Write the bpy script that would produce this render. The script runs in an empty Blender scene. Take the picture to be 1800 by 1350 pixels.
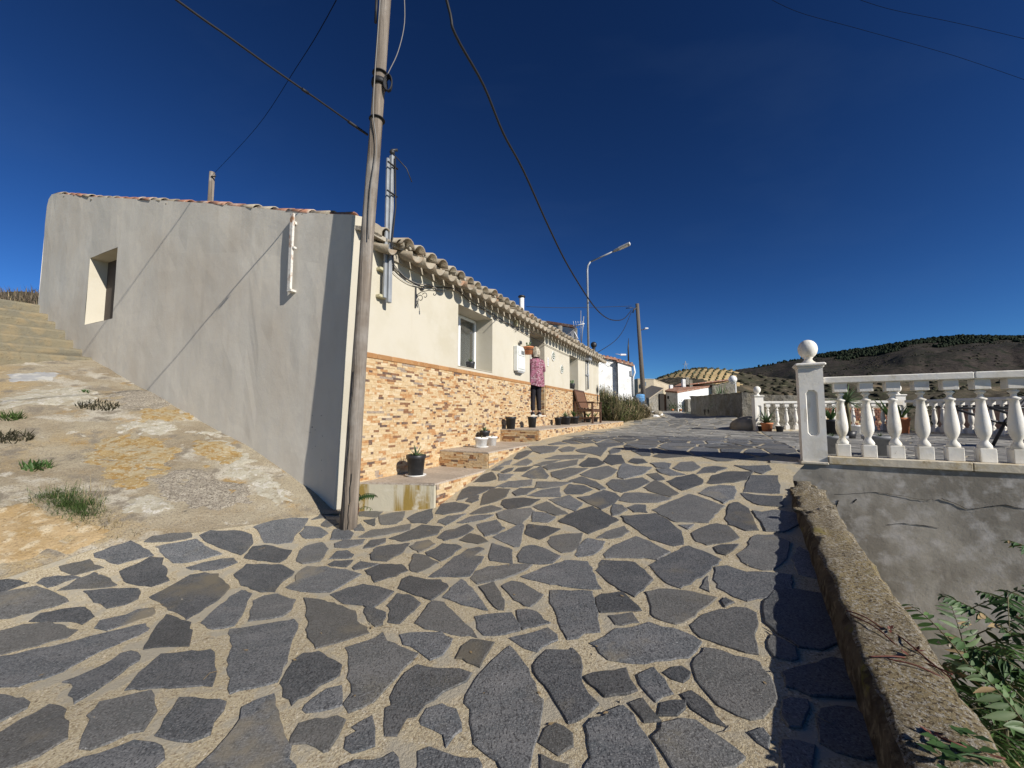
import bpy, bmesh, math, random
import numpy as np
from mathutils import Vector, Matrix, noise as mnoise

random.seed(7)
rng = np.random.RandomState(11)
SC = bpy.context.scene
COL = SC.collection

# ------------------------------------------------------------------ camera
PITCH = math.radians(4.3)
FPX = 690.0                                   # focal length in pixels of an 1800 px wide picture
cam_data = bpy.data.cameras.new('camera')
cam_data.sensor_width = 36.0
cam_data.lens = 36.0 * FPX / 1800.0
cam_data.clip_start = 0.05
cam_data.clip_end = 4000.0
cam = bpy.data.objects.new('camera', cam_data)
cam.location = (0, 0, 0)                      # heights below are measured from eye level
cam.rotation_euler = (math.radians(90) + PITCH, 0, 0)
COL.objects.link(cam)
SC.camera = cam

# ------------------------------------------------------------------ light
SUN_EL = math.radians(29.7)
SD = np.array([0.745, -0.667]); SD /= np.linalg.norm(SD)   # horizontal direction towards the sun
world = bpy.data.worlds.new('World')
SC.world = world
world.use_nodes = True
wn = world.node_tree
wn.nodes.clear()
wo = wn.nodes.new('ShaderNodeOutputWorld')
bg = wn.nodes.new('ShaderNodeBackground')
sky = wn.nodes.new('ShaderNodeTexSky')
sky.sky_type = 'NISHITA'
sky.sun_disc = False
sky.sun_elevation = SUN_EL
sky.sun_rotation = math.atan2(SD[0], SD[1])
sky.altitude = 1800
sky.air_density = 1.0
sky.dust_density = 0.15
sky.ozone_density = 3.0
gam = wn.nodes.new('ShaderNodeGamma'); gam.inputs[1].default_value = 1.55
tint = wn.nodes.new('ShaderNodeMixRGB'); tint.blend_type = 'MULTIPLY'; tint.inputs[0].default_value = 1.0
tint.inputs[2].default_value = (0.235, 0.385, 0.505, 1)
bg.inputs['Strength'].default_value = 0.05
wn.links.new(sky.outputs[0], gam.inputs[0])
wn.links.new(gam.outputs[0], tint.inputs[1])
# faint high cirrus streaks
tc = wn.nodes.new('ShaderNodeTexCoord'); mpg = wn.nodes.new('ShaderNodeMapping'); mpg.inputs['Rotation'].default_value = (0.2, 0.1, 0.5); mpg.inputs['Scale'].default_value = (1.2, 5.0, 7.0)
cn = wn.nodes.new('ShaderNodeTexNoise'); cn.inputs['Scale'].default_value = 1.3; cn.inputs['Detail'].default_value = 7
cr_ = wn.nodes.new('ShaderNodeMapRange'); cr_.inputs['From Min'].default_value = .52; cr_.inputs['From Max'].default_value = .80; cr_.inputs['To Max'].default_value = .04
cm = wn.nodes.new('ShaderNodeMixRGB'); cm.inputs[2].default_value = (2.2, 3.6, 6.0, 1)
wn.links.new(tc.outputs['Generated'], mpg.inputs[0]); wn.links.new(mpg.outputs[0], cn.inputs['Vector']); wn.links.new(cn.outputs['Fac'], cr_.inputs['Value'])
wn.links.new(cr_.outputs[0], cm.inputs[0]); wn.links.new(tint.outputs[0], cm.inputs[1])
wn.links.new(cm.outputs[0], bg.inputs['Color'])
wn.links.new(bg.outputs[0], wo.inputs['Surface'])

sun_data = bpy.data.lights.new('sun', 'SUN')
sun_data.energy = 4.9
sun_data.angle = math.radians(0.5)
sun_data.color = (1.0, 0.945, 0.86)
sun = bpy.data.objects.new('sun', sun_data)
sv = Vector((SD[0]*math.cos(SUN_EL), SD[1]*math.cos(SUN_EL), math.sin(SUN_EL)))
sun.rotation_euler = sv.to_track_quat('Z', 'Y').to_euler()
sun.location = sv*60
COL.objects.link(sun)

SC.view_settings.view_transform = 'Standard'
SC.view_settings.look = 'None'
SC.view_settings.exposure = 0.32
SC.view_settings.gamma = 1.0
SC.view_settings.use_curve_mapping = False
SC.render.engine = 'CYCLES'
SC.cycles.max_bounces = 6

# ------------------------------------------------------------------ frames of reference
def ray(px, py):
    rx = (px-900)/FPX; ry = -(py-675)/FPX
    return np.array([rx, math.cos(PITCH)-ry*math.sin(PITCH), ry*math.cos(PITCH)+math.sin(PITCH)])
def at_y(px, py, y):
    r = ray(px, py); return r*(y/r[1])
def proj(p):
    f = p[1]*math.cos(PITCH)+p[2]*math.sin(PITCH); u = -p[1]*math.sin(PITCH)+p[2]*math.cos(PITCH)
    if f < 0.05: return (-9999, 9999)
    return (900+FPX*p[0]/f, 675-FPX*u/f)
YA = math.radians(25.43)
UD = np.array([math.sin(YA), math.cos(YA)])       # along the house front, away from the camera
GD = np.array([-math.cos(YA), math.sin(YA)])      # into the house
HC = np.array([-1.8066, 4.4385])                  # near front corner of the house
def hw(p):
    """house frame (along front, into house, height) -> world"""
    return (HC[0]+p[0]*UD[0]+p[1]*GD[0], HC[1]+p[0]*UD[1]+p[1]*GD[1], p[2])
def fac(px, py, g=0.0):
    """where the line of sight meets the plane g of the house front"""
    r = ray(px, py)
    M_ = np.array([[UD[0], -r[0]], [UD[1], -r[1]]])
    s = np.linalg.solve(M_, -(HC+g*GD))
    return float(s[0]), float(s[1]*r[2])
def hpos(x, y):
    d = np.array([x, y])-HC
    return float(d@UD), float(d@GD)

# ------------------------------------------------------------------ lie of the land
ZT = -0.53                                        # level of the terrace on the right
PG = [(-1.0, -1.30), (0.11, -1.12), (0.39, -1.03), (0.95, -0.815), (1.69, -0.54), (3.2, -0.09),
      (4.78, 0.39), (7.06, 1.05), (9.6, 2.2), (12.0, 3.0)]
def prof(g):
    return float(np.interp(g, [a for a, b in PG], [b for a, b in PG]))
cps = []
for g in (0.11, 0.39, 0.95, 1.69, 3.2, 4.78, 5.9, 7.06):
    for h in (0.0, 1.5, 3.0):
        if h > 0 and g < 0.9: continue
        x, y, _ = hw((-h, g, 0)); cps.append((x, y, prof(g)-0.2*h))
cps += [(1.265, 1.45, -1.09), (2.05, 2.8, -0.93), (2.65, 3.85, -0.76), (3.1, 4.35, -0.60), (3.3, 4.62, -0.545),
        (5.2, 8.1, -0.53), (7.4, 12.0, -0.53), (9.3, 16.0, -0.07), (6.5, 15.0, -0.39), (8.3, 19.0, -0.22),
        (10.4, 24.0, 0.0), (6.3, 18.0, -0.22), (12.5, 24, 0.1), (14, 32, 0.2), (8, 26, 0.0), (16, 40, 0.3), (10, 40, 0.3),
        (7.0, 21.0, -0.1),
        (-1.96, 1.6, -1.35), (0, 1.5, -1.235), (0, 0, -1.33), (0, -3, -1.5), (-4, -2, -1.55), (-1.72, 4.18, -1.15),
        (0.4, 0, -1.22), (-0.5, -1.5, -1.35), (-6, -1, -1.3), (-9, 2, -0.6)]
for u_, v_, z_ in ((0.42, .84, -1.05), (1.66, .84, -.765), (3.62, .82, -.507), (12.7, .85, -.43), (8, .85, -.47), (8, 3.5, -.49),
                   (0.1, 0.05, -1.11), (1.66, 0, -.80), (3.7, 0, -.56), (12.2, 0, -.42)):
    x, y, _ = hw((u_, -v_, 0)); cps.append((x, y, z_))
cps = np.array(cps)
def tps(r2): return np.where(r2 > 1e-12, 0.5*r2*np.log(np.maximum(r2, 1e-12)), 0.0)
_n = len(cps)
_K = tps(((cps[:, None, :2]-cps[None, :, :2])**2).sum(-1)) + np.eye(_n)*0.05
_P = np.c_[np.ones(_n), cps[:, :2]]
_A = np.block([[_K, _P], [_P.T, np.zeros((3, 3))]])
_w = np.linalg.solve(_A, np.r_[cps[:, 2], 0, 0, 0])
def HN(xy):
    xy = np.atleast_2d(np.asarray(xy, float))
    k = tps(((xy[:, None, :]-cps[None, :, :2])**2).sum(-1))
    return k@_w[:_n] + np.c_[np.ones(len(xy)), xy]@_w[_n:]
def H(x, y): return float(HN([[x, y]])[0])
def on_ground(px, py, far=60.0):
    """march the line of sight down to the ground"""
    r = ray(px, py)
    ks = np.geomspace(0.6, far, 260)
    d = r[2]*ks - HN(np.c_[r[0]*ks, r[1]*ks])
    idx = np.where((d[:-1] > 0) & (d[1:] <= 0))[0]
    if len(idx) == 0: return None
    a, b = ks[idx[0]], ks[idx[0]+1]
    for _ in range(18):
        m = 0.5*(a+b)
        if r[2]*m - H(r[0]*m, r[1]*m) > 0: a = m
        else: b = m
    return (r[0]*a, r[1]*a, r[2]*a)
def on_grounds(pts):
    R = np.array([ray(a, b) for a, b in pts])
    a = np.full(len(R), 0.5); b = np.full(len(R), 60.0); done = np.zeros(len(R), bool)
    for k in np.geomspace(0.6, 60, 200):
        d = R[:, 2]*k - HN(R[:, :2]*k)
        hit = (d <= 0) & ~done
        b[hit] = k; done |= hit
        a[~done] = k
    for _ in range(14):
        m = 0.5*(a+b); d = R[:, 2]*m - HN(R[:, :2]*m[:, None])
        a = np.where(d > 0, m, a); b = np.where(d > 0, b, m)
    return R*a[:, None], done

# ------------------------------------------------------------------ mesh helpers
class MB:
    def __init__(s, T=None):
        s.v = []; s.f = []; s.m = []; s.sm = []; s.T = T
    def add(s, vs, fs, mi=0, smooth=False):
        b = len(s.v)
        if s.T: vs = [s.T(v) for v in vs]
        s.v += [tuple(v) for v in vs]
        for f in fs:
            s.f.append(tuple(b+i for i in f)); s.m.append(mi); s.sm.append(smooth)
    def box(s, x0, x1, y0, y1, z0, z1, mi=0, R=None):
        vs = [(x, y, z) for z in (z0, z1) for y in (y0, y1) for x in (x0, x1)]
        if R is not None:
            c = Vector(((x0+x1)/2, (y0+y1)/2, (z0+z1)/2)); vs = [tuple(R@(Vector(v)-c)+c) for v in vs]
        s.add(vs, [(0, 2, 3, 1), (4, 5, 7, 6), (0, 1, 5, 4), (2, 6, 7, 3), (0, 4, 6, 2), (1, 3, 7, 5)], mi)
    def bbox(s, x0, x1, y0, y1, z0, z1, b=0.004, mi=0):
        """box with chamfered vertical and top edges"""
        def ring(z, i): return [(x0+i, y0+b, z), (x0+b, y0+i, z), (x1-b, y0+i, z), (x1-i, y0+b, z), (x1-i, y1-b, z), (x1-b, y1-i, z), (x0+b, y1-i, z), (x0+i, y1-b, z)]
        def ring(z, i):
            j = b+i
            return [(x0+i, y0+j, z), (x0+j, y0+i, z), (x1-j, y0+i, z), (x1-i, y0+j, z), (x1-i, y1-j, z), (x1-j, y1-i, z), (x0+j, y1-i, z), (x0+i, y1-j, z)]
        vs = ring(z0+b, 0) + ring(z1-b, 0) + ring(z1, b) + ring(z0, b)
        fs = []
        for a, c in ((0, 8), (8, 16), (24, 0)):
            for i in range(8):
                k = (i+1) % 8; fs.append((a+i, a+k, c+k, c+i))
        fs.append(tuple(range(16, 24))); fs.append(tuple(reversed(range(24, 32))))
        s.add(vs, fs, mi)
    def prism(s, poly, z0, z1, mi=0):
        """poly: list of (x, y); z0/z1 numbers or lists"""
        n = len(poly)
        a = z0 if hasattr(z0, '__len__') else [z0]*n
        b = z1 if hasattr(z1, '__len__') else [z1]*n
        vs = [(p[0], p[1], a[i]) for i, p in enumerate(poly)] + [(p[0], p[1], b[i]) for i, p in enumerate(poly)]
        fs = [tuple(reversed(range(n))), tuple(range(n, 2*n))]
        for i in range(n):
            k = (i+1) % n; fs.append((i, k, n+k, n+i))
        s.add(vs, fs, mi)
    def tube(s, pts, r, seg=8, mi=0, cap=True, smooth=True):
        pts = [Vector(p) for p in pts]; n = len(pts)
        rr = r if hasattr(r, '__len__') else [r]*n
        up = None; vs = []
        for i, p in enumerate(pts):
            t = (pts[min(i+1, n-1)]-pts[max(i-1, 0)]).normalized()
            if up is None:
                a = Vector((0, 0, 1)) if abs(t.z) < 0.9 else Vector((1, 0, 0))
                up = (a-t*a.dot(t)).normalized()
            else:
                up = (up-t*up.dot(t))
                up = up.normalized() if up.length > 1e-6 else Vector((1, 0, 0))
            sd = t.cross(up)
            for k in range(seg):
                an = 2*math.pi*k/seg
                vs.append(p+up*(rr[i]*math.cos(an))+sd*(rr[i]*math.sin(an)))
        fs = []
        for i in range(n-1):
            for k in range(seg):
                q = (k+1) % seg
                fs.append((i*seg+k, i*seg+q, (i+1)*seg+q, (i+1)*seg+k))
        s.add(vs, fs, mi, smooth)
        if cap:
            b = len(s.v)-len(vs)
            for ring in (tuple(b+k for k in reversed(range(seg))), tuple(b+(n-1)*seg+k for k in range(seg))):
                s.f.append(ring); s.m.append(mi); s.sm.append(False)
    def lathe(s, prof_, seg=20, c=(0, 0, 0), mi=0, smooth=True, caps=True, rot=0.0, sx=1.0, sy=1.0):
        vs = []
        for (r, z) in prof_:
            for k in range(seg):
                an = 2*math.pi*k/seg+rot
                vs.append((c[0]+r*math.cos(an)*sx, c[1]+r*math.sin(an)*sy, c[2]+z))
        fs = []; n = len(prof_)
        for i in range(n-1):
            for k in range(seg):
                q = (k+1) % seg; fs.append((i*seg+k, i*seg+q, (i+1)*seg+q, (i+1)*seg+k))
        s.add(vs, fs, mi, smooth)
        if caps:
            b = len(s.v)-len(vs)
            s.f.append(tuple(b+k for k in reversed(range(seg)))); s.m.append(mi); s.sm.append(False)
            s.f.append(tuple(b+(n-1)*seg+k for k in range(seg))); s.m.append(mi); s.sm.append(False)
    def sphere(s, c, r, seg=16, rings=10, mi=0, sc=(1, 1, 1)):
        p = [(max(1e-4, r*math.sin(math.pi*i/rings)), -r*math.cos(math.pi*i/rings)*sc[2]) for i in range(rings+1)]
        s.lathe(p, seg, c, mi, True, False, sx=sc[0], sy=sc[1])
    def grid(s, rows, mi=0, smooth=True, fm=None):
        """rows: list of equal-length lists of points"""
        n = len(rows); m = len(rows[0]); b = len(s.v)
        for r_ in rows:
            for p in r_: s.v.append(tuple(s.T(p)) if s.T else tuple(p))
        for i in range(n-1):
            for j in range(m-1):
                s.f.append((b+i*m+j, b+i*m+j+1, b+(i+1)*m+j+1, b+(i+1)*m+j))
                s.m.append(fm(i, j) if fm else mi); s.sm.append(smooth)
    def blade(s, p0, p1, w, mi=0, bend=0.0, side=None):
        """a leaf: four-sided blade with a fold"""
        p0 = Vector(p0); p1 = Vector(p1); d = p1-p0
        sd = side if side is not None else d.cross(Vector((0, 0, 1)))
        if sd.length < 1e-6: sd = Vector((1, 0, 0))
        sd = sd.normalized()*w*0.5
        m = p0+d*0.42+Vector((0, 0, bend))
        s.add([p0, m-sd, p1, m+sd], [(0, 1, 2), (0, 2, 3)], mi)
    def build(s, name, mats, parent=None, **props):
        me = bpy.data.meshes.new(name)
        off = Vector((0, 0, 0))
        if parent is not None:
            q = parent
            while q is not None: off += q.location; q = q.parent
        vs = s.v
        if off.length > 0: vs = [(v[0]-off.x, v[1]-off.y, v[2]-off.z) for v in s.v]
        me.from_pydata(vs, [], s.f)
        if not isinstance(mats, (list, tuple)): mats = [mats]
        for m in mats: me.materials.append(m)
        me.polygons.foreach_set('material_index', s.m)
        me.polygons.foreach_set('use_smooth', s.sm)
        me.update()
        o = bpy.data.objects.new(name, me)
        COL.objects.link(o)
        if parent is not None: o.parent = parent
        for k, v in props.items(): o[k] = v
        return o
def tag(o, label=None, category=None, group=None, kind=None):
    if label: o['label'] = label
    if category: o['category'] = category
    if group: o['group'] = group
    if kind: o['kind'] = kind
    return o
def thing(name, loc, label, category, group=None, rz=0.0):
    o = bpy.data.objects.new(name, None); o.location = loc; o.rotation_euler = (0, 0, rz)
    o.empty_display_size = 0.2
    COL.objects.link(o)
    return tag(o, label, category, group)
def copy_tree(o, parent=None):
    c = o.copy(); COL.objects.link(c)
    if parent is not None: c.parent = parent
    for ch in list(o.children): copy_tree(ch, c)
    return c
def recalc(o):
    bm = bmesh.new(); bm.from_mesh(o.data); bmesh.ops.recalc_face_normals(bm, faces=bm.faces); bm.to_mesh(o.data); bm.free()
    return o
# house-frame rotation for copied pieces
HROT = math.atan2(UD[1], UD[0])

# ------------------------------------------------------------------ materials
MATS = {}
def mat(name, base, layers=(), rough=0.85, bumps=(), spec=0.25, orand=0.0, hueobj=0.0, metal=0.0, trans=0.0, attr=None, island=0.0, emit=None, coat=0.0):
    """layers: (colour, scale, lo, hi, stretch, detail) mixed over the base by noise; bumps: (scale, strength, distance, stretch)"""
    m = bpy.data.materials.new(name); m.use_nodes = True
    nt = m.node_tree; N = nt.nodes; L = nt.links
    b = N['Principled BSDF']
    b.inputs['Roughness'].default_value = rough
    b.inputs['Specular IOR Level'].default_value = spec
    b.inputs['Metallic'].default_value = metal
    geo = N.new('ShaderNodeNewGeometry')
    cur = N.new('ShaderNodeRGB'); cur.outputs[0].default_value = (*base, 1)
    out = cur.outputs[0]
    info = None
    pos = geo.outputs['Position']
    if orand > 0:
        info = N.new('ShaderNodeObjectInfo')
        mul = N.new('ShaderNodeVectorMath'); mul.operation = 'MULTIPLY_ADD'
        mul.inputs[1].default_value = (37.0, 19.0, 11.0)
        cmb = N.new('ShaderNodeCombineXYZ')
        for i in range(3): L.new(info.outputs['Random'], cmb.inputs[i])
        L.new(cmb.outputs[0], mul.inputs[0]); L.new(pos, mul.inputs[2])
        pos = mul.outputs[0]
    def noise_of(scale, stretch, detail=5.0, rgh=0.6):
        src = pos
        if stretch != (1, 1, 1):
            mp = N.new('ShaderNodeMapping'); mp.inputs['Scale'].default_value = stretch
            L.new(src, mp.inputs[0]); src = mp.outputs[0]
        n = N.new('ShaderNodeTexNoise'); n.inputs['Scale'].default_value = scale
        n.inputs['Detail'].default_value = detail; n.inputs['Roughness'].default_value = rgh
        L.new(src, n.inputs['Vector'])
        return n.outputs['Fac']
    for ly in layers:
        col, sc_, lo, hi = ly[:4]
        st = ly[4] if len(ly) > 4 else (1, 1, 1)
        det = ly[5] if len(ly) > 5 else 5.0
        f = noise_of(sc_, st, det)
        mr = N.new('ShaderNodeMapRange'); mr.inputs['From Min'].default_value = lo; mr.inputs['From Max'].default_value = hi
        L.new(f, mr.inputs['Value'])
        mx = N.new('ShaderNodeMixRGB'); mx.inputs[2].default_value = (*col, 1)
        L.new(mr.outputs[0], mx.inputs[0]); L.new(out, mx.inputs[1]); out = mx.outputs[0]
    if orand > 0:
        hs = N.new('ShaderNodeHueSaturation')
        mr = N.new('ShaderNodeMapRange'); mr.inputs['To Min'].default_value = 1-orand; mr.inputs['To Max'].default_value = 1+orand
        L.new(info.outputs['Random'], mr.inputs['Value']); L.new(mr.outputs[0], hs.inputs['Value'])
        L.new(out, hs.inputs['Color']); out = hs.outputs[0]
        if hueobj > 0:
            wn_ = N.new('ShaderNodeTexWhiteNoise'); wn_.noise_dimensions = '1D'; L.new(info.outputs['Random'], wn_.inputs['W'])
            mr = N.new('ShaderNodeMapRange'); mr.inputs['From Min'].default_value = .55; mr.inputs['From Max'].default_value = 1; L.new(wn_.outputs['Value'], mr.inputs['Value'])
            ml = N.new('ShaderNodeMath'); ml.operation = 'MULTIPLY'; ml.inputs[1].default_value = hueobj; L.new(mr.outputs[0], ml.inputs[0])
            mx = N.new('ShaderNodeMixRGB'); mx.inputs[2].default_value = (.17, .15, .11, 1); L.new(ml.outputs[0], mx.inputs[0]); L.new(out, mx.inputs[1]); out = mx.outputs[0]
    if island > 0:
        hs = N.new('ShaderNodeHueSaturation')
        mr = N.new('ShaderNodeMapRange'); mr.inputs['To Min'].default_value = 1-island; mr.inputs['To Max'].default_value = 1+island
        L.new(geo.outputs['Random Per Island'], mr.inputs['Value']); L.new(mr.outputs[0], hs.inputs['Value'])
        L.new(out, hs.inputs['Color']); out = hs.outputs[0]
    L.new(out, b.inputs['Base Color'])
    prev = None
    for bp in bumps:
        f = noise_of(bp[0], bp[3] if len(bp) > 3 else (1, 1, 1), 6.0, 0.65)
        bn = N.new('ShaderNodeBump'); bn.inputs['Strength'].default_value = bp[1]; bn.inputs['Distance'].default_value = bp[2]
        if len(bp) > 4:
            sn = N.new('ShaderNodeMath'); sn.operation = 'SNAP'; sn.inputs[1].default_value = 1.0/bp[4]/2; L.new(f, sn.inputs[0]); f = sn.outputs[0]
        L.new(f, bn.inputs['Height'])
        if prev: L.new(prev, bn.inputs['Normal'])
        prev = bn.outputs[0]
    if prev: L.new(prev, b.inputs['Normal'])
    if trans > 0:
        tb = N.new('ShaderNodeBsdfTranslucent'); L.new(out, tb.inputs['Color'])
        mx = N.new('ShaderNodeMixShader'); mx.inputs[0].default_value = trans
        L.new(b.outputs[0], mx.inputs[1]); L.new(tb.outputs[0], mx.inputs[2])
        L.new(mx.outputs[0], N['Material Output'].inputs['Surface'])
    MATS[name] = m
    return m
V = (1, 1, .12)
mat('mortar', (.50, .43, .295), [((.41, .345, .225), 3, .45, .7), ((.53, .47, .36), 9, .5, .75), ((.30, .25, .18), 30, .6, .8), ((.47, .40, .27), 1.1, .5, .7), ((.30,.24,.16), 95, .50, .60), ((.66,.60,.48), 110, .57, .66), ((.18,.14,.09), 42, .62, .70), ((.40, .36, .28), 5, .52, .60, (1, 1, 1), 10)],
    .95, [(10, .15, .03), (70, .9, .008), (240, .8, .004)], .1)
mat('slate', (.086, .094, .099), [((.125, .127, .13), 5, .42, .7, (1, 3, 1)), ((.15, .135, .10), 2.2, .58, .72), ((.058, .059, .063), 14, .5, .75, (3, 1, 1)), ((.145,.145,.145), 3.2, .50, .66, (1, 2, 1)), ((.19,.19,.19), 85, .50, .60, (1, 2.2, 1)), ((.035,.036,.04), 75, .52, .62, (2, 1, 1)), ((.19, .165, .12), 1.3, .60, .70), ((.50, .50, .49), 62, .70, .74)],
    .6, [(7, .12, .02, (1, 4, 1)), (38, .5, .006, (2.5, 1, 1)), (130, .9, .004), (320, .7, .002), (4.5, .55, .010, (1, 3.2, 1), 7)], .5, orand=.38, hueobj=.3)
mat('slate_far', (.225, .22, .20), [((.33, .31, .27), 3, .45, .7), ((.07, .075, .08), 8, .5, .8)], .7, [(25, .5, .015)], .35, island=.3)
mat('slab', (.36, .31, .22), [((.26, .21, .14), 1.6, .42, .62), ((.38, .29, .16), .8, .50, .62, (1, 1, 1), 12), ((.46, .42, .34), 1.1, .53, .60, (1, 1.6, 1), 12), ((.34, .23, .10), 2.2, .58, .66, (1, 1, 1), 12), ((.22, .19, .145), 3, .54, .62, (1, 1, 1), 12), ((.50, .46, .38), 4, .62, .67, (1, 1, 1), 12), ((.17, .14, .11), 70, .52, .68), ((.50, .46, .38), 110, .58, .70)],
    .95, [(2.5, .3, .10), (14, .5, .03), (60, .9, .012), (200, .9, .005)], .1)
mat('steps_concrete', (.215, .188, .128), [((.18, .165, .125), 2, .45, .60), ((.26, .21, .13), 5, .5, .65), ((.13, .115, .08), 20, .58, .75)],
    .95, [(5, .5, .06), (40, .6, .012), (160, .5, .004)], .1)
mat('cement_render', (.62, .575, .49), [((.53, .50, .435), 1.0, .42, .66, (1, 1, .5)), ((.64, .605, .53), 1.7, .5, .72, V), ((.50, .455, .385), 3.0, .56, .78, (1, 1, .2)), ((.57, .535, .47), 7, .45, .7), ((.53, .47, .385), .45, .5, .70)],
    .93, [(1.2, .10, .10), (5, .10, .02), (35, .15, .004), (150, .2, .002)], .12)
mat('cream_paint', (.52, .482, .395), [((.47, .43, .335), 1.3, .42, .7), ((.52, .485, .405), 4, .5, .75), ((.44, .385, .28), 2.2, .62, .8, V)],
    .9, [(2, .15, .03), (30, .25, .006), (140, .3, .002)], .15)
mat('stained_plaster', (.46, .42, .32), [((.26, .18, .05), 3.2, .49, .56, (1, 1, .12)), ((.56, .52, .43), 5, .55, .7), ((.20, .18, .12), 9, .56, .7, V)], .9, [(20, .4, .01), (90, .3, .004)], .15)
mat('roof_tile', (.31, .265, .20), [((.34, .31, .25), 7, .45, .65), ((.25, .18, .12), 4, .52, .7), ((.40, .22, .13), 3, .60, .72), ((.17, .15, .12), 18, .58, .75), ((.52, .49, .43), 6, .66, .76)],
    .93, [(12, .5, .02), (70, .5, .006)], .12, orand=.18)
mat('roof_tile_red', (.34, .17, .11), [((.44, .36, .29), 5, .5, .65), ((.20, .12, .09), 8, .5, .7), ((.62, .58, .5), 4, .64, .74)], .93, [(12, .5, .02), (70, .5, .006)], .12, orand=.2)
mat('roof_mortar', (.42, .38, .31), [((.28, .25, .20), 9, .45, .7)], .95, [(20, .6, .03), (90, .5, .006)], .1)
mat('tar', (.05, .05, .052), [((.12, .115, .11), 7, .5, .7)], .8, [(20, .5, .015)], .2)
mat('terracotta_trim', (.36, .19, .075), [((.30, .14, .05), 5, .45, .7), ((.44, .27, .13), 12, .55, .75)], .55, [(30, .3, .004)], .4, orand=.12)
PAL = [((.74, .60, .38), (.62, .45, .25)), ((.66, .50, .29), (.74, .62, .42)), ((.60, .39, .20), (.70, .52, .30)), ((.50, .26, .11), (.62, .40, .20)),
       ((.25, .125, .065), (.36, .22, .13)), ((.13, .095, .085), (.28, .18, .12)), ((.34, .29, .25), (.52, .42, .31)), ((.80, .69, .49), (.70, .55, .34))]
PALW = [.24, .22, .15, .10, .07, .06, .05, .11]
PAL = [(tuple(c*f for c, f in zip(a, (.74, .70, .66))), tuple(c*f for c, f in zip(b_, (.74, .70, .66)))) for a, b_ in PAL]
STRIP = [mat('ledge_stone_%d' % i, a, [(b_, 22, .42, .62, (1, 1, 2.5)), (tuple(c*.6 for c in a), 45, .6, .75)], .6, [(40, .5, .006), (130, .4, .003)], .35) for i, (a, b_) in enumerate(PAL)]
mat('grout', (.44, .33, .20), [((.34, .24, .14), 30, .45, .7)], .9, [(60, .4, .004)], .2)
mat('floor_tile', (.42, .36, .295), [((.30, .245, .19), 35, .45, .6, (1, 2.2, 1)), ((.50, .44, .37), 60, .55, .7), ((.25, .20, .16), 12, .6, .75)], .6, [(60, .3, .003)], .35, orand=.1)
mat('floor_tile_edge', (.66, .60, .50), [((.55, .48, .38), 20, .5, .7)], .7, [(60, .3, .003)], .3)
mat('pole_wood', (.245, .21, .175), [((.13, .105, .082), 3.5, .45, .65, (1.6, 1.6, .05)), ((.36, .30, .24), 14, .5, .72, (1.6, 1.6, .04)), ((.11, .09, .075), 40, .60, .74, (1.4, 1.4, .03)), ((.36, .34, .31), 1.0, .5, .7), ((.12, .08, .05), 7, .70, .76)],
    .9, [(26, .9, .02, (1.5, 1.5, .03)), (110, .7, .006, (1.2, 1.2, .05))], .2)
mat('pole_wood_dark', (.13, .115, .10), [((.09, .07, .055), 10, .5, .7, (1.5, 1.5, .1))], .9, [(40, .5, .01, (1.5, 1.5, .1))], .2)
mat('galvanised', (.28, .295, .31), [((.36, .375, .385), 10, .45, .7), ((.34, .36, .38), 3, .55, .7)], .5, [(60, .15, .002)], .5, metal=.2)
mat('rusty_white', (.62, .60, .55), [((.28, .15, .08), 10, .55, .64, (1, 1, .5)), ((.45, .42, .38), 30, .5, .7)], .8, [(60, .4, .003)], .3)
mat('black_rubber', (.018, .018, .02), (), .6, [(80, .2, .002)], .3)
mat('grey_cable', (.20, .19, .175), (), .6, (), .3)
mat('white_cable', (.62, .60, .54), (), .6, (), .3)
mat('black_plastic', (.022, .023, .026), [((.05, .05, .052), 12, .5, .75)], .42, (), .4)
mat('white_plastic', (.78, .78, .76), [((.66, .65, .61), 14, .5, .7)], .45, (), .4)
mat('grey_plastic', (.30, .31, .32), [((.22, .23, .24), 12, .5, .7)], .5, (), .4)
mat('terracotta', (.52, .20, .09), [((.42, .15, .07), 14, .5, .7), ((.60, .34, .2), 9, .6, .74)], .8, [(60, .3, .003)], .25)
mat('soil', (.05, .038, .028), [((.09, .07, .05), 60, .5, .7)], 1, [(60, .8, .01)], .1)
mat('white_frame', (.80, .80, .78), (), .4, (), .45)
mat('curtain', (.66, .66, .64), [((.55, .55, .54), 9, .45, .7, (1, 1, .05))], .9, (), .1)
g_ = mat('window_glass', (.03, .035, .04), (), .04, (), .8)
_nt = g_.node_tree; _tr = _nt.nodes.new('ShaderNodeBsdfTransparent'); _gl = _nt.nodes.new('ShaderNodeBsdfGlossy'); _gl.inputs['Roughness'].default_value = .02
_mx = _nt.nodes.new('ShaderNodeMixShader'); _mx.inputs[0].default_value = .35
_tr.inputs[0].default_value = (.62, .66, .68, 1)
_nt.links.new(_tr.outputs[0], _mx.inputs[1]); _nt.links.new(_gl.outputs[0], _mx.inputs[2]); _nt.links.new(_mx.outputs[0], _nt.nodes['Material Output'].inputs['Surface'])
mat('door_wood', (.14, .07, .035), [((.09, .045, .02), 12, .45, .65, (1, 1, .08))], .5, [(40, .3, .004, (1, 1, .1))], .4)
mat('bench_wood', (.10, .052, .03), [((.06, .03, .018), 20, .45, .7, (1, 1, .2))], .5, [(60, .3, .003)], .4)
mat('wicker', (.17, .085, .045), [((.10, .05, .028), 90, .45, .6)], .65, [(140, .8, .006)], .3)
mat('wrought_iron', (.03, .03, .032), (), .5, (), .4)
mat('meter_box', (.66, .67, .64), [((.56, .57, .54), 6, .5, .7)], .5, (), .35)
mat('meter_window', (.16, .18, .19), (), .15, (), .5)
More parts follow.
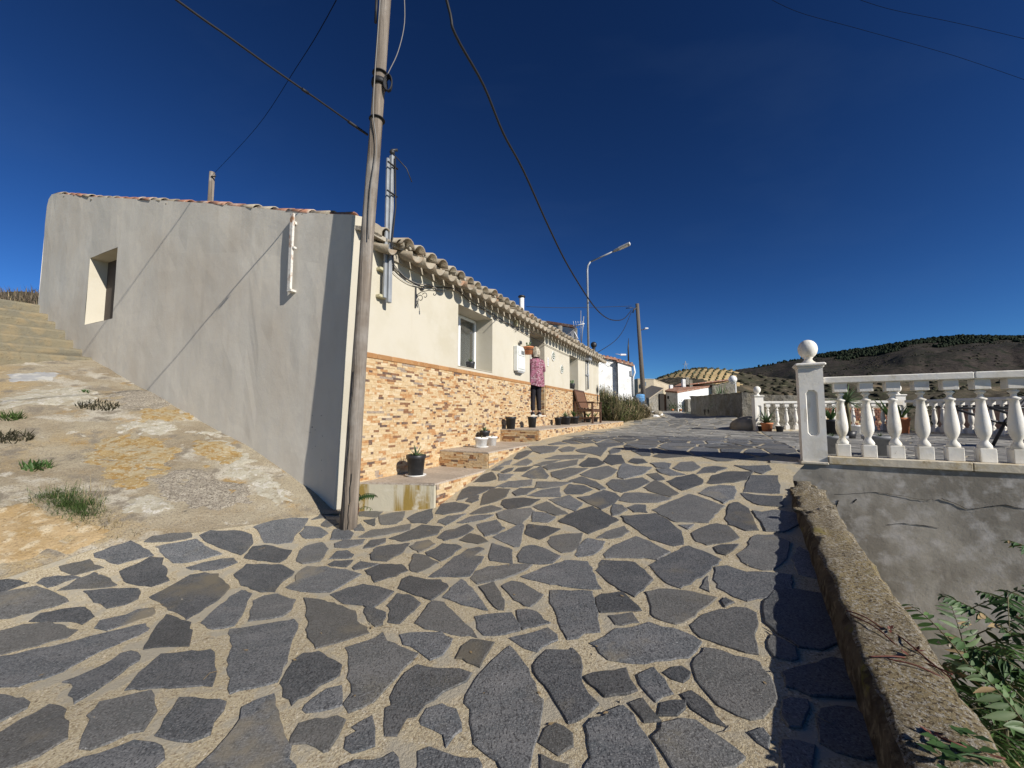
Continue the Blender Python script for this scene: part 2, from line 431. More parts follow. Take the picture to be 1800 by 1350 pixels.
mat('yellow_plastic', (.46, .42, .27), (), .5, (), .3)
mat('plate_white', (.74, .73, .68), (), .3, (), .5)
mat('plate_green', (.10, .16, .11), [((.16, .10, .05), 40, .5, .6)], .3, (), .5)
mat('plate_blue', (.36, .42, .60), [((.66, .67, .70), 45, .5, .6)], .3, (), .5)
mat('aloe', (.085, .135, .06), [((.15, .19, .10), 12, .5, .7)], .5, (), .35, trans=.1, orand=.15)
mat('dry_leaf', (.30, .22, .12), (), .8, (), .2, trans=.15)
mat('leaf_green', (.06, .12, .032), [((.11, .19, .06), 9, .45, .7), ((.05, .10, .03), 3, .5, .7)], .5, (), .35, trans=.28, orand=.28)
mat('leaf_pale', (.12, .18, .085), [((.17, .22, .11), 9, .45, .7)], .5, (), .3, trans=.25, orand=.25)
mat('leaf_dark', (.03, .07, .02), [((.05, .10, .03), 9, .45, .7), ((.09, .10, .03), 2, .6, .7)], .55, (), .3, trans=.2, orand=.3)
mat('stem', (.12, .11, .06), (), .8, (), .2)
mat('stem_red', (.13, .045, .03), (), .7, (), .3)
mat('grass_green', (.075, .12, .035), (), .7, (), .2, trans=.25, island=.4)
mat('grass_dry', (.36, .29, .17), (), .85, (), .15, trans=.25, island=.35)
mat('scrub_dark', (.038, .038, .024), [((.062, .056, .034), 3, .45, .7)], .9, (), .1, island=.4)
mat('broom', (.10, .135, .045), [((.17, .16, .075), 2, .45, .65)], .85, (), .15, trans=.2, island=.4)
mat('limewash', (.74, .74, .72), [((.58, .57, .54), 2, .48, .66), ((.38, .35, .30), 3.5, .62, .72), ((.80, .80, .79), 8, .5, .7)], .92, [(3, .5, .08), (20, .5, .02), (80, .4, .005)], .12)
mat('beige_render', (.52, .45, .33), [((.44, .37, .26), 2, .45, .65)], .92, [(8, .4, .03)], .12)
mat('rubble_masonry', (.24, .225, .19), [((.33, .31, .27), 6, .45, .62), ((.13, .12, .10), 9, .55, .68), ((.20, .17, .11), 1.5, .5, .7)], .95, [(7, 1.0, .12), (25, .8, .04), (90, .5, .01)], .1)
mat('shutter_brown', (.085, .068, .058), (), .7, (), .2)  # shade at the back of the gable window recess, painted as dark brown
mat('brush', (.14, .11, .08), (), .9, (), .1, island=.4)
SB = [(2.5, .3, .10), (14, .5, .03), (60, .9, .012), (200, .9, .005)]
mat('plaster_crust', (.43, .40, .32), [((.34, .30, .22), 6, .48, .6, (1, 1, 1), 12), ((.52, .49, .43), 14, .52, .6, (1, 1, 1), 10), ((.28, .25, .19), 60, .55, .65)], .95, SB, .1)
mat('ochre_crust', (.36, .265, .13), [((.37, .31, .20), 5, .44, .56, (1, 1, 1), 12), ((.30, .19, .07), 18, .5, .6, (1, 1, 1), 10), ((.50, .44, .33), 40, .58, .66)], .95, SB, .1)
mat('gravel_crust', (.27, .235, .185), [((.38, .34, .27), 25, .48, .58, (1, 1, 1), 10), ((.14, .12, .095), 60, .50, .60), ((.46, .42, .36), 90, .56, .64)], .97, SB, .1)
mat('sandy_earth', (.43, .315, .175), [((.36, .25, .12), 4, .46, .58, (1, 1, 1), 12), ((.52, .43, .29), 12, .52, .62, (1, 1, 1), 10), ((.26, .19, .11), 60, .56, .66)], .97, SB, .1)
mat('blue_cement', (.33, .33, .33), [((.44, .43, .40), 6, .48, .58, (1, 1, 1), 12)], .95, SB, .1)
mat('boulder', (.34, .30, .23), [((.24, .21, .16), 4, .45, .65)], .95, [(6, .6, .08), (40, .5, .012)], .1)
mat('white_concrete', (.79, .755, .68), [((.66, .62, .53), 2.5, .5, .66), ((.46, .40, .29), 5, .60, .72, (1, 1, .3)), ((.42, .38, .30), 22, .66, .74), ((.74, .73, .70), 12, .5, .7)], .85, [(8, .2, .02), (60, .3, .004), (200, .2, .002)], .2, orand=.05)
mat('coping', (.58, .52, .41), [((.46, .36, .20), 3.5, .5, .66), ((.66, .62, .53), 8, .5, .7), ((.25, .18, .10), 14, .64, .74)], .9, [(12, .4, .015), (70, .4, .004)], .15)
mat('retaining_render', (.42, .385, .325), [((.255, .23, .19), .9, .42, .58, (1, 1, 1), 9), ((.52, .485, .42), 1.6, .52, .74), ((.24, .215, .18), 3.0, .56, .72, (1, 1, .5)), ((.52, .49, .45), 7, .5, .7), ((.42, .39, .33), 2.4, .64, .74)],
    .93, [(1.5, .12, .1), (8, .15, .02), (45, .2, .005), (160, .3, .002)], .12)
mat('sky_wire', (.010, .012, .018), (), 1, (), 0)
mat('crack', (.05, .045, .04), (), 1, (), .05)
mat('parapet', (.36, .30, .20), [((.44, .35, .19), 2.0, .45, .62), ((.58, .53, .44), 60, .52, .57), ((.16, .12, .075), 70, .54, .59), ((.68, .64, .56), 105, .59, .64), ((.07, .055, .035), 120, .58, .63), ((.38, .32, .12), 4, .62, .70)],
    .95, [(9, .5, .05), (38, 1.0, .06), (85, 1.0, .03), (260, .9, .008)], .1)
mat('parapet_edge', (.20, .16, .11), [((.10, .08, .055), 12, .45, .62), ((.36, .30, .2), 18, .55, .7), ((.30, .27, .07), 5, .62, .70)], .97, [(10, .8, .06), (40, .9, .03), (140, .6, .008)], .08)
mat('brick_red', (.12, .062, .045), [((.28, .11, .06), 12, .45, .7)], .9, [(40, .4, .01)], .15, orand=.2)
mat('mauve_render', (.24, .17, .15), [((.18, .125, .11), 2.5, .45, .65)], .92, [(10, .4, .02)], .12)
mat('hill_scrub', (.040, .034, .031), [((.028, .028, .022), .02, .45, .6), ((.058, .049, .041), .05, .52, .65), ((.018, .022, .015), .12, .50, .62), ((.065, .054, .045), .4, .5, .7)], .95, [(.3, .6, 2.0)], .05)
mat('hill_near', (.082, .070, .050), [((.048, .046, .030), .06, .45, .6), ((.20, .155, .10), .09, .56, .66), ((.06, .065, .035), .25, .55, .66), ((.28, .24, .17), .5, .62, .70)], .95, [(.8, .6, .8)], .05)
mat('stubble', (.47, .35, .18), [((.38, .27, .13), .08, .45, .65), ((.56, .44, .26), .3, .5, .7)], .95, [(1, .4, .3)], .05)
mat('olive_tree', (.085, .09, .055), [((.11, .115, .07), 1, .45, .7)], .9, (), .1, island=.4)
mat('pine', (.012, .019, .011), [((.024, .032, .017), .3, .45, .7)], .9, (), .1, island=.4)
mat('valley_soil', (.25, .21, .14), [((.15, .15, .08), .3, .45, .62), ((.36, .30, .2), .8, .5, .7)], .95, [(3, .5, .1)], .05)
mat('skin', (.55, .33, .23), (), .5, (), .35)
mat('hair', (.42, .36, .27), [((.62, .57, .47), 40, .45, .62, (1, 1, .12)), ((.22, .17, .12), 60, .55, .7, (1, 1, .1))], .5, [(90, .8, .01, (1, 1, .1))], .4)
mat('shirt', (.19, .068, .092), [((.40, .27, .30), 26, .50, .58), ((.10, .025, .05), 40, .54, .60), ((.33, .13, .19), 12, .5, .6)], .8, [(9, .7, .03, (1, 1, .6)), (60, .3, .004)], .2)
mat('trousers', (.018, .016, .02), (), .8, [(14, .6, .02)], .2)
mat('shoe_white', (.62, .62, .60), (), .6, (), .3)
mat('shoe_dark', (.04, .04, .05), (), .6, (), .3)
mat('blue_plastic', (.10, .26, .48), (), .5, (), .3)
mat('lamp_glass', (.78, .78, .76), (), .2, (), .5)
M = MATS
# ------------------------------------------------------------------ the street
def px_ground(px, py):
    p = on_ground(px, py); return (p[0], p[1])
_lb = [(-7.5, -5.0), (-5.8, 0.8)]
for q in ((0, 1014), (150, 965), (250, 947), (430, 922), (560, 902)):
    a_, b_ = px_ground(*q); _lb.append((a_, b_))
_lb.sort(key=lambda p: p[1])
_lb += [hw((0.15, 0.06, 0))[:2], hw((12.25, 0.06, 0))[:2], (6.35, 18.2), (7.55, 21.6), (9.0, 27.0), (12.5, 36.0), (13.5, 42.0)]
_rb = [(-2.6, -5.0), (0.42, 0.0), (1.28, 1.45), (2.05, 2.75), (2.92, 4.15), (3.36, 4.52), (7.5, 12.0), (8.85, 15.6), (10.7, 24.0), (14.6, 36.0), (17, 42.0)]
def lerp_poly(tab, y): return float(np.interp(y, [p[1] for p in tab], [p[0] for p in tab]))
LBx = lambda y: lerp_poly(_lb, y)
RBx = lambda y: lerp_poly(_rb, y)
def ysteps(y0, y1, d0, grow):
    ys = [y0]; 
    while ys[-1] < y1:
        ys.append(ys[-1]+d0+max(0, ys[-1]-4)*grow)
    ys[-1] = y1
    return ys
def fbm(x, y, s, o=3):
    return mnoise.fractal(Vector((x*s, y*s, 3.3)), 1.0, 2.0, o)
def sheet(ys, lx, rx, nc, dz, amp=0.0, asc=3.0):
    pts = []
    for y in ys:
        a, b = lx(y), rx(y)
        pts += [(a+(b-a)*i/nc, y) for i in range(nc+1)]
    z = HN(pts)
    rows = []; k = 0
    for y in ys:
        r = []
        for i in range(nc+1):
            x_, y_ = pts[k]; zz = z[k]+dz
            if amp: zz += amp*fbm(x_, y_, asc)
            r.append((x_, y_, zz)); k += 1
        rows.append(r)
    return rows
mb = MB(); mb.grid(sheet(ysteps(-5, 42, .07, .012), LBx, RBx, 70, 0, .004, 3.0))
street = mb.build('street', M['mortar'], kind='structure')

# the bare concrete and earth bank left of the paving
def gable_x(y):
    if y <= HC[1]: return LBx(y)+0.05
    g = (y-HC[1])/GD[1]
    return HC[0]+g*GD[0]+0.12 if g < 9.7 else HC[0]+9.7*GD[0]+0.12
ys = ysteps(-5, 13, .06, .02)
rows = sheet(ys, lambda y: -17.0, gable_x, 150, 0.0)
for r in rows:
    xr = r[-1][0]
    for i, p in enumerate(r):
        d = xr-p[0]
        w = min(1, d/0.5) if p[1] < HC[1] else 1
        r[i] = (p[0], p[1], p[2]+0.004+w*(0.03+0.035*fbm(p[0], p[1], 1.3, 4)+.014*fbm(p[0], p[1], 6, 3)+.007*fbm(p[0], p[1], 17, 2)))
mb = MB(); mb.grid(rows)
mb.build('bank', M['slab'], kind='structure')

# paving stones: the near ones follow the outlines of the real slabs, laid on the real slope
STONES = """@E 0 850 4.5
0,770 60,765 150,770 212,790 150,815 60,845 0,860 -80,880 -80,775
0,870 120,845 280,822 350,840 440,870 545,935 430,975 250,1025 100,1060 0,1075 -250,1120 -250,920
300,785 340,755 440,740 560,740 620,752 520,780 450,805 370,825
480,840 560,805 600,765 700,735 790,730 860,760 920,810 740,825
470,665 580,635 710,610 740,645 805,670 700,695 600,720 530,705
690,735 740,705 775,712 760,730
740,555 880,510 1035,460 1110,490 1130,520 1215,570 1080,600 930,640 820,600 765,580
1145,460 1210,425 1370,400 1500,395 1510,430 1360,455 1200,470
1235,500 1400,470 1555,448 1610,490 1740,560 1640,590 1440,630 1380,625 1320,580
940,700 1050,655 1190,590 1280,595 1270,650 1330,700 1300,740 1325,775 1200,812 1050,800 985,770
665,860 800,845 1000,835 1090,835 1110,870 1080,915 990,960 860,985 760,935
1200,895 1340,820 1500,735 1620,715 1720,725 1760,780 1810,825 1750,900 1620,990 1490,1075 1400,1030 1300,960
240,1090 320,1040 470,1010 670,978 720,1010 735,1060 650,1115 520,1090 380,1095
765,1140 810,1085 980,1050 1090,1005 1200,990 1235,1025 1180,1060 1040,1110 850,1160
@H 0 800 2.4543
868,345 905,328 1040,328 1085,345 1090,385 1040,432 960,405 885,370
810,488 870,470 960,450 1005,447 1018,465 960,490 880,500
870,725 935,665 1000,610 1040,585 1085,600 1060,650 1010,740 920,755
@A 0 1050 4.5
0,275 180,225 375,205 470,225 610,265 540,320 400,355 200,410 0,455 -200,500 -200,320
0,485 300,420 600,350 900,270 1150,212 1165,270 1000,345 800,430 620,520 480,600 350,650 150,700 0,715 -200,740 -200,520
505,670 600,645 730,580 850,530 960,450 1030,430 1115,465 1080,510 960,600 830,690 700,780 610,830 590,790 560,765 580,710
1155,410 1190,310 1240,230 1310,150 1400,170 1490,210 1520,270 1500,390 1340,395 1220,405
985,735 1060,650 1150,560 1280,460 1450,440 1650,425 1700,440 1700,600 1680,700 1500,705 1200,715
0,770 120,805 235,840 210,880 120,930 0,985 -100,1030 -100,750
0,1075 150,985 400,850 430,870 490,870 515,970 545,1030 545,1110 460,1170 300,1260 100,1350 -100,1420 -300,1250
620,1200 650,1110 700,1020 720,960 705,935 760,890 780,840 960,795 1180,755 1220,790 1215,960 1150,1050 1000,1090 850,1160 690,1220
1235,1100 1300,970 1370,870 1410,810 1530,790 1650,815 1795,830 1780,890 1700,990 1640,1100 1500,1150 1330,1130
500,1350 640,1295 780,1240 960,1190 1060,1145 1200,1170 1295,1215 1270,1300 1200,1380 1000,1480 600,1480 400,1400
@B 400 1050 4.5
25,255 180,235 350,210 530,180 545,225 540,290 490,370 465,480 430,620 400,670 200,720 10,770 15,650 0,500 15,430 45,390 20,350
610,10 760,30 900,80 1000,115 1020,190 1100,240 1110,290 930,345 710,410 660,350 630,290 640,200
435,680 470,580 530,490 600,450 720,435 800,480 890,550 880,610 830,660 730,700 650,770 570,795 510,845 450,780
590,900 620,860 700,800 790,735 905,710 910,780 910,850 830,890 620,910
945,400 1000,380 1110,350 1180,330 1220,290 1260,350 1370,390 1500,460 1410,550 1340,640 1260,730 1150,840 1050,880 960,920 930,850 985,770 990,690 960,640 960,520
1230,1000 1240,900 1300,870 1290,790 1340,700 1400,610 1500,550 1650,570 1830,575 1915,615 1880,660 1800,715 1700,760 1560,860 1480,940 1410,970 1370,1030 1330,1095 1235,1100
1370,300 1500,285 1700,285 1770,330 1760,390 1690,460 1610,500 1540,450 1490,420 1400,370
475,1180 490,1110 560,1000 700,965 850,960 930,990 870,1090 800,1210 770,1235 700,1200 640,1170 560,1150
935,1190 960,1110 1020,1060 1000,1030 1060,1000 1150,950 1165,1050 1170,1180 1090,1200 1000,1225
1515,970 1570,880 1680,865 1750,870 1810,900 1840,1000 1850,1070 1800,1100 1740,1175 1700,1110 1620,1050 1530,1010
115,900 120,870 230,820 360,775 370,870 410,970 440,1080 480,1200 520,1350 550,1500 200,1600 -250,1500 -230,1350 -100,1220 0,1110 60,1050 120,960
900,1350 1000,1300 1150,1290 1320,1240 1350,1280 1370,1350 1380,1500 800,1500
1490,1350 1510,1220 1590,1190 1660,1240 1800,1270 1980,1275 2000,1350 2010,1500 1470,1500
1490,205 1560,120 1620,35 1700,50 1800,140 1900,230 1975,315 1850,305 1700,275 1560,250
@F 400 800 4.5
180,1310 215,1150 290,1115 380,1105 540,1150 500,1235 430,1280 290,1300
215,570 360,525 500,505 630,508 590,580 530,640 500,690 410,700 300,690 265,630
130,815 200,730 300,715 510,760 460,820 410,850 250,830
580,620 620,570 720,575 790,620 740,655 620,660
740,560 780,515 850,520 870,545 790,572
670,510 750,465 775,495
845,590 930,585 995,620 960,665 825,668
550,840 570,760 620,720 740,692 795,745 760,800 720,845 600,858
855,700 920,675 1080,672 1060,705 960,732 850,730
1000,580 1050,545 1080,600 1020,598
1085,520 1165,508 1160,560 1110,545
1045,650 1130,600 1280,580 1440,550 1440,595 1300,620 1150,650
1080,735 1130,680 1240,665 1245,695 1160,725
1040,455 1120,443 1215,455 1180,490 1050,485
1205,480 1300,462 1400,450 1380,520 1330,545 1215,552
1420,500 1500,460 1615,430 1620,500 1570,542 1450,535
1280,660 1400,620 1540,555 1695,575 1650,630 1520,660 1380,685
1140,780 1180,730 1290,715 1440,700 1380,770 1260,842 1140,830
810,820 870,765 950,757 995,790 980,815
795,865 840,842 985,838 940,882 820,878
990,890 1050,845 1190,865 1110,890 1010,905
1450,725 1500,690 1590,672 1635,710 1580,740 1510,770
1440,870 1480,790 1560,795 1660,850 1590,890 1500,928 1460,920
1565,775 1640,745 1700,705 1800,715 1850,735 1800,765 1760,800 1690,840
1665,650 1720,605 1800,590 1890,555 1950,585 1860,640 1720,675
60,945 150,870 260,868 430,875 530,925 470,980 400,1030 370,1085 280,1080 120,1030
460,1045 540,1000 560,930 630,885 780,890 930,915 1060,945 960,1000 820,1080 680,1088 580,1085
1090,915 1200,870 1380,868 1415,920 1330,960 1230,985 1160,1010 1140,960
1355,1060 1390,980 1440,960 1540,985 1680,990 1750,1040 1680,1100 1620,1140 1490,1110
820,1105 940,1055 1070,1028 1200,1050 1310,1090 1200,1180 1130,1215 1080,1190 920,1180
1080,1220 1140,1215 1245,1250 1230,1345 1180,1360 1110,1310
1275,1190 1340,1105 1440,1110 1520,1180 1430,1270 1370,1330 1265,1325 1300,1230
@G 800 770 4.5
-85,1265 -20,1180 50,1125 130,1190 190,1270 260,1365 160,1345 0,1300
-210,1100 -100,1025 0,945 100,885 180,868 225,885 150,935 230,945 180,1010 110,1100 0,1100
15,495 60,410 110,388 320,390 190,440
200,530 235,440 290,402 430,408 400,460 320,505
90,500 120,465 185,455 180,490 130,512
-150,600 -110,525 0,512 105,535 60,580 0,592 -90,605
-120,650 -60,625 80,605 20,640 -70,690 -130,670
20,672 120,625 200,612 305,612 240,640 150,660 60,672
120,603 200,555 290,535 370,565 260,593
330,600 400,575 600,560 620,580 560,640 500,690 440,670 350,640
365,530 390,490 540,475 660,490 590,530 430,568
170,690 230,670 320,655 385,715 330,755 240,775
300,785 400,740 520,680 545,700 500,860 470,865
35,810 120,758 190,780 255,822 180,840
265,950 295,840 360,860 450,890 450,990 360,985 280,970
500,985 505,920 540,870 610,850 720,885 830,940 770,990 600,995
125,1110 170,1060 250,1025 440,1005 600,1010 560,1050 400,1110 180,1155
190,1180 300,1145 340,1200 380,1290 375,1365 340,1360 260,1270
365,1170 450,1135 540,1150 600,1190 700,1245 640,1300 590,1335 540,1325 450,1260
519,1100 700,1030 880,970 1050,980 1090,1060 1150,1195 900,1185 700,1150
555,760 580,690 700,700 825,725 740,770 660,805 600,785
610,660 620,590 700,595 790,630 740,670
620,545 720,505 800,550 885,600 790,612 690,575
820,660 920,600 1080,545 1200,600 1290,650 1200,700 1050,760 950,705
745,490 840,475 900,460 1010,520 950,580 870,550
970,475 1060,460 1180,415 1270,440 1300,470 1250,520 1160,565 1080,530
740,820 760,785 880,765 1005,760 980,860 920,905 850,910 760,865
955,930 980,860 1040,800 1180,825 1150,890 1090,925 980,945
1130,790 1200,745 1340,705 1370,740 1310,780 1210,798
1175,925 1250,850 1430,785 1530,820 1700,910 1600,965 1450,950 1200,950
1120,1050 1160,970 1280,975 1420,985 1490,1050 1560,1130 1490,1200 1410,1255 1300,1200 1210,1130
1235,570 1260,525 1320,535 1365,570 1300,600 1250,615
1370,550 1420,530 1500,535 1515,590 1420,585
1305,500 1340,440 1450,435 1600,450 1705,480 1600,512 1400,515
1200,360 1240,335 1350,335 1480,320 1540,350 1440,400 1320,430 1270,420 1220,390
1495,395 1580,340 1660,370 1770,440 1700,465 1560,430
860,420 910,370 1020,380 1080,410 1000,445 890,445
580,455 680,415 820,398 830,465 700,465
640,390 650,350 750,350 915,352 840,380 700,400
460,430 510,402 640,400 560,445 480,458
330,382 420,345 610,335 600,375 500,390 380,390
345,335 350,285 460,292 400,335
150,350 210,300 290,272 325,325 240,345
525,300 600,255 680,228 735,300 720,320 600,318
775,310 760,275 900,240 1050,240 960,285 840,330
995,290 1080,250 1210,225 1280,255 1230,300 1150,330 1060,315
1290,310 1300,240 1330,200 1420,225 1550,235 1480,290 1330,322
980,215 1060,160 1120,165 1180,200 1120,225 1020,230
700,230 760,205 970,172 960,210 860,235 740,252
630,215 700,190 830,178 760,200 680,220
460,215 520,185 570,165 610,190 560,215
470,265 500,240 610,228 550,262
470,165 500,120 560,100 610,105 560,145 500,168
370,270 400,250 460,238 440,262 390,276
290,255 330,230 385,232 350,258
345,225 390,190 445,175 430,210
720,165 800,140 1040,135 1010,160 850,168
1180,185 1220,135 1310,140 1335,200 1240,215
900,340 1000,308 1100,345 1180,400 1150,410 1020,365
960,95 1080,70 1200,80 1150,145 1080,125 980,110
590,70 700,62 820,70 780,110 680,125 620,105
820,90 900,68 950,80 930,105 850,110
1220,100 1260,80 1320,85 1290,115 1230,125
@K 1100 770 4.5
-30,625 240,605 340,660 430,740 455,845 380,855 200,800 100,735 10,675
20,190 60,165 130,170 170,195 100,205
200,200 300,197 350,205 340,245 250,232
380,240 440,195 530,190 590,235 520,265 440,262
245,250 340,250 460,290 360,300 280,280
560,285 630,235 700,225 790,240 700,275 620,278
330,345 400,315 540,290 610,335 600,370 450,415 380,385
645,360 690,300 800,270 1010,270 950,330 850,350 700,365
865,220 960,225 1130,220 1150,250 1080,285 980,255
930,430 990,300 1200,305 1215,400 1210,440 1000,432
915,440 1050,455 1230,465 1240,545 1050,530 960,490
580,440 660,390 740,378 860,385 870,430 850,480 770,515 690,470
215,570 350,510 500,450 560,460 690,510 775,540 700,610 650,670 500,668 390,665 300,620
790,640 830,520 890,512 960,560 1030,700 1040,730 960,735 830,690
1010,580 1080,590 1190,570 1350,600 1380,680 1240,740 1110,735 1060,650
515,755 600,710 720,680 810,700 895,790 800,830 650,850 560,820
695,870 760,850 880,845 850,890 790,930 730,915
880,930 970,870 990,790 1050,775 1160,775 1300,830 1280,950 1150,1050 1080,1050 1000,1020 930,980
190,1010 280,960 400,900 490,858 600,900 760,965 690,1020 600,1100 500,1160 430,1190 330,1150 240,1080
710,1130 720,1030 800,1020 950,1065 1100,1070 1300,1090 1320,1200 1180,1260 960,1285 860,1250 740,1190
600,1190 650,1105 655,1215
755,1290 790,1265 860,1300 780,1340
430,690 540,690 490,720
170,290 250,280 305,330 250,338
1320,960 1370,860 1430,900 1500,1040 1500,1110 1380,1080
@C 800 1050 4.5
745,10 750,-45 1080,-45 1095,20 1120,130 1150,280 1030,285 960,325 900,335 840,250 815,150 755,50
1110,10 1150,-20 1330,-40 1400,30 1475,105 1300,120 1150,130
1515,-35 1600,-60 1770,-55 1950,-20 2065,10 2000,60 1920,120 1850,180 1740,215 1640,190 1550,140 1560,70
150,155 240,140 440,125 490,190 510,265 400,300 230,305 180,250
495,110 560,95 640,120 740,210 640,240 530,255 500,190
425,325 530,300 740,255 795,300 800,345 700,395 640,435 540,400
10,480 60,390 130,340 200,350 310,365 260,430 200,545 100,515
75,850 120,720 190,620 300,500 430,390 520,490 600,630 660,800 710,830 680,1000 630,1200 590,1350 560,1450 400,1400 250,1240 150,1180 130,1080 135,900
610,540 720,430 820,430 900,430 930,400 990,480 1010,680 1060,780 1135,855 1040,920 960,980 905,1005 840,900 750,770 670,660
1215,155 1400,130 1450,205 1270,222
1085,370 1190,310 1280,260 1420,240 1540,210 1650,240 1800,285 1900,320 1940,360 1900,430 1830,480 1700,505 1400,525 1210,505 1150,440
1040,640 1110,600 1340,575 1390,650 1430,750 1190,790 1120,720
1435,630 1480,590 1570,560 1660,660 1735,770 1640,800 1580,840 1500,740
1380,855 1420,820 1490,810 1550,890 1610,985 1510,995 1440,920
1660,600 1730,550 1800,560 1860,610 1840,650 1800,675 1720,645
1625,840 1740,830 1830,840 1830,900 1750,950 1620,945
1040,1030 1090,970 1190,960 1220,920 1330,880 1410,950 1500,1080 1560,1210 1620,1350 1680,1480 1000,1500 1010,1350 1080,1290 1060,1180
680,1160 720,1060 790,1015 870,1030 920,1090 945,1180 880,1220 800,1245
670,1270 780,1290 880,1330 880,1450 660,1450
1580,1120 1640,1000 1800,980 1920,990 2100,1140 2300,1250 2290,1290 2200,1340 2000,1420 1800,1440 1740,1350 1650,1220
@D 1200 1050 4.5
60,230 120,180 230,120 420,85 520,95 570,130 600,180 585,250 570,330 600,450 500,435 300,380 150,330
80,540 180,400 260,410 400,470 600,520 720,700 740,800 680,900 620,960 530,975 420,930 300,870 220,790 120,660
0,770 70,760 170,810 320,1020 240,990 100,900
520,1070 620,1040 700,1130 680,1200 600,1180
640,30 740,-40 900,-60 1130,-20 1200,200 1230,350 1080,410 930,400 760,290 660,200
680,360 700,310 800,340 890,400 900,480 870,510 720,470
800,600 980,545 1200,490 1280,500 1380,740 1400,790 1180,800 1000,770 800,700
780,820 860,800 970,810 990,880 940,1050 860,1040 790,940
1070,960 1100,880 1360,880 1470,980 1570,1200 1590,1270 1430,1290 1220,1220 1110,1170
780,1130 900,1140 1030,1170 1050,1350 1050,1450 800,1450
"""
stones_px = []
ox = oy = 0; scl = 1
for ln in STONES.strip().split('\n'):
    if ln[0] == '@':
        _q, _nm, a_, b_, c_ = [t for t in (ln.replace('@', '@ ')).split()]
        ox, oy, scl = float(a_), float(b_), float(c_)
    else:
        stones_px.append([(ox+float(t.split(',')[0])/scl, oy+float(t.split(',')[1])/scl) for t in ln.split()])
flat = [q for s_ in stones_px for q in s_]
G3, ok3 = on_grounds(flat)
polys = []; k = 0
for s_ in stones_px:
    pp = G3[k:k+len(s_)]; k += len(s_)
    polys.append([(float(p[0]), float(p[1])) for p in pp])
def area(p): return 0.5*sum(p[i][0]*p[(i+1) % len(p)][1]-p[(i+1) % len(p)][0]*p[i][1] for i in range(len(p)))
def cent(p):
    n = len(p); return (sum(q[0] for q in p)/n, sum(q[1] for q in p)/n)
def shrink(p, d):
    c = cent(p)
    out = []
    for q in p:
        v = (q[0]-c[0], q[1]-c[1]); l = math.hypot(*v) or 1
        f = max(0.2, (l-d)/l); out.append((c[0]+v[0]*f, c[1]+v[1]*f))
    return out
# Voronoi slabs elsewhere
def voronoi(seeds, keep, gap, bounds):
    S = np.array(seeds); out = []
    for i, s_ in enumerate(S):
        if not keep[i]: continue
        d = ((S-s_)**2).sum(1); nb = np.argsort(d)[1:19]
        poly = [(s_[0]-1.2, s_[1]-1.2), (s_[0]+1.2, s_[1]-1.2), (s_[0]+1.2, s_[1]+1.2), (s_[0]-1.2, s_[1]+1.2)]
        for j in nb:
            n_ = S[j]-s_; ln_ = math.hypot(*n_); n_ = n_/ln_
            mid = ln_/2-gap
            np_ = []
            for a in range(len(poly)):
                p = poly[a]; q = poly[(a+1) % len(poly)]
                dp = (p[0]-s_[0])*n_[0]+(p[1]-s_[1])*n_[1]-mid; dq = (q[0]-s_[0])*n_[0]+(q[1]-s_[1])*n_[1]-mid
                if dp <= 0: np_.append(p)
                if (dp < 0) != (dq < 0):
                    t = dp/(dp-dq); np_.append((p[0]+(q[0]-p[0])*t, p[1]+(q[1]-p[1])*t))
            poly = np_
            if len(poly) < 3: break
        if len(poly) >= 3 and abs(area(poly)) > 0.008: out.append(poly)
    return out
def jitter_grid(x0, x1, y0, y1, d):
    out = []
    ny = int((y1-y0)/d); nx = int((x1-x0)/d)
    for j in range(ny):
        for i in range(nx):
            out.append((x0+(i+.5+rng.uniform(-.42, .42)+(.5 if j % 2 else 0))*d, y0+(j+.5+rng.uniform(-.42, .42))*d*rng.uniform(.9, 1.1)))
    return out
seeds = jitter_grid(-7.5, 16, -5, 9, .36)+jitter_grid(-2, 16, 9, 30, .42)
def in_pic(x, y, z):
    if y < 0.3: return False
    px, py = proj((x, y, z)); return (-70 < px < 1860) and (788 < py < 1420)
SZ = HN(seeds)
keep = [(LBx(y)+.0 < x < RBx(y)+.25) for (x, y) in seeds]
cells = voronoi(seeds, keep, .020, None)
TB = [(min(p[0] for p in q), max(p[0] for p in q), min(p[1] for p in q), max(p[1] for p in q), q) for q in polys]
def inside(pt, q):
    r = False; n = len(q)
    for i in range(n):
        a = q[i]; b = q[i-1]
        if (a[1] > pt[1]) != (b[1] > pt[1]) and pt[0] < (b[0]-a[0])*(pt[1]-a[1])/(b[1]-a[1])+a[0]: r = not r
    return r
def fits(c):
    x0, x1, y0, y1 = min(p[0] for p in c), max(p[0] for p in c), min(p[1] for p in c), max(p[1] for p in c)
    big = c+[((c[i][0]+c[i-1][0])/2, (c[i][1]+c[i-1][1])/2) for i in range(len(c))]+[cent(c)]
    for a, b, d, e, q in TB:
        if b < x0 or a > x1 or e < y0 or d > y1: continue
        if any(inside(p, q) for p in big) or any(inside(p, c) for p in q): return False
    return True
vor = []
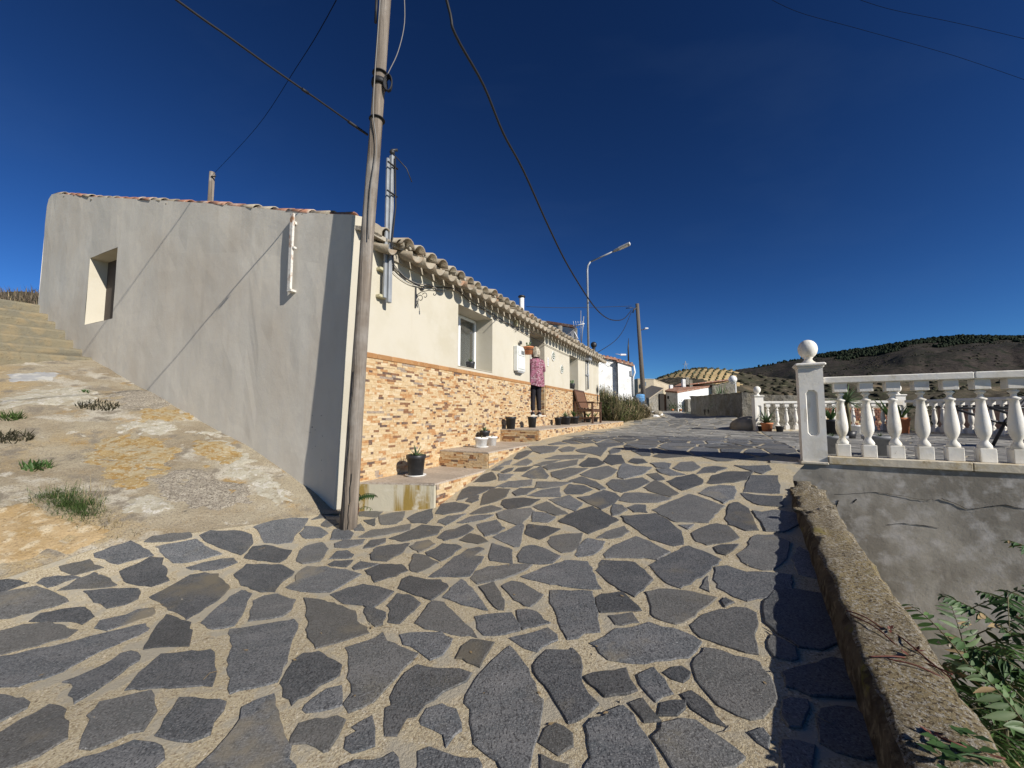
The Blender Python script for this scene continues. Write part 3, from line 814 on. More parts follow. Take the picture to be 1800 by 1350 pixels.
# platforms in front of the house cover part of the street
def under_platform(x, y):
    u, g = hpos(x, y); return 0 < u < 12.9 and g > -1.0
def clip(poly, p0, n):
    out = []
    for a in range(len(poly)):
        p = poly[a]; q = poly[(a+1) % len(poly)]
        dp = (p[0]-p0[0])*n[0]+(p[1]-p0[1])*n[1]; dq = (q[0]-p0[0])*n[0]+(q[1]-p0[1])*n[1]
        if dp <= 0: out.append(p)
        if (dp < 0) != (dq < 0):
            t = dp/(dp-dq); out.append((p[0]+(q[0]-p[0])*t, p[1]+(q[1]-p[1])*t))
    return out
TL0 = np.array([3.36, 4.52]); TLd = np.array([7.5, 12.0])-TL0; TLd = TLd/np.linalg.norm(TLd); TLn = np.array([TLd[1], -TLd[0]])
PLn = np.array(GD); PL0 = np.array(hw((0, -.87, 0))[:2])
PAn = np.array([.857, -.515])
for c in cells:
    cx_, cy_ = cent(c); u_, g_h = hpos(cx_, cy_)
    if 4.0 < cy_ < 12.3: c = clip(c, TL0-TLn*.012, TLn)
    if cy_ < 4.3: c = clip(c, (np.array([2.05, 2.75])-PAn*.03), PAn)
    if -.2 < u_ < 13: c = clip(c, PL0, PLn)
    if len(c) < 3 or abs(area(c)) < .006: continue
    zs = HN(c)
    if any(in_pic(p[0], p[1], z) for p, z in zip(c, zs)) and not fits(c): continue
    if any(x < LBx(y)+.03 or x > RBx(y)+.03 for x, y in c): continue
    if any(under_platform(*p) for p in c): continue
    vor.append(c)
seeds2 = jitter_grid(-5.5, 2.2, -.2, 3.6, .23)
keep2 = [(LBx(y)+.1 < x < RBx(y)-.2) and not (y > .3 and -10 < proj((x, y, -1.25))[0] < 1810 and proj((x, y, -1.25))[1] < 1345) for (x, y) in seeds2]
TB += [(min(p[0] for p in q), max(p[0] for p in q), min(p[1] for p in q), max(p[1] for p in q), q) for q in vor if cent(q)[1] < 4.2]
for c in voronoi(seeds2, keep2, .016, None):
    if fits(c) and not any(x < LBx(y)+.03 for x, y in c): vor.append(c)
def rough_poly(p, step, amp):
    n = len(p); out = []
    for i in range(n):
        a = p[i]; b = p[(i+1) % n]; l = math.hypot(b[0]-a[0], b[1]-a[1])
        m = max(1, min(4, int(round(l/step))))
        for j in range(m):
            t = j/m; q = (a[0]+(b[0]-a[0])*t, a[1]+(b[1]-a[1])*t)
            out.append((q[0]+rng.uniform(-amp, amp), q[1]+rng.uniform(-amp, amp)))
    return out
def stone_into(mb, p, h=.008, dz=0.0, bevel=.005, z_of=None, step=.05, amp=.008, tilt=True):
    if area(p) < 0: p = p[::-1]
    p = rough_poly(p, step, amp)
    c = cent(p)
    zz = (HN(p) if z_of is None else np.full(len(p), z_of))
    tx, ty = (rng.uniform(-.012, .012), rng.uniform(-.012, .012)) if tilt else (0, 0)
    top = [(q[0], q[1], z+h+tx*(q[0]-c[0])+ty*(q[1]-c[1])) for q, z in zip(p, zz)]
    n = len(p)
    lo = [(q[0], q[1], z-.03) for q, z in zip(p, zz)]
    sh = shrink(p, bevel)
    mid = [(q[0], q[1], t[2]-bevel*.55) for q, t in zip(p, top)]
    tp = [(q[0], q[1], t[2]) for q, t in zip(sh, top)]
    zc = float(HN([c])[0]) if z_of is None else z_of
    vs = lo+mid+tp+[(c[0], c[1], zc+h)]
    fs = []
    for i in range(n):
        k_ = (i+1) % n
        fs += [(i, k_, n+k_, n+i), (n+i, n+k_, 2*n+k_, 2*n+i), (2*n+i, 2*n+k_, 3*n)]
    mb.add(vs, fs)
def camd(p):
    c = cent(p); return abs(area(p))/(max(.5, c[1])**3 + (c[0] if c[1] < .3 else 0)**2)
def grow(p):
    if area(p) < 0: p = p[::-1]
    n = len(p); d = .0005+.0019*max(1, cent(p)[1]); out = []
    for i in range(n):
        a = p[i-1]; b = p[i]; c = p[(i+1) % n]
        e1 = Vector((b[0]-a[0], b[1]-a[1])).normalized(); e2 = Vector((c[0]-b[0], c[1]-b[1])).normalized()
        nn = Vector((e1.y+e2.y, -e1.x-e2.x))
        if nn.length < 1e-4: out.append(b); continue
        nn.normalize(); k_ = d/max(.6, nn.dot(Vector((e1.y, -e1.x))))
        out.append((b[0]+nn.x*k_, b[1]+nn.y*k_))
    return out
polys = [grow(p) for p in polys if abs(area(p)) > .0015]
polys.sort(key=lambda p: -camd(p))
vor_vis = sorted([p for p in vor if cent(p)[1] > 1], key=lambda p: cent(p)[1])
n_parts = 0
for p in polys:
    if n_parts >= 230: break
    if abs(area(p)) < 0.0015: continue
    mb = MB(); stone_into(mb, p); c = cent(p)
    o = mb.build('paving_stone', M['slate'], street); n_parts += 1
for p in vor_vis[:300-n_parts]:
    mb = MB(); stone_into(mb, p, step=.2, amp=.008); mb.build('paving_stone', M['slate'], street)
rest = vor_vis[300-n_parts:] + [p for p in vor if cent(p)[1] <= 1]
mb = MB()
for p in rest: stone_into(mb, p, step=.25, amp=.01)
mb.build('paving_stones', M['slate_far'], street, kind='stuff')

# ------------------------------------------------------------------ terrace behind the balustrade
E1 = np.array([.866, -.5]); N1 = np.array([.5, .866])     # along the near balustrade, and inwards from it
B0 = np.array([3.42, 4.5])
tpoly = [(3.36, 4.52), (7.5, 12.0), (11.3, 12.0), (11.6, 3.0), (8.6, 1.55)]
mb = MB(); mb.prism([(3.36, 4.52), (8.9, 1.35), (11.6, 3.0), (11.3, 12.4), (7.62, 12.4)], ZT-.12, ZT)
terrace = mb.build('terrace', M['mortar'], kind='structure')
sd = jitter_grid(3, 11.6, 1, 12.6, .36)
def in_terr(x, y):
    e = (x-3.36)*.866*1.0
    if x < lerp_poly([(3.36, 4.52), (7.5, 12.0)], y)-.4 and y > 4.5: return False
    if (np.array([x, y])-B0)@N1 < -.2: return False
    return x < 11.2 and y < 12.2
kp = [in_terr(*q) for q in sd]
tc = [clip(clip(c, TL0+TLn*.012, -TLn), B0+N1*.13, -N1) for c in voronoi(sd, kp, .016, None)]
tc = [c for c in tc if len(c) > 2 and abs(area(c)) > .008 and all(q[0] < 11.4 for q in c)]
tc.sort(key=lambda c: cent(c)[1])
mb = MB()
for i, p in enumerate(tc):
    if i < 60:
        m1 = MB(); stone_into(m1, p, step=.25, z_of=ZT); m1.build('paving_stone', M['slate'], terrace)
    else: stone_into(mb, p, step=.25, z_of=ZT)
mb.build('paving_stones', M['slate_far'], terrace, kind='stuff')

# ------------------------------------------------------------------ worn concrete steps up the bank
stairs = thing('steps', (*hw((-1.5, 7, 0))[:2], 1.0), 'worn ochre concrete steps climbing the bank beside the grey gable', 'steps')
sg = [(6.75, 1.06), (7.25, 1.25), (7.68, 1.46), (8.12, 1.70), (8.62, 1.93), (9.1, 2.15), (9.62, 2.42)]
for i, (g0, zt) in enumerate(sg):
    g1 = sg[i+1][0]+.25 if i < 6 else 10.6
    zb = (sg[i-1][1] if i else .9)-.45
    rows = []
    for k in range(40):
        u = 0.02-6.5*k/39
        j = .03*fbm(u, i*3.1, 1.2); w = .02*fbm(u*3, i+.5, 2)
        sl = -.05*k/39*0 - .02*(-u)
        go = g0+j-.10*(-u)*.35
        rows.append([hw((u, go, zb)), hw((u, go-.01+w, zt-.05+sl)), hw((u, go+.01+w, zt-.015+sl+j*.3)), hw((u, go+.06, zt+sl+w*.3)), hw((u, (go+g1)/2, zt+sl+.012*fbm(u*2, i, 2))), hw((u, g1, zt+sl))])
    mb = MB(); mb.grid(rows, smooth=False); mb.build('step', M['steps_concrete'], stairs)

# ------------------------------------------------------------------ the house
house = thing('house', (HC[0], HC[1], -1.12), 'long low cream village house with grey rendered gable, split stone dado and clay tile eaves', 'house')
W1 = (2.14, 3.33, .777, 1.81); DR = (5.17, 6.15, -.05, 1.96); W2 = (8.31, 9.25, .755, 1.80)
UE = 12.18
def holed_face(mb, us, zs, holes, gfun, mi=0):
    for i in range(len(us)-1):
        for j in range(len(zs)-1):
            uc = (us[i]+us[i+1])/2; zc = (zs[j]+zs[j+1])/2
            if any(h[0] < uc < h[1] and h[2] < zc < h[3] for h in holes): continue
            mb.add([(us[i], gfun, zs[j]), (us[i+1], gfun, zs[j]), (us[i+1], gfun, zs[j+1]), (us[i], gfun, zs[j+1])], [(0, 1, 2, 3)], mi)
def reveal(mb, h, g0, g1, mi=0):
    a, b, c, d = h
    mb.add([(a, g0, c), (a, g1, c), (a, g1, d), (a, g0, d)], [(0, 1, 2, 3)], mi)
    mb.add([(b, g0, c), (b, g0, d), (b, g1, d), (b, g1, c)], [(0, 1, 2, 3)], mi)
    mb.add([(a, g0, d), (a, g1, d), (b, g1, d), (b, g0, d)], [(0, 1, 2, 3)], mi)
    mb.add([(a, g0, c), (b, g0, c), (b, g1, c), (a, g1, c)], [(0, 1, 2, 3)], mi)
mb = MB(hw)
us = sorted({.10, UE, *W1[:2], *DR[:2], *W2[:2]}); zs = sorted({-1.5, 2.12, *W1[2:], *DR[2:], *W2[2:]})
holed_face(mb, us, zs, [W1, DR, W2], 0.0)
for h, d in ((W1, .45), (DR, .45), (W2, .45)): reveal(mb, h, 0.0, d)
mb.add([(UE, 0, -1.5), (UE, 9.6, -1.5), (UE, 9.6, 4.7), (UE, 0, 2.12)], [(0, 1, 2, 3)])
mb.add([(.1, 0, 2.12), (UE, 0, 2.12), (UE, .35, 2.2), (.1, .35, 2.2)], [(0, 1, 2, 3)])
# bevelled near corner, cream above, running under the grey render
wall_mb = mb
# grey gable wall
WG = (6.03, 7.205, 1.722, 3.055)
TP = [(0.085, 2.34), (.5, 2.44), (1.1, 2.605), (2.2, 2.93), (3.2, 3.22), (4.28, 3.52), (5.5, 3.85), (7.0, 4.25), (8.3, 4.62), (9.2, 4.88), (9.5, 4.93), (9.66, 4.86), (9.72, 4.7)]
def gtop(g): return float(np.interp(g, [a for a, b in TP], [b for a, b in TP]))
gs = sorted(set([t[0] for t in TP]+[WG[0], WG[1]]+list(np.linspace(.085, 9.72, 36))))
def gable_u(g, z):
    o_ = -.012*fbm(g, z, .9, 3)*1.2
    e = max(0, .5-g)/.5
    return o_-.005 - .05*e*max(0, (1.2-z))/2.5
mb = MB(hw)
def zcol(g):
    zb = prof(g)-.5
    if WG[0]-1e-6 <= g <= WG[1]+1e-6: a = list(np.linspace(zb, WG[2], 8))+list(np.linspace(WG[2], WG[3], 6))[1:]+list(np.linspace(WG[3], gtop(g), 5))[1:]
    else: a = list(np.linspace(zb, WG[2] if g > 2 else (zb+gtop(g))/2, 8))+list(np.linspace(WG[2] if g > 2 else (zb+gtop(g))/2, WG[3] if g > 4.5 else gtop(g)-.3, 6))[1:]+list(np.linspace(WG[3] if g > 4.5 else gtop(g)-.3, gtop(g), 5))[1:]
    return a
gx = lambda g, z: g + (.10*max(0, (1.6-z))/2.7 if g < .3 else 0)
cols = [[(gable_u(g, z), gx(g, z), z) for z in zcol(g)] for g in gs]
for i in range(len(gs)-1):
    gc = (gs[i]+gs[i+1])/2
    for j in range(len(cols[0])-1):
        if WG[0] < gc < WG[1] and 7 <= j < 12: continue
        mb.add([cols[i][j], cols[i][j+1], cols[i+1][j+1], cols[i+1][j]], [(0, 1, 2, 3)], 0, False)
# top edge and far return
for i in range(len(gs)-1):
    a = cols[i][-1]; b = cols[i+1][-1]
    mb.add([a, (a[0]+.35, a[1], a[2]+.0), (b[0]+.35, b[1], b[2]), b], [(0, 1, 2, 3)])
mb.add([cols[-1][0], (9.5, 9.72, .5), (9.5, 9.72, 4.6), cols[-1][-1]], [(0, 1, 2, 3)])
gw = mb.build('gable_wall', M['cement_render'], house)
c0 = cols[0]
for j in range(len(c0)-1): wall_mb.add([c0[j], (.10, 0, c0[j][2]), (.10, 0, c0[j+1][2]), c0[j+1]], [(0, 1, 2, 3)])
wall = wall_mb.build('wall', M['cream_paint'], house)
mb = MB(hw)
a, b, c, d = WG
R0, R1 = -.004, .26
mb.add([(R0, b, c), (R1, b, c), (R1, b, d), (R0, b, d)], [(0, 1, 2, 3)])
mb.add([(R0, a, c), (R1, a, c), (R1, a, d), (R0, a, d)], [(0, 1, 2, 3)])
mb.add([(R0, a, d), (R1, a, d), (R1, b, d), (R0, b, d)], [(0, 1, 2, 3)])
mb.add([(R0, a, c), (R1, a, c), (R1, b, c), (R0, b, c)], [(0, 1, 2, 3)])
mb.build('window_recess', M['cream_paint'], house)
mb = MB(hw); mb.box(R1, R1+.04, a, b, c, d); mb.build('shutter', M['shutter_brown'], house)  # back panel of the recess, its shade put into the dark colour

# ---- windows and door
def window(h, gd, curtain=True):
    a, b, c, d = h
    w = MB(hw); f = .055
    for (x0, x1, z0, z1) in ((a+.01, a+f, c+.01, d-.01), (b-f, b-.01, c+.01, d-.01), (a+f, b-f, c+.01, c+f), (a+f, b-f, d-f, d-.01), ((a+b)/2-.03, (a+b)/2+.03, c+f, d-f)):
        w.bbox(x0, x1, gd-.03, gd+.03, z0, z1, .004)
    wf = w.build('window', M['white_frame'], house)
    for x0, x1 in ((a+f, (a+b)/2-.03), ((a+b)/2+.03, b-f)):
        g_ = MB(hw); g_.box(x0, x1, gd-.004, gd+.004, c+f, d-f); g_.build('pane', M['window_glass'], wf)
    if curtain:
        cu = MB(hw); n = 30; rows = []
        for z in (c+.03, d-.03):
            rows.append([(a+(b-a)*k/n, gd+.10+.02*math.sin(k*1.5), z) for k in range(n+1)])
        cu.grid(rows); cu.build('curtain', M['curtain'], wf)
window(W1, .385); window(W2, .385)
mb = MB(hw); mb.box(W1[0]-.0, W1[1]+.0, -.012, .34, W1[2]-.002, W1[2]+.006); mb.build('window_sill', M['cream_paint'], house)
mb = MB(hw); mb.box(W2[0], W2[1], -.012, .34, W2[2]-.002, W2[2]+.006); mb.build('window_sill', M['cream_paint'], house)
dr = MB(hw); dr.bbox(DR[0]+.05, DR[1]-.05, .39, .43, DR[2]+.01, DR[3]-.05)
for x0 in (DR[0]+.14, (DR[0]+DR[1])/2+.05):
    for z0, z1 in ((.1, .8), (.95, 1.75)): dr.bbox(x0, x0+.30, .37, .395, z0, z1, .008)
door = dr.build('door', M['door_wood'], house)
mb = MB(hw)
for x0, x1, z0, z1 in ((DR[0], DR[0]+.05, DR[2], DR[3]), (DR[1]-.05, DR[1], DR[2], DR[3]), (DR[0]+.05, DR[1]-.05, DR[3]-.05, DR[3])): mb.box(x0+.003, x1-.003, .36, .45, z0+.003, z1-.003)
mb.build('door_frame', M['white_frame'], house)
mb = MB(hw); mb.tube([(DR[1]-.16, .37, .95), (DR[1]-.16, .33, .95), (DR[1]-.28, .33, .95)], .011); mb.build('handle', M['galvanised'], door)

# ---- split stone ledger cladding
unit = []
for i in range(8):
    q = MB(); q.bbox(-.5, .5, -.5, .5, -.5, .5, .03)
    me_o = q.build('stone_strip', STRIP[i]); unit.append(me_o.data); bpy.data.objects.remove(me_o)
strips = []        # (owner, centre world, rot, size, palette)
def clad(owner, P0, D, L, zlo, zhi, Nrm, flip=False, zlo_f=None):
    """strips on a vertical face starting at P0 (x, y), direction D, outward normal Nrm"""
    z = zhi; row = .0285; out = []
    rot = math.atan2(D[1], D[0])
    while z-row > zlo-.03:
        s_ = -rng.uniform(0, .08)
        while s_ < L:
            l_ = rng.choice([.04, .055, .07, .09, .12, .15]); e = min(L, s_+l_); b_ = max(0, s_)
            if e-b_ > .015:
                sm = (b_+e)/2
                zl = zlo_f(sm) if zlo_f else zlo
                if z > zl+.004:
                    dep = rng.uniform(.008, .0155)
                    hh = row if rng.rand() > .13 else row*2
                    out.append(((P0[0]+D[0]*sm+Nrm[0]*(dep/2), P0[1]+D[1]*sm+Nrm[1]*(dep/2), z-hh/2), rot, (e-b_-.0008, dep, hh-.0008), int(rng.choice(8, p=np.array(PALW)/sum(PALW)))))
            s_ += l_
        z -= row
    strips.append((owner, out))
dado = MB(hw)
dado.box(.10, DR[0], -.012, .0, -1.3, .66); dado.box(DR[1], UE, -.012, 0, -.8, .66); dado.box(DR[0]-.001, DR[1]+.001, -.0125, -.0005, -.8, -.055)
dado_o = dado.build('dado', M['grout'], house)
def hP(u, g): return hw((u, g, 0))[:2]
nout = (-GD[0], -GD[1])
gz = lambda u: (-.80 if u < 1.66 else (-.56 if u < 3.68 else -.32))
clad(dado_o, hP(.11, -.012), UD, DR[0]-.12, -1, .657, nout, zlo_f=lambda s_: gz(s_+.11))
clad(dado_o, hP(DR[1]+.01, -.012), UD, UE-DR[1]-.02, -.32, .657, nout)
clad(dado_o, hP(DR[0], -.0125), UD, DR[1]-DR[0], -.32, -.058, nout)
# returns inside the doorway
dd = MB(hw); dd.box(DR[1]-.012, DR[1], .004, .35, DR[2]+.002, .66); dd.build('dado', M['grout'], house)
dd = MB(hw); dd.box(DR[0], DR[0]+.012, .004, .35, DR[2]+.002, .66); dd.build('dado', M['grout'], house)
clad(dado_o, hP(DR[1]-.012, .004), GD, .34, -.05, .657, (-UD[0], -UD[1]))
# border tiles
u = .10
while u < UE-.05:
    e = min(u+.25, UE)
    if not (u < DR[1] and e > DR[0]) :
        q = MB(hw); q.bbox(u+.001, e-.001, -.032, .0, .658, .724, .008); q.build('border_tile', M['terracotta_trim'], house)
        u = e
    elif u < DR[0]-.02: 
        q = MB(hw); q.bbox(u+.001, DR[0], -.032, .0, .66, .712, .008); q.build('border_tile', M['terracotta_trim'], house); u = DR[1]
    else: u = DR[1]
q = MB(hw); q.bbox(DR[1]-.024, DR[1], .004, .35, .66, .712, .006); q.build('border_tile', M['terracotta_trim'], house)
# threshold
q = MB(hw); q.bbox(DR[0]-.005, DR[1]+.005, -.03, .4, -.075, -.045, .006); q.build('threshold', M['floor_tile_edge'], house)

# ---- stepped platforms in front of the house
plat = thing('entrance_platform', (*hw((6, -.4, 0))[:2], -1.1), 'three tiled platform steps with split stone sides running along the house front', 'steps')
def platform(poly, zt, zb, faces, front_mat):
    q = MB(hw); q.prism(poly, zb, zt-.02); s_o = q.build('step', front_mat, plat); recalc(s_o)
    return s_o
PW = -.84
P1 = [(.108, -.005), (.42, PW), (1.66, PW), (1.66, -.005)]
P2 = [(1.66, -.014), (1.66, PW), (3.64, PW), (3.64, -.014)]
P3 = [(3.64, -.014), (3.64, PW+.02), (12.7, PW+.02), (12.7, .3), (12.2, .3), (12.2, -.014)]
s1 = platform(P1, -.78, -1.5, None, M['stained_plaster'])
s2 = platform(P2, -.54, -1.3, None, M['grout'])
s3 = platform(P3, -.30, -1.1, None, M['grout'])
def zg_side(u0):
    def f(s_):
        x, y, _ = hw((u0+s_, PW, 0)); return H(x, y)-.03
    return f
clad(s1, hP(.45, PW), UD, 1.20, -1.1, -.80, nout, zlo_f=zg_side(.45))
clad(s2, hP(1.66, PW), UD, 1.98, -.9, -.56, nout, zlo_f=zg_side(1.66))
clad(s3, hP(3.64, PW+.02), UD, 9.04, -.6, -.32, nout, zlo_f=zg_side(3.64))
nU = (-UD[0], -UD[1])
clad(s2, hP(1.66, -.02), (-GD[0], -GD[1]), .81, -.80, -.56, nU)
clad(s3, hP(3.64, -.02), (-GD[0], -GD[1]), .79, -.56, -.32, nU)
def tile_top(owner, u0, u1, g0, g1, zt, d=.30, cut=None):
    nu = max(1, round((u1-u0)/d)); ng = max(1, round((g1-g0)/d))
    for i in range(nu):
        for j in range(ng):
            a = u0+(u1-u0)*i/nu; b = u0+(u1-u0)*(i+1)/nu; c = g0+(g1-g0)*j/ng; e = g0+(g1-g0)*(j+1)/ng
            q = MB(hw)
            if cut:
                pl = [(max(cut(c), a), c), (b, c), (b, e), (max(cut(e), a), e)]
                if pl[0][0] > b-.01 or pl[3][0] > b-.01: pl = [(min(p[0], b-.005), p[1]) for p in pl]
                pl = [(p[0]+(.002 if k in (0, 3) else -.002), p[1]+(.002 if k < 2 else -.002)) for k, p in enumerate(pl)]
                q.prism(pl, zt-.021, zt)
            else: q.bbox(a+.002, b-.002, c+.002, e-.002, zt-.021, zt+rng.uniform(-.0005, .0005), .002)
            o = q.build('floor_tile', M['floor_tile'], owner); 
            if cut: recalc(o)
cutf = lambda g: .108+(.42-.108)*min(1, max(0, g/PW))
tile_top(s1, .108, 1.655, PW-.008, -.013, -.78, cut=cutf)
tile_top(s2, 1.645, 3.635, PW-.012, -.016, -.54)
tile_top(s3, 3.625, 12.7, PW+.008, -.016, -.30)

# choose the strips that show largest, the rest joined
allst = [(ow, st) for ow, lst in strips for st in lst]
def key(st):
    c = st[0]; return math.sqrt(c[0]**2+c[1]**2+c[2]**2)/math.sqrt(st[2][0]*st[2][2])
order = sorted(range(len(allst)), key=lambda i: key(allst[i][1]))
singles = {}
chosen = set()
cnt = {}
for i in order:
    ow = allst[i][0]
    if cnt.get(ow.name, 0) < (290 if ow is dado_o else 60):
        chosen.add(i); cnt[ow.name] = cnt.get(ow.name, 0)+1
joined = {}
for i, (ow, st) in enumerate(allst):
    c, rot, sz, pal = st
    if i in chosen:
        o = bpy.data.objects.new('stone_strip', unit[pal]); COL.objects.link(o); o.parent = ow
        off = Vector((0, 0, 0)); q = ow
        while q is not None: off += q.location; q = q.parent
        o.location = Vector(c)-off; o.rotation_euler = (0, 0, rot); o.scale = sz
    else: joined.setdefault(ow.name, (ow, []))[1].append(st)
for ow, lst in joined.values():
    q = MB()
    for c, rot, sz, pal in lst:
        co, si = math.cos(rot), math.sin(rot); hx, hy, hz = sz[0]/2, sz[1]/2, sz[2]/2
        vs = []
        for (x, y, z) in ((-hx, -hy, -hz), (hx, -hy, -hz), (hx, hy, -hz), (-hx, hy, -hz), (-hx, -hy, hz), (hx, -hy, hz), (hx, hy, hz), (-hx, hy, hz)):
            vs.append((c[0]+x*co-y*si, c[1]+x*si+y*co, c[2]+z))
        q.add(vs, [(0, 1, 5, 4), (1, 2, 6, 5), (2, 3, 7, 6), (3, 0, 4, 7), (4, 5, 6, 7), (3, 2, 1, 0)], pal)
    q.build('stone_strips', STRIP, ow, kind='stuff')

# ---- roof
RS = .272
def rz(g): return 2.20+RS*g
q = MB(hw)
q.box(.0, UE+.1, -.05, 9.6, 0, .06)
q.v = []; q.f = []; q.m = []; q.sm = []
a0, a1, g0, g1 = .02, UE+.12, -.10, 9.62
vs = [(a0, g0, rz(g0)-.05), (a1, g0, rz(g0)-.05), (a1, g1, rz(g1)-.05), (a0, g1, rz(g1)-.05), (a0, g0, rz(g0)), (a1, g0, rz(g0)), (a1, g1, rz(g1)), (a0, g1, rz(g1))]
q.add(vs, [(3, 2, 1, 0), (4, 5, 6, 7), (0, 1, 5, 4), (1, 2, 6, 5), (2, 3, 7, 6), (3, 0, 4, 7)])
roof = q.build('roof', M['roof_mortar'], house)
def tile_mesh(name, m_, r0=.098, r1=.078, L=.44, seg=7, th=.014, arc=math.pi*.94):
    q = MB(); vs = []
    for (y, r) in ((0, r0), (L, r1)):
        for t in (r, r-th):
            for k in range(seg+1):
                an = math.pi/2+arc/2-arc*k/seg
                vs.append((t*math.cos(an), y, t*math.sin(an)))
    n = seg+1; fs = []
    for k in range(seg):
        fs.append((k, k+1, 2*n+k+1, 2*n+k)); fs.append((n+k+1, n+k, 3*n+k, 3*n+k+1))
        fs.append((k+1, k, n+k, n+k+1)); fs.append((2*n+k, 2*n+k+1, 3*n+k+1, 3*n+k))
    fs.append((0, 2*n, 3*n, n)); fs.append((n-1, 2*n-1, 4*n-1, 3*n-1))
    q.add(vs, fs, 0, True)
    o = q.build(name, m_); recalc(o); me = o.data; bpy.data.objects.remove(o); return me
tcov = tile_mesh('roof_tile', M['roof_tile']); tred = tile_mesh('roof_tile', M['roof_tile_red'])
def put_tile(u, g, z, pitch=math.atan(RS), flip=False, me=tcov, rzj=0.0, sc=1.0):
    o = bpy.data.objects.new('roof_tile', me); COL.objects.link(o); o.parent = roof
    w = Vector(hw((u, g, z))) - house.location
    # tile local +y points up the slope (into the house)
    R = Matrix.Rotation(HROT+rzj, 4, 'Z') @ Matrix.Rotation(pitch, 4, 'X')
    if flip: R = R @ Matrix.Rotation(math.pi, 4, 'Y')
    o.matrix_local = Matrix.Translation(w) @ R @ Matrix.Scale(sc, 4)
    return o
SP = .262; nt = int((UE+.1-.62)/SP)
ZCH = 2.08
for i in range(nt+1):
    u = .60+i*SP
    put_tile(u+SP/2+rng.uniform(-.008, .008), -.30+rng.uniform(-.02, .02), ZCH+rng.uniform(-.008, .008), flip=True, rzj=rng.uniform(-.04, .04), sc=1.24)
    put_tile(u+rng.uniform(-.012, .012), -.215+rng.uniform(-.03, .03), ZCH+.045+rng.uniform(-.012, .012), rzj=rng.uniform(-.08, .08), sc=rng.uniform(1.14, 1.24))
# mortar packing between the eave tiles
q = MB(hw)
for i in range(nt+1):
    u = .60+i*SP
    if rng.rand() < .5: q.sphere((u+.10+rng.uniform(-.02, .02), -.20, ZCH+.075), .022, 8, 5, 0, (1.2, 1, 1.6))
    if rng.rand() < .4: q.sphere((u+rng.uniform(-.05, .05), -.06, 2.245), .035, 8, 6, 0, (1.4, 1, .6))
q.box(.58, UE, -.03, .05, 1.98, 2.17)
q.build('mortar_packing', M['roof_mortar'], roof)
q = MB(hw)
rows_n = 24
for r_ in range(rows_n):
    for i in range(nt+2):
        u = .60+i*SP; g = .12+r_*.385; z = rz(g)+.0
        n_ = 6; vs = []
        jr = rng.uniform(-.01, .01)
        for (gg, rr) in ((g, .098), (g+.42, .08)):
            for k in range(n_+1):
                an = math.pi*k/n_
                vs.append((u+jr+rr*math.cos(an), gg, rz(gg)+.01+rr*math.sin(an)+(.02 if gg == g else 0)))
        q.add(vs, [(k, k+1, n_+2+k, n_+1+k) for k in range(n_)], 0, True)
q.build('roof_tiles', M['roof_tile'], roof, kind='stuff')
# verge tiles bedded along the sloping gable top
q = MB(hw)
g = .15; k = 0
while g < 9.35:
    z = gtop(g+.15)-.055; pit = math.atan((gtop(min(9.4, g+.35))-gtop(g))/.35)
    put_tile(.095+rng.uniform(-.015, .01), g, z-.006, pitch=pit, me=tred if rng.rand() < .6 else tcov, rzj=rng.uniform(-.05, .05), sc=rng.uniform(.95, 1.05))
    if rng.rand() < .75: q.sphere((.02+rng.uniform(-.01, .02), g+rng.uniform(0, .2), gtop(g)-.0), .032, 8, 5, 0, (.8, rng.uniform(1.2, 3.0), .6))
    g += rng.uniform(.34, .40); k += 1
q.build('mortar_packing', M['roof_mortar'], roof)
# rough corner block under the first tiles
q = MB(hw); q.bbox(.08, .30, -.12, .10, 2.13, 2.29, .03); q.build('eave_block', M['roof_tile'], house)
for (u, g, z, fl) in ((.33, -.24, 2.02, True), (.50, -.20, 2.10, False), (.36, -.10, 2.20, False)): put_tile(u, g, z, flip=fl, rzj=.15)
# chimneys
q = MB(); u_, z_ = fac(917, 541, .55); zt_ = fac(917, 523, .55)[1]
c_ = hw((u_, .55, 0)); q.tube([(c_[0], c_[1], rz(.55)), (c_[0], c_[1], zt_)], .062, 14); q.build('flue_pipe', M['limewash'], house)
q = MB(); q.lathe([(.09, 0), (.095, .03), (.07, .05), (.01, .06)], 14, (c_[0], c_[1], zt_)); q.build('flue_cap', M['black_plastic'], house)
u_, z_ = fac(1044, 628, .3); zt_ = fac(1044, 609, .3)[1]; c_ = hw((u_, .3, 0))
q = MB(); q.tube([(c_[0], c_[1], rz(.3)-.05), (c_[0], c_[1], zt_)], .07, 12); q.sphere((c_[0], c_[1], zt_+.06), .13, 12, 8); q.build('flue_pipe', M['black_plastic'], house, label='short black flue with round cowl at the far end of the roof')
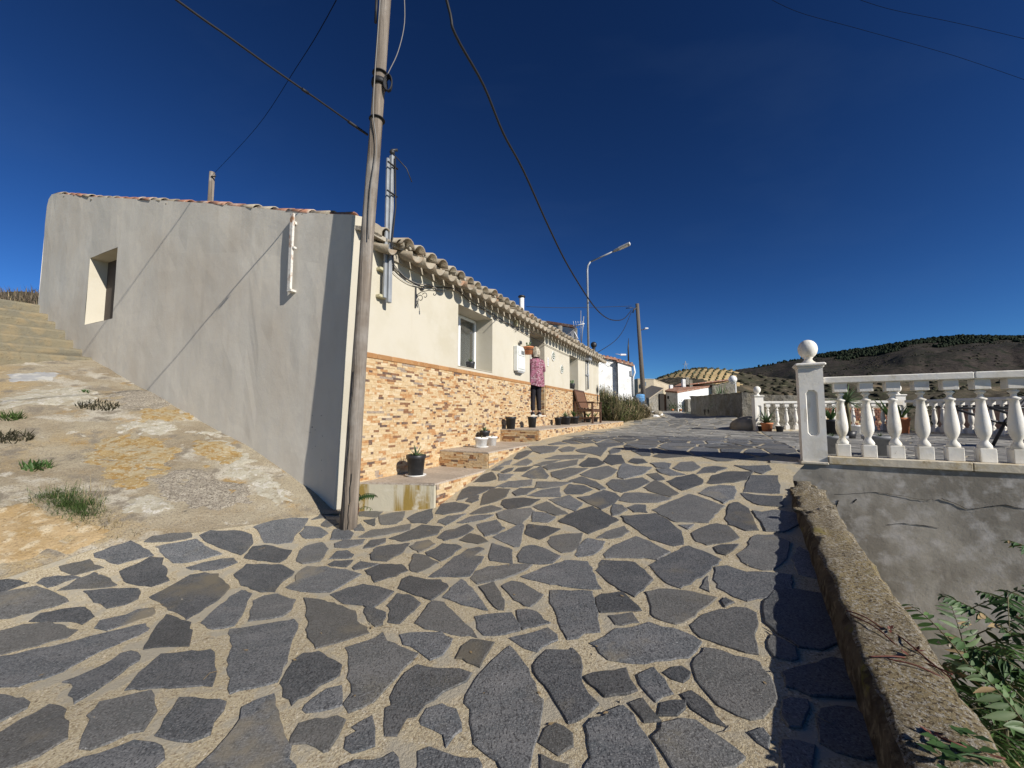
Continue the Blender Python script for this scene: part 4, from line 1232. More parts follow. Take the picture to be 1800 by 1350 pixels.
# ------------------------------------------------------------------ fittings on the house
def fpath(pxs, g): return [(*hw((fac(a, b, g)[0], g, 0))[:2], fac(a, b, g)[1]) for a, b in pxs]
def smooth(pts, n=5):
    P = [Vector(p) for p in pts]; out = []
    for i in range(len(P)-1):
        p0 = P[max(0, i-1)]; p1 = P[i]; p2 = P[i+1]; p3 = P[min(len(P)-1, i+2)]
        for k in range(n):
            t = k/n
            out.append(0.5*((2*p1)+(p2-p0)*t+(2*p0-5*p1+4*p2-p3)*t*t+(3*p1-p0-3*p2+p3)*t**3))
    out.append(P[-1]); return out
def cable(name, pts, r, m, label, cat='cable', group=None, seg=6):
    q = MB(); q.tube(smooth(pts), r, seg)
    return tag(q.build(name, m), label, cat, group)
cable('cable', fpath([(676, 440), (690, 462), (712, 487), (735, 499), (757, 501), (775, 511), (800, 507), (822, 520), (850, 541), (880, 563), (905, 572), (940, 588)], -.035), .008, M['grey_cable'], 'grey cable sagging along the cream wall just under the near eave tiles', group='cables along the eaves')
cable('cable', fpath([(676, 446), (700, 478), (735, 502), (772, 505), (802, 509), (830, 533), (866, 552), (905, 576), (950, 601), (1000, 625), (1033, 636)], -.028), .0075, M['black_rubber'], 'black cable running the whole front below the eaves to the grey junction box', group='cables along the eaves')
cable('cable', fpath([(676, 452), (694, 481), (722, 500), (750, 505)], -.02), .006, M['white_cable'], 'short pale cable looping from the galvanised mast below the eaves', group='cables along the eaves')
cable('cable', fpath([(869, 552), (872, 562), (868, 566), (865, 570)], -.03), .007, M['grey_cable'], 'short grey cable loop at the top right corner of the large window', group='cables along the eaves')
# lantern bracket
bu, bz = fac(731, 508, -.01)
br = thing('lantern_bracket', (*hw((bu, 0, 0))[:2], bz-.27), 'black wrought iron scroll bracket with a small bird on the cream wall', 'bracket')
q = MB(hw); q.bbox(bu-.012, bu+.012, -.016, .0, bz-.27, bz+.02, .003); q.build('back_plate', M['wrought_iron'], br)
def scroll(c, r0, a0, a1, n=22, k=.75):
    return [(bu, c[0]-0-(r0*(1-k*i/n))*math.cos(a0+(a1-a0)*i/n), c[1]+(r0*(1-k*i/n))*math.sin(a0+(a1-a0)*i/n)) for i in range(n+1)]
q = MB(hw); q.tube([(bu, -.01, bz-.10), (bu, -.10, bz-.055), (bu, -.22, bz-.05), (bu, -.33, bz-.07)]+scroll((-.33, bz-.11), .04, math.pi/2, -math.pi*1.2)[2:], .0055, 6); q.build('arm', M['wrought_iron'], br)
q = MB(hw); q.tube(scroll((-.09, bz-.15), .06, 2.6, -2.4), .005, 6); q.tube(scroll((-.17, bz-.12), .05, 2.6, -2.6), .005, 6); q.tube([(bu, -.01, bz-.25), (bu, -.05, bz-.2), (bu, -.06, bz-.14)], .005, 6); q.build('scroll', M['wrought_iron'], br)
q = MB(hw); q.sphere((bu, -.115, bz-.02), .026, 10, 8, 0, (.7, 1.5, .9)); q.sphere((bu, -.15, bz+.005), .015, 8, 6); q.add([(bu, -.16, bz+.006), (bu, -.18, bz+.002), (bu+.004, -.16, bz), (bu, -.09, bz-.01), (bu, -.05, bz+.02), (bu, -.06, bz-.015), (bu, -.11, bz), (bu, -.09, bz+.045), (bu, -.12, bz+.01)], [(0, 1, 2), (3, 4, 5), (6, 7, 8)]); q.build('bird', M['wrought_iron'], br)
# meter box
u0, z1 = fac(906, 607, -.05); u1, z0 = fac(920, 655, -.05)
mt = thing('meter_box', (*hw(((u0+u1)/2, 0, 0))[:2], z0), 'tall pale electricity meter box with a small grey window left of the doorway', 'meter box')
q = MB(hw); q.bbox(u0, u1, -.10, .0, z0, z1, .012); q.build('box', M['meter_box'], mt)
q = MB(hw); q.bbox(u0+.04, u1-.04, -.112, -.10, z0+.05, z0+(z1-z0)*.58, .006); q.build('lower_door', M['meter_box'], mt)
q = MB(hw); q.bbox(u0+.04, u1-.04, -.112, -.10, z0+(z1-z0)*.62, z1-.04, .006); fr = q.build('upper_door', M['meter_box'], mt)
q = MB(hw); q.bbox(u0+.17, u1-.09, -.118, -.11, z0+(z1-z0)*.68, z1-.09, .004); q.build('glass', M['meter_window'], fr)
q = MB(hw); q.bbox(u0+.06, u1-.06, -.09, -.01, z0-.03, z0, .004); q.build('cable_entry', M['grey_plastic'], mt)
u_, z_ = fac(908, 568, -.04)
q = MB(hw); q.bbox(u_-.07, u_+.07, -.07, 0, z_-.07, z_+.06, .01); o = q.build('junction_box', M['yellow_plastic']); tag(o, 'small yellowed junction box under the eaves above the meter', 'junction box')
q = MB(hw); q.tube([(u_-.05, -.03, z_-.07), (u_-.06, -.03, z_-.16), (u_-.01, -.03, z_-.2), (u_+.02, -.03, z_-.12)], .006, 6); q.build('wire_loop', M['grey_cable'], o)
# decorative wheels and plates
def plate(px, py, r, label, name='wall_plaque', pat='plate_green'):
    u_, z_ = fac(px, py, -.02)
    t = thing(name, (*hw((u_, 0, 0))[:2], z_-r), label, 'wall plaque')
    q = MB(lambda p: hw((u_+p[0], -.002-p[2], z_+p[1])))
    q.lathe([(r, 0), (r, .016), (r*.9, .022), (r*.82, .014), (.004, .012)], 28); q.build('dish', M['plate_white'] if pat == 'plate_green' else M[pat], t)
    q = MB(lambda p: hw((u_+p[0], -.016-p[2], z_+p[1])))
    if pat == 'plate_green':
        for k in range(7):
            an = 2*math.pi*k/7
            c = (r*.52*math.cos(an), r*.52*math.sin(an), 0); q.lathe([(r*.21, 0), (r*.16, .006), (.003, .008)], 8, c)
        q.lathe([(r*.2, 0), (r*.14, .007), (.003, .009)], 10); 
        q.lathe([(r*.93, .004), (r*.9, .008), (r*.84, .004)], 24, caps=False)
        q.build('painted_motif', M[pat], t)
    else:
        q.lathe([(r*.45, 0), (r*.4, .004), (.003, .005)], 16); q.build('painted_motif', M['plate_white'], t)
plate(973, 626, .135, 'round white plaque with dark green motif, the higher of two right of the door')
plate(988, 649, .125, 'round white plaque with dark green motif, lower one nearer the small window')
plate(972, 702, .16, 'round pale blue and white ceramic plaque on the stone dado right of the door', 'ceramic_plate', 'plate_blue')
u_, z_ = fac(963, 636, -.01)
q = MB(hw); q.bbox(u_-.035, u_+.035, -.02, 0, z_-.12, z_+.12, .005); o = tag(q.build('house_number_sign', M['plate_white']), 'narrow upright ceramic sign on the cream wall right of the doorway', 'sign')
q = MB(hw)
for dz in (-.06, 0, .06): q.bbox(u_-.018, u_+.018, -.024, -.019, z_+dz-.02, z_+dz+.02, .002)
q.build('motif', M['plate_blue'], o)
# small grey electric box with pipes below, and the street lamp fixed above it
eu, ez = fac(1036, 626, -.12)
t = thing('electric_box', (*hw((eu, 0, 0))[:2], ez-1.3), 'grey electric box under the eaves with two grey conduits running down', 'electric box')
q = MB(hw); q.bbox(eu-.17, eu+.17, -.17, -.0, ez-.16, ez+.16, .012); q.build('box', M['grey_plastic'], t)
q = MB(hw); q.tube([(eu+.12, -.03, ez-.16), (eu+.12, -.03, .86)], .032, 10); q.build('conduit', M['galvanised'], t)
q = MB(hw); q.tube([(eu-.12, -.02, ez-.16), (eu-.12, -.02, .80)], .014, 8); q.build('conduit', M['grey_plastic'], t)
q = MB(hw); q.bbox(eu-.17, eu+.2, -.055, -.0, 1.32, 1.36, .004); q.build('clamp', M['galvanised'], t)
lt = thing('street_lamp', (*hw((eu+.12, -.06, 0))[:2], 2.05), 'galvanised street lamp rising from the roof edge with a bent arm over the street', 'street lamp')
lz = fac(1037, 470, -.06)[1]
q = MB(hw); q.tube([(eu+.12, -.06, 2.05), (eu+.12, -.06, lz-.25), (eu+.12, -.08, lz-.08), (eu+.12, -.18, lz+.05)], [.04, .034, .032, .03], 10); q.build('pole', M['galvanised'], lt)
hz = fac(1086, 446, -1.05); he = fac(1109, 434, -1.5)
q = MB(hw); q.tube([(eu+.12, -.18, lz+.05), (eu+.14, -1.02, lz+.30)], .028, 10); q.build('arm', M['galvanised'], lt)
def lhead(mb_, u, g, z, L=.55):
    sl = .30
    for (a, b, w0, w1, t) in ((0, .18, .05, .10, .05), (.18, L, .10, .11, .06)):
        vs = []
        for (s_, w) in ((a, w0), (b, w1)):
            for (x, y) in ((-w, -t*.5), (w, -t*.5), (w*.75, t*.6), (-w*.75, t*.6)):
                vs.append((u+x, g-s_, z+s_*sl+y))
        mb_.add(vs, [(0, 1, 5, 4), (1, 2, 6, 5), (2, 3, 7, 6), (3, 0, 4, 7), (3, 2, 1, 0), (4, 5, 6, 7)])
q = MB(hw); lhead(q, eu+.14, -1.0, lz+.30); hd = recalc(q.build('lamp_head', M['grey_plastic'], lt))
q = MB(hw); q.bbox(eu+.06, eu+.22, -1.57, -1.53, lz+.43, lz+.50, .01); q.build('end_cap', M['white_plastic'], hd)
q = MB(hw); vs = [(eu+.06, -1.2, lz+.325), (eu+.22, -1.2, lz+.325), (eu+.22, -1.5, lz+.415), (eu+.06, -1.5, lz+.415)]; q.add(vs, [(0, 1, 2, 3)]); q.build('diffuser', M['lamp_glass'], hd)
# galvanised mast at the corner
mu = .43; mg = -.10
ms = thing('service_mast', (*hw((mu, mg, 0))[:2], 1.37), 'galvanised steel service mast bolted to the front corner behind the wooden pole', 'mast')
q = MB(hw); q.bbox(mu-.028, mu+.028, mg-.028, mg+.028, 1.37, 3.28, .006); q.build('post', M['galvanised'], ms)
q = MB(hw); q.bbox(mu-.075, mu-.035, mg+.0, mg+.03, 1.42, 3.22, .004); q.build('angle_iron', M['galvanised'], ms)
for z in (1.44, 1.78):
    q = MB(hw); q.bbox(mu-.12, mu+.0, mg+.03, 0.0, z-.02, z+.02, .006); q.build('wall_clamp', M['yellow_plastic'], ms)
q = MB(hw)
for z in (2.75, 3.12): q.tube([(mu-.12, mg-.05, z), (mu+.05, mg-.05, z)], .012, 6)
q.tube([(mu+.0, mg-.05, 3.25), (mu+.02, mg-.06, 2.6), (mu-.03, mg-.055, 2.1), (mu+.02, mg-.05, 1.85), (mu+.03, mg-.03, 1.78)], .010, 6); q.build('strap', M['black_rubber'], ms)
q = MB(hw); q.tube([(mu, mg, 3.26), (mu, mg, 3.36), (mu+.05, mg-.04, 3.38)], .018, 8); q.sphere((mu, mg, 3.33), .035, 8, 6); q.tube([(mu, mg-.02, 3.3), (mu+.16, mg-.1, 3.18), (mu+.22, mg-.14, 3.02)], .007, 6); q.build('insulator', M['wrought_iron'], ms)
# angle bracket on the gable
ga, za = 1.08, 2.55
gb = thing('steel_bracket', (*hw((-.06, ga, 0))[:2], 1.55), 'peeling white steel angle standing off the grey gable near its top', 'bracket')
q = MB(hw); q.bbox(-.075, -.045, ga-.03, ga+.03, 1.56, 2.55, .004); q.build('upright', M['rusty_white'], gb)
for bx_ in ((-.075, .02, ga-.05, ga+.03, 1.53, 1.56), (-.045, .02, ga-.02, ga+.02, 2.42, 2.46), (-.07, -.03, ga-.065, ga-.03, 2.08, 2.11)):
    q = MB(hw); q.bbox(*bx_, .004); q.build('lug', M['rusty_white'], gb)

# ------------------------------------------------------------------ utility poles and overhead cables
pb = on_ground(611, 922); PBx, PBy, PBz = pb
top_y = 4.22
def pole_pt(px, py, y): 
    p = at_y(px, py, y); return p
PBy -= .085; PBx += .035
P0_ = Vector((PBx, PBy, PBz-.15)); p1_ = Vector(at_y(646, 420, PBy)); p2_ = Vector(at_y(677, 0, PBy))
dirp = (p2_-p1_).normalized(); P3_ = p2_+dirp*1.9
up = thing('utility_pole', (PBx, PBy, PBz), 'tall weathered grey wooden utility pole standing at the near corner of the house', 'utility pole')
q = MB(); pts = [P0_]+[P0_.lerp(p1_, t) for t in (.15, .4, .7)]+[p1_, p1_.lerp(p2_, .35), p1_.lerp(p2_, .7), p2_, P3_]
q.tube(pts, [.088, .083, .074, .069, .066, .065, .064, .063, .056], 18)
vs = []
for i, v in enumerate(q.v):
    n_ = .006*fbm(v[0]*8, v[1]*8+v[2]*.35, 2.2, 3); vs.append((v[0]+n_, v[1]+n_, v[2]))
q.v = vs; q.build('pole_shaft', M['pole_wood'], up)
def band(z, r, h=.03):
    c = P0_.lerp(P3_, (z-P0_.z)/(P3_.z-P0_.z)); return c, [(r, -h/2), (r+.004, 0), (r, h/2)]
for px_, py_ in ((652, 211), (657, 131)):
    z = at_y(px_, py_, PBy)[2]; c, pr = band(z, .083, .012); q = MB(); q.lathe(pr, 18, c); q.build('wire_band', M['black_rubber'], up)
z = at_y(655, 148, PBy)[2]; c, pr = band(z, .085, .06); q = MB(); q.lathe(pr, 18, c); q.build('strap', M['black_rubber'], up)
q = MB()
cc = c+Vector((.10, -.03, -.03))
for k in range(4):
    q.tube([(cc.x+.02*math.sin(a)+k*.006, cc.y-.05+k*.012, cc.z+(.10-.008*k)*math.cos(a)) if 0 else (cc.x+(.045-.004*k)*math.sin(a)+.01, cc.y-.03+k*.014, cc.z+(.095-.006*k)*math.cos(a)) for a in [i*2*math.pi/18 for i in range(19)]], .008, 6)
q.build('cable_coil', M['black_rubber'], up)
q = MB(); zA = at_y(668, 210, PBy)[2]
ptsw = [Vector(at_y(a, b, PBy-.09)) for a, b in ((668, 0), (664, 60), (659, 130), (656, 200), (662, 260), (652, 330), (648, 420))]
q.tube(smooth(ptsw), .006, 5); q.build('riser_wire', M['grey_cable'], up)
q = MB(); q.tube([at_y(664, 0, PBy-.02)-np.array([.012, 0, -.1]), at_y(662, 40, PBy-.0)-np.array([.012, 0, 0])], .016, 6); q.build('riser_duct', M['black_rubber'], up)
# carved crack along the foot
q = MB(); 
for dx, z0, z1 in ((-.02, PBz, PBz+1.6), (.03, PBz, PBz+.55)):
    pp = []
    for i in range(9):
        t = i/8; z = z0+(z1-z0)*t; c = P0_.lerp(P3_, (z-P0_.z)/(P3_.z-P0_.z)); pp.append((c.x+dx+.006*math.sin(i*1.9), c.y-.0905+.004, z))
    q.tube(pp, [.004]*9, 5)
q.build('drying_crack', M['crack'], up)
cable('cable', [at_y(710, -20, 4.15), at_y(711, 40, 4.15), at_y(700, 90, 4.12), at_y(684, 125, 4.1), at_y(672, 150, 4.1)], .005, M['grey_cable'], 'thin grey wire curving from the upper pole down to the coil', group='wires on the near pole')
# heavy twisted cable from the mast over the bank
c0 = Vector((-1.71, 4.41, 3.29)); dC = Vector((-.43, -.915, -.125))
pts = [(-1.71, 4.41, 3.29), (-2.0, 3.83, 3.23), (-2.22, 3.41, 3.19), (-2.38, 3.06, 3.15), (-2.54, 2.74, 3.12), (-3.15, 1.5, 3.04), (-4.4, -1.3, 3.0), (-6.5, -5.5, 3.3)]
cable('overhead_cable', pts, .010, M['black_rubber'], 'thick black service cable running from the corner mast to the upper left', group='overhead cables')
q = MB(); q.tube([(-1.71, 4.41, 3.29), (-1.83, 4.16, 3.258)], [.014, .017], 8); q.tube([(-2.04, 3.7, 3.197), (-2.07, 3.64, 3.19)], .015, 8); o = q.build('cable_clamp', M['black_rubber']); tag(o, 'dark splice sleeve on the thick cable beside the mast', 'cable clamp')
cable('overhead_cable', [(-1.55, 4.15, 5.8), (-2.38, 2.48, 5.63), (-3.21, .81, 5.46), (-5.0, -2.8, 5.3)], .011, M['black_rubber'], 'upper cable leaving the near pole to the left, above the picture', group='overhead cables')
tp_ = at_y(1120, 534, 26)
def lerp3(a, b, t): return [a[i]+(b[i]-a[i])*t for i in range(3)]
main = [(0.0, 7.5), (.055, None)]
mpts = [(-1.48, 4.2, 7.3)]
for (px, py), t in (((785, 0), .055), ((800, 60), .075), ((850, 150), .115), ((885, 235), .15), ((920, 300), .18), ((965, 400), .255), ((1000, 470), .33), ((1040, 533), .46), ((1062, 556), .56), ((1080, 563), .66), ((1097, 560), .80), ((1110, 545), .97)):
    y = 4.2+21.8*t
    # depth where the straight plan line between the poles crosses this line of sight
    r = ray(px, py); ax, ay = -1.48, 4.2; bx, by = tp_[0]-.15, 26.0
    # a + s (b-a) = k r
    Mx = np.array([[bx-ax, -r[0]], [by-ay, -r[1]]]); s_ = np.linalg.solve(Mx, -np.array([ax, ay]))
    mpts.append(tuple(r*s_[1]))
cable('overhead_cable', mpts, .022, M['black_rubber'], 'heavy black cable drooping from the top of the picture to the far pole', group='overhead cables')
bp_ = at_y(1133, 712, 26)
fp = thing('utility_pole', (bp_[0], 26, bp_[2]-.6), 'far wooden utility pole beyond the white building, carrying a small lamp', 'utility pole')
q = MB(); q.tube([(bp_[0], 26, bp_[2]-.8), (tp_[0], 26, tp_[2])], [.17, .115], 12); q.build('pole_shaft', M['pole_wood_dark'], fp)
la = at_y(1129, 579, 26); lb_ = at_y(1140, 577, 25.6)
q = MB(); q.tube([(la[0]-.1, 26, la[2]-.05), (la[0]+.12, 25.9, la[2])], .03, 6); q.build('lamp_arm', M['galvanised'], fp)
q = MB(); q.bbox(la[0]+.1, lb_[0]+.05, 25.75, 25.95, la[2]-.02, la[2]+.07, .02); q.build('lamp_head', M['white_plastic'], fp)
q = MB(); q.tube([(tp_[0]-.08, 25.9, tp_[2]-.3), (tp_[0]-.3, 25.85, tp_[2]-.45), (tp_[0]-.35, 25.85, tp_[2]-.65)], .05, 6); q.tube([(tp_[0]-.3, 25.9, tp_[2]-.3), (tp_[0]-.8, 25.9, tp_[2]-.33)], .03, 6); q.build('insulator', M['wrought_iron'], fp)
hend = hw((11.9, .2, 2.25))
cable('overhead_cable', [at_y(1110, 548, 25.9), at_y(1097, 578, 22.5), at_y(1080, 600, 19), hend], .016, M['black_rubber'], 'black cable sloping from the far pole down to the house end', group='overhead cables')
cable('overhead_cable', [at_y(1110, 538, 25.9), at_y(1050, 540, 25), at_y(990, 541, 24), at_y(925, 539, 23)], .014, M['black_rubber'], 'level thin cable running left from the far pole behind the chimney', group='overhead cables')
cable('overhead_cable', [at_y(1330, -15, 9), at_y(1400, 20, 9.2), at_y(1500, 48, 9.5), at_y(1640, 87, 10), at_y(1720, 112, 10.3), at_y(1900, 175, 11)], .0045, M['sky_wire'], 'lower of two faint cables crossing the upper right sky', group='overhead cables')
cable('overhead_cable', [at_y(1480, -12, 9), at_y(1560, 15, 9.2), at_y(1680, 40, 9.5), at_y(1800, 68, 10), at_y(1950, 105, 10.3)], .0045, M['sky_wire'], 'higher of two faint cables crossing the upper right sky', group='overhead cables')
hp = at_y(373, 303, 16); hb = at_y(372, 380, 16)
cable('overhead_cable', [(-1.5, 4.25, 6.1), at_y(575, 30, 5.5), at_y(520, 120, 8), at_y(450, 225, 12), (hp[0]+.02, 15.95, hp[2]-.2)], .006, M['sky_wire'], 'faint thin cable from the near pole back to the pole behind the roof', group='overhead cables')
p3 = thing('utility_pole', (hp[0], 16, 5), 'short brown wooden pole showing above the grey gable roofline', 'utility pole')
q = MB(); q.tube([(hp[0], 16, 2.5), (hp[0], 16, hp[2])], [.13, .10], 10); q.build('pole_shaft', M['pole_wood'], p3)
q = MB(); q.tube([(hp[0]+.05, 15.9, hp[2]-.25), (hp[0]+.22, 15.9, hp[2]-.25), (hp[0]+.22, 15.9, hp[2]-.18)], .03, 6); q.build('insulator', M['wrought_iron'], p3)

# ------------------------------------------------------------------ pots and plants
def rosette(q, c, n, L, w, spread=(.25, 1.1), mi=0, curl=.25):
    for k in range(n):
        an = 2.4*k+rng.uniform(-.3, .3); t = k/n; el = spread[0]+(spread[1]-spread[0])*(1-t)
        l_ = L*rng.uniform(.75, 1.1); d = Vector((math.cos(an)*math.sin(el), math.sin(an)*math.sin(el), math.cos(el)))
        p = Vector(c); sd = d.cross(Vector((0, 0, 1)))
        sd = sd.normalized() if sd.length > 1e-3 else Vector((1, 0, 0))
        pts = []; seg = 4; dd = d.copy()
        for i in range(seg+1):
            ww = w*(1-(i/seg)**1.6)*.5+.0008
            up_ = dd.cross(sd).normalized()
            pts.append((p-sd*ww, p-up_*ww*.5, p+sd*ww, p+up_*ww*.12))
            p = p+dd*(l_/seg); dd = (dd+Vector((0, 0, -curl*math.sin(el)+.05))).normalized()
        vs = [v for r_ in pts for v in r_]; fs = []
        for i in range(seg):
            for j in range(4): fs.append((4*i+j, 4*i+(j+1) % 4, 4*i+4+(j+1) % 4, 4*i+4+j))
        q.add(vs, fs, mi)
def pot(x, y, z, r, h, label, pm='black_plastic', plant='aloe', saucer=None, group=None, pl=1.0, cat='plant pot', rim=True):
    t = thing('plant_pot', (x, y, z), label, cat, group)
    z0 = 0.0
    if saucer:
        q = MB(); q.lathe([(r*.95, 0), (r*1.15, .018), (r*1.12, .02), (r*.9, .006)], 20, (x, y, z)); q.build('saucer', M[saucer], t); z0 = .008
    q = MB(); rr = r*.78
    pr = [(rr, z0), (r*.97, z0+h*.82)]+([(r*1.06, z0+h*.83), (r*1.08, z0+h), (r*.96, z0+h)] if rim else [(r, z0+h), (r*.93, z0+h)])+[(r*.92, z0+h*.88), (.005, z0+h*.87)]
    q.lathe(pr, 22, (x, y, z)); q.build('pot', M[pm], t)
    q = MB(); q.lathe([(r*.9, 0), (.004, .006)], 12, (x, y, z+z0+h*.875), caps=False); q.build('soil', M['soil'], t)
    zt = z+z0+h*.88
    if plant == 'aloe':
        q = MB(); rosette(q, (x, y, zt), 16, .17*pl, .030*pl); q.build('aloe', M['aloe'], t)
    elif plant == 'leafy':
        q = MB()
        for k in range(26):
            an = rng.uniform(0, 6.28); l_ = rng.uniform(.06, .2)*pl
            p1 = Vector((x+math.cos(an)*l_*.7, y+math.sin(an)*l_*.7, zt+l_)); q.blade((x, y, zt), p1, .03*pl, 0, .02)
        q.build('leaves', M['leaf_green'], t)
    elif plant == 'cactus':
        for dx, dz in ((-.02, .0), (.025, .01)):
            q = MB(); q.sphere((x+dx, y, zt+.04+dz), .03*pl, 8, 8, 0, (.9, .6, 1.3)); q.sphere((x+dx*1.6, y, zt+.095+dz), .024*pl, 8, 8, 0, (1, .6, 1.2)); q.build('cactus_pad', M['aloe'], t)
    elif plant == 'stump':
        q = MB(); q.tube([(x, y, zt), (x+.01, y, zt+.05*pl)], .01, 6); q.build('stump', M['stem'], t)
    return t
def pot_f(px, py, g, z, r, h, label, **k):
    u_, _ = fac(px, py, g); x, y, _z = hw((u_, g, 0)); return pot(x, y, z, r, h, label, **k)
G_ = 'pots standing along the house front'
pot_f(731, 829, -.30, -.78, .115, .255, 'large black pot with a small aloe on a white saucer, lowest platform', plant='aloe', saucer='white_plastic', group=G_, pl=.9)
pot_f(846, 783, -.38, -.54, .105, .15, 'left one of two white plastic pots in front of the black aloe pot', pm='white_plastic', plant='stump', saucer='white_plastic', group=G_)
pot_f(864, 781, -.33, -.54, .095, .15, 'right one of two white plastic pots, half behind the aloe pot', pm='white_plastic', plant='stump', group=G_)
pot_f(852, 780, -.17, -.54, .085, .245, 'black pot with spiky aloe rising behind the two white pots', plant='aloe', group=G_, pl=.8)
pot_f(898, 751, -.20, -.30, .10, .235, 'plain black pot at the near end of the long platform', plant='stump', group=G_, pl=.3)
pot_f(935.5, 749, -.30, -.30, .095, .235, 'plain black pot directly below the doorway', plant='stump', group=G_, pl=.3)
pot_f(981, 745, -.22, -.30, .09, .20, 'small black pot left of the aloe planter, right of the door', plant='stump', group=G_, pl=1.5)
pot_f(994, 745, -.25, -.30, .15, .22, 'wide black pot with bushy green aloe right of the door', plant='aloe', group=G_, pl=1.2)
pot_f(1009, 744, -.20, -.30, .15, .21, 'wide black pot at the near side of the bench', plant='leafy', group=G_, pl=1.2)
pot_f(1034, 742, -.12, -.30, .11, .18, 'black pot with leafy plant seen under the bench', plant='leafy', group=G_, pl=1.2)
pot_f(1046, 742, -.12, -.30, .11, .18, 'black pot with green leaves at the far end under the bench', plant='leafy', group=G_, pl=1.0)
pot_f(827, 648, .23, .786, .085, .16, 'black tub with a few thin leaves on the large window sill', plant='leafy', group='pots on the window sills', pl=.45, rim=False)
pot_f(1005.5, 683, .14, .765, .10, .20, 'black pot with round cactus pads on the small window sill', plant='cactus', group='pots on the window sills', pl=1.3, rim=False)
# hanging terracotta pot
u_, z_ = fac(928.5, 616, -.16); x, y, _ = hw((u_, -.16, 0))
hpot = pot(x, y, z_-.085, .115, .165, 'terracotta pot with a small cactus in a ring fixed beside the doorway', pm='terracotta', plant='cactus', cat='hanging pot', pl=.9)
q = MB(); q.lathe([(.112, 0), (.118, .006), (.112, .012)], 20, (x, y, z_+.0), caps=False); b_ = hw((u_, -.0, 0)); q.tube([(x+GD[0]*.10, y+GD[1]*.10, z_+.006), (b_[0], b_[1], z_+.006)], .006, 6); q.build('ring_holder', M['wrought_iron'], hpot)
q = MB(hw); 
for s_ in (-1, 1): q.sphere((u_-.16+s_*.03, -.05, z_+.16), .035, 8, 6, 0, (.8, .5, 1.2))
q.tube([(u_-.16, -.01, z_-.02), (u_-.16, -.05, z_+.15)], .006, 6); o = q.build('iron_ornament', M['wrought_iron']); tag(o, 'small dark iron ornament on the wall left of the terracotta pot', 'ornament')
u_, z_ = fac(1050, 690, -.04)
q = MB(hw); q.tube([(u_, -.04, z_+.3), (u_, -.04, z_-.5)], .012, 6); q.sphere((u_, -.05, z_+.1), .07, 8, 8, 0, (.6, .5, 2.0)); q.sphere((u_, -.05, z_-.2), .05, 8, 8, 0, (.6, .5, 2.4)); tag(q.build('chain_ornament', M['wrought_iron']), 'dark hanging iron ornament at the far corner of the house', 'ornament')

# bench
bt = thing('bench', (*hw((9.05, -.4, 0))[:2], -.30), 'dark brown wooden armed bench with woven back against the house wall', 'bench')
b0, b1 = 8.50, 9.62; gr, gf = -.14, -.66; zb = -.30
def hb(name, x0, x1, y0, y1, z0, z1, m='bench_wood'):
    q = MB(hw); q.bbox(x0, x1, y0, y1, z0, z1, .005); return q.build(name, M[m], bt)
for (uu, gg, zt) in ((b0, gr, .36), (b0, gf, .33), (b1-.06, gr, .36), (b1-.06, gf, .33)): hb('leg', uu, uu+.06, gg, gg+.06, zb, zt)
for uu in (b0-.01, b1-.07):
    hb('armrest', uu, uu+.085, gf-.03, gr+.08, .332, .362)
    hb('side_rail', uu+.02, uu+.05, gf+.06, gr, .06, .12); hb('side_rail', uu+.02, uu+.05, gf+.06, gr, -.16, -.12)
hb('front_rail', b0+.06, b1-.06, gf+.01, gf+.05, .05, .12)
for k in range(6): hb('seat_slat', b0+.06, b1-.06, gf+.0+k*.082, gf+.07+k*.082, .125, .148)
q = MB(hw)
def slab(u0, u1, z0, z1, ga_, gb_, t, m, name):
    q = MB(hw); vs = [(u0, ga_, z0), (u1, ga_, z0), (u1, ga_+t, z0), (u0, ga_+t, z0), (u0, gb_, z1), (u1, gb_, z1), (u1, gb_+t, z1), (u0, gb_+t, z1)]
    q.add(vs, [(3, 2, 1, 0), (4, 5, 6, 7), (0, 1, 5, 4), (1, 2, 6, 5), (2, 3, 7, 6), (3, 0, 4, 7)]); return q.build(name, M[m], bt)
slab(b0+.05, b1-.05, .18, .70, gr-.10, gr+.055, .02, 'wicker', 'woven_back')
slab(b0+.0, b0+.05, .16, .74, gr-.11, gr+.05, .04, 'bench_wood', 'back_post'); slab(b1-.05, b1, .16, .74, gr-.11, gr+.05, .04, 'bench_wood', 'back_post')
slab(b0+.05, b1-.05, .70, .745, gr+.045, gr+.058, .035, 'bench_wood', 'top_rail')

# ------------------------------------------------------------------ the woman in the doorway
def skin_mesh(name, verts, edges, radii, m, parent, sub=1, root=0):
    me = bpy.data.meshes.new(name); me.from_pydata(verts, edges, []); o = bpy.data.objects.new(name, me); COL.objects.link(o)
    sk = o.modifiers.new('skin', 'SKIN'); sk.use_smooth_shade = True
    for i, v in enumerate(me.skin_vertices[0].data):
        r = radii[i]; v.radius = r if hasattr(r, '__len__') else (r, r); v.use_root = (i == root)
    sb = o.modifiers.new('sub', 'SUBSURF'); sb.levels = sub; sb.render_levels = sub
    dg = bpy.context.evaluated_depsgraph_get(); ev = o.evaluated_get(dg); nm = bpy.data.meshes.new_from_object(ev)
    o.modifiers.clear(); o.data = nm; bpy.data.meshes.remove(me)
    nm.materials.clear(); nm.materials.append(m)
    nm.polygons.foreach_set('use_smooth', [True]*len(nm.polygons)); o.name = name; nm.name = name
    if parent: o.parent = parent
    return o
pu, _ = fac(940, 735, .05)
pw = hw((pu, .02, 0))
person = thing('person', (0, 0, 0), 'grey-blond woman in a pink patterned shirt and black trousers, her back turned, in the doorway', 'person')
Vt = []; Ed = []; Rd = []
def nd(p, r, par=None):
    Vt.append(p); Rd.append(r); i = len(Vt)-1
    if par is not None: Ed.append((par, i))
    return i
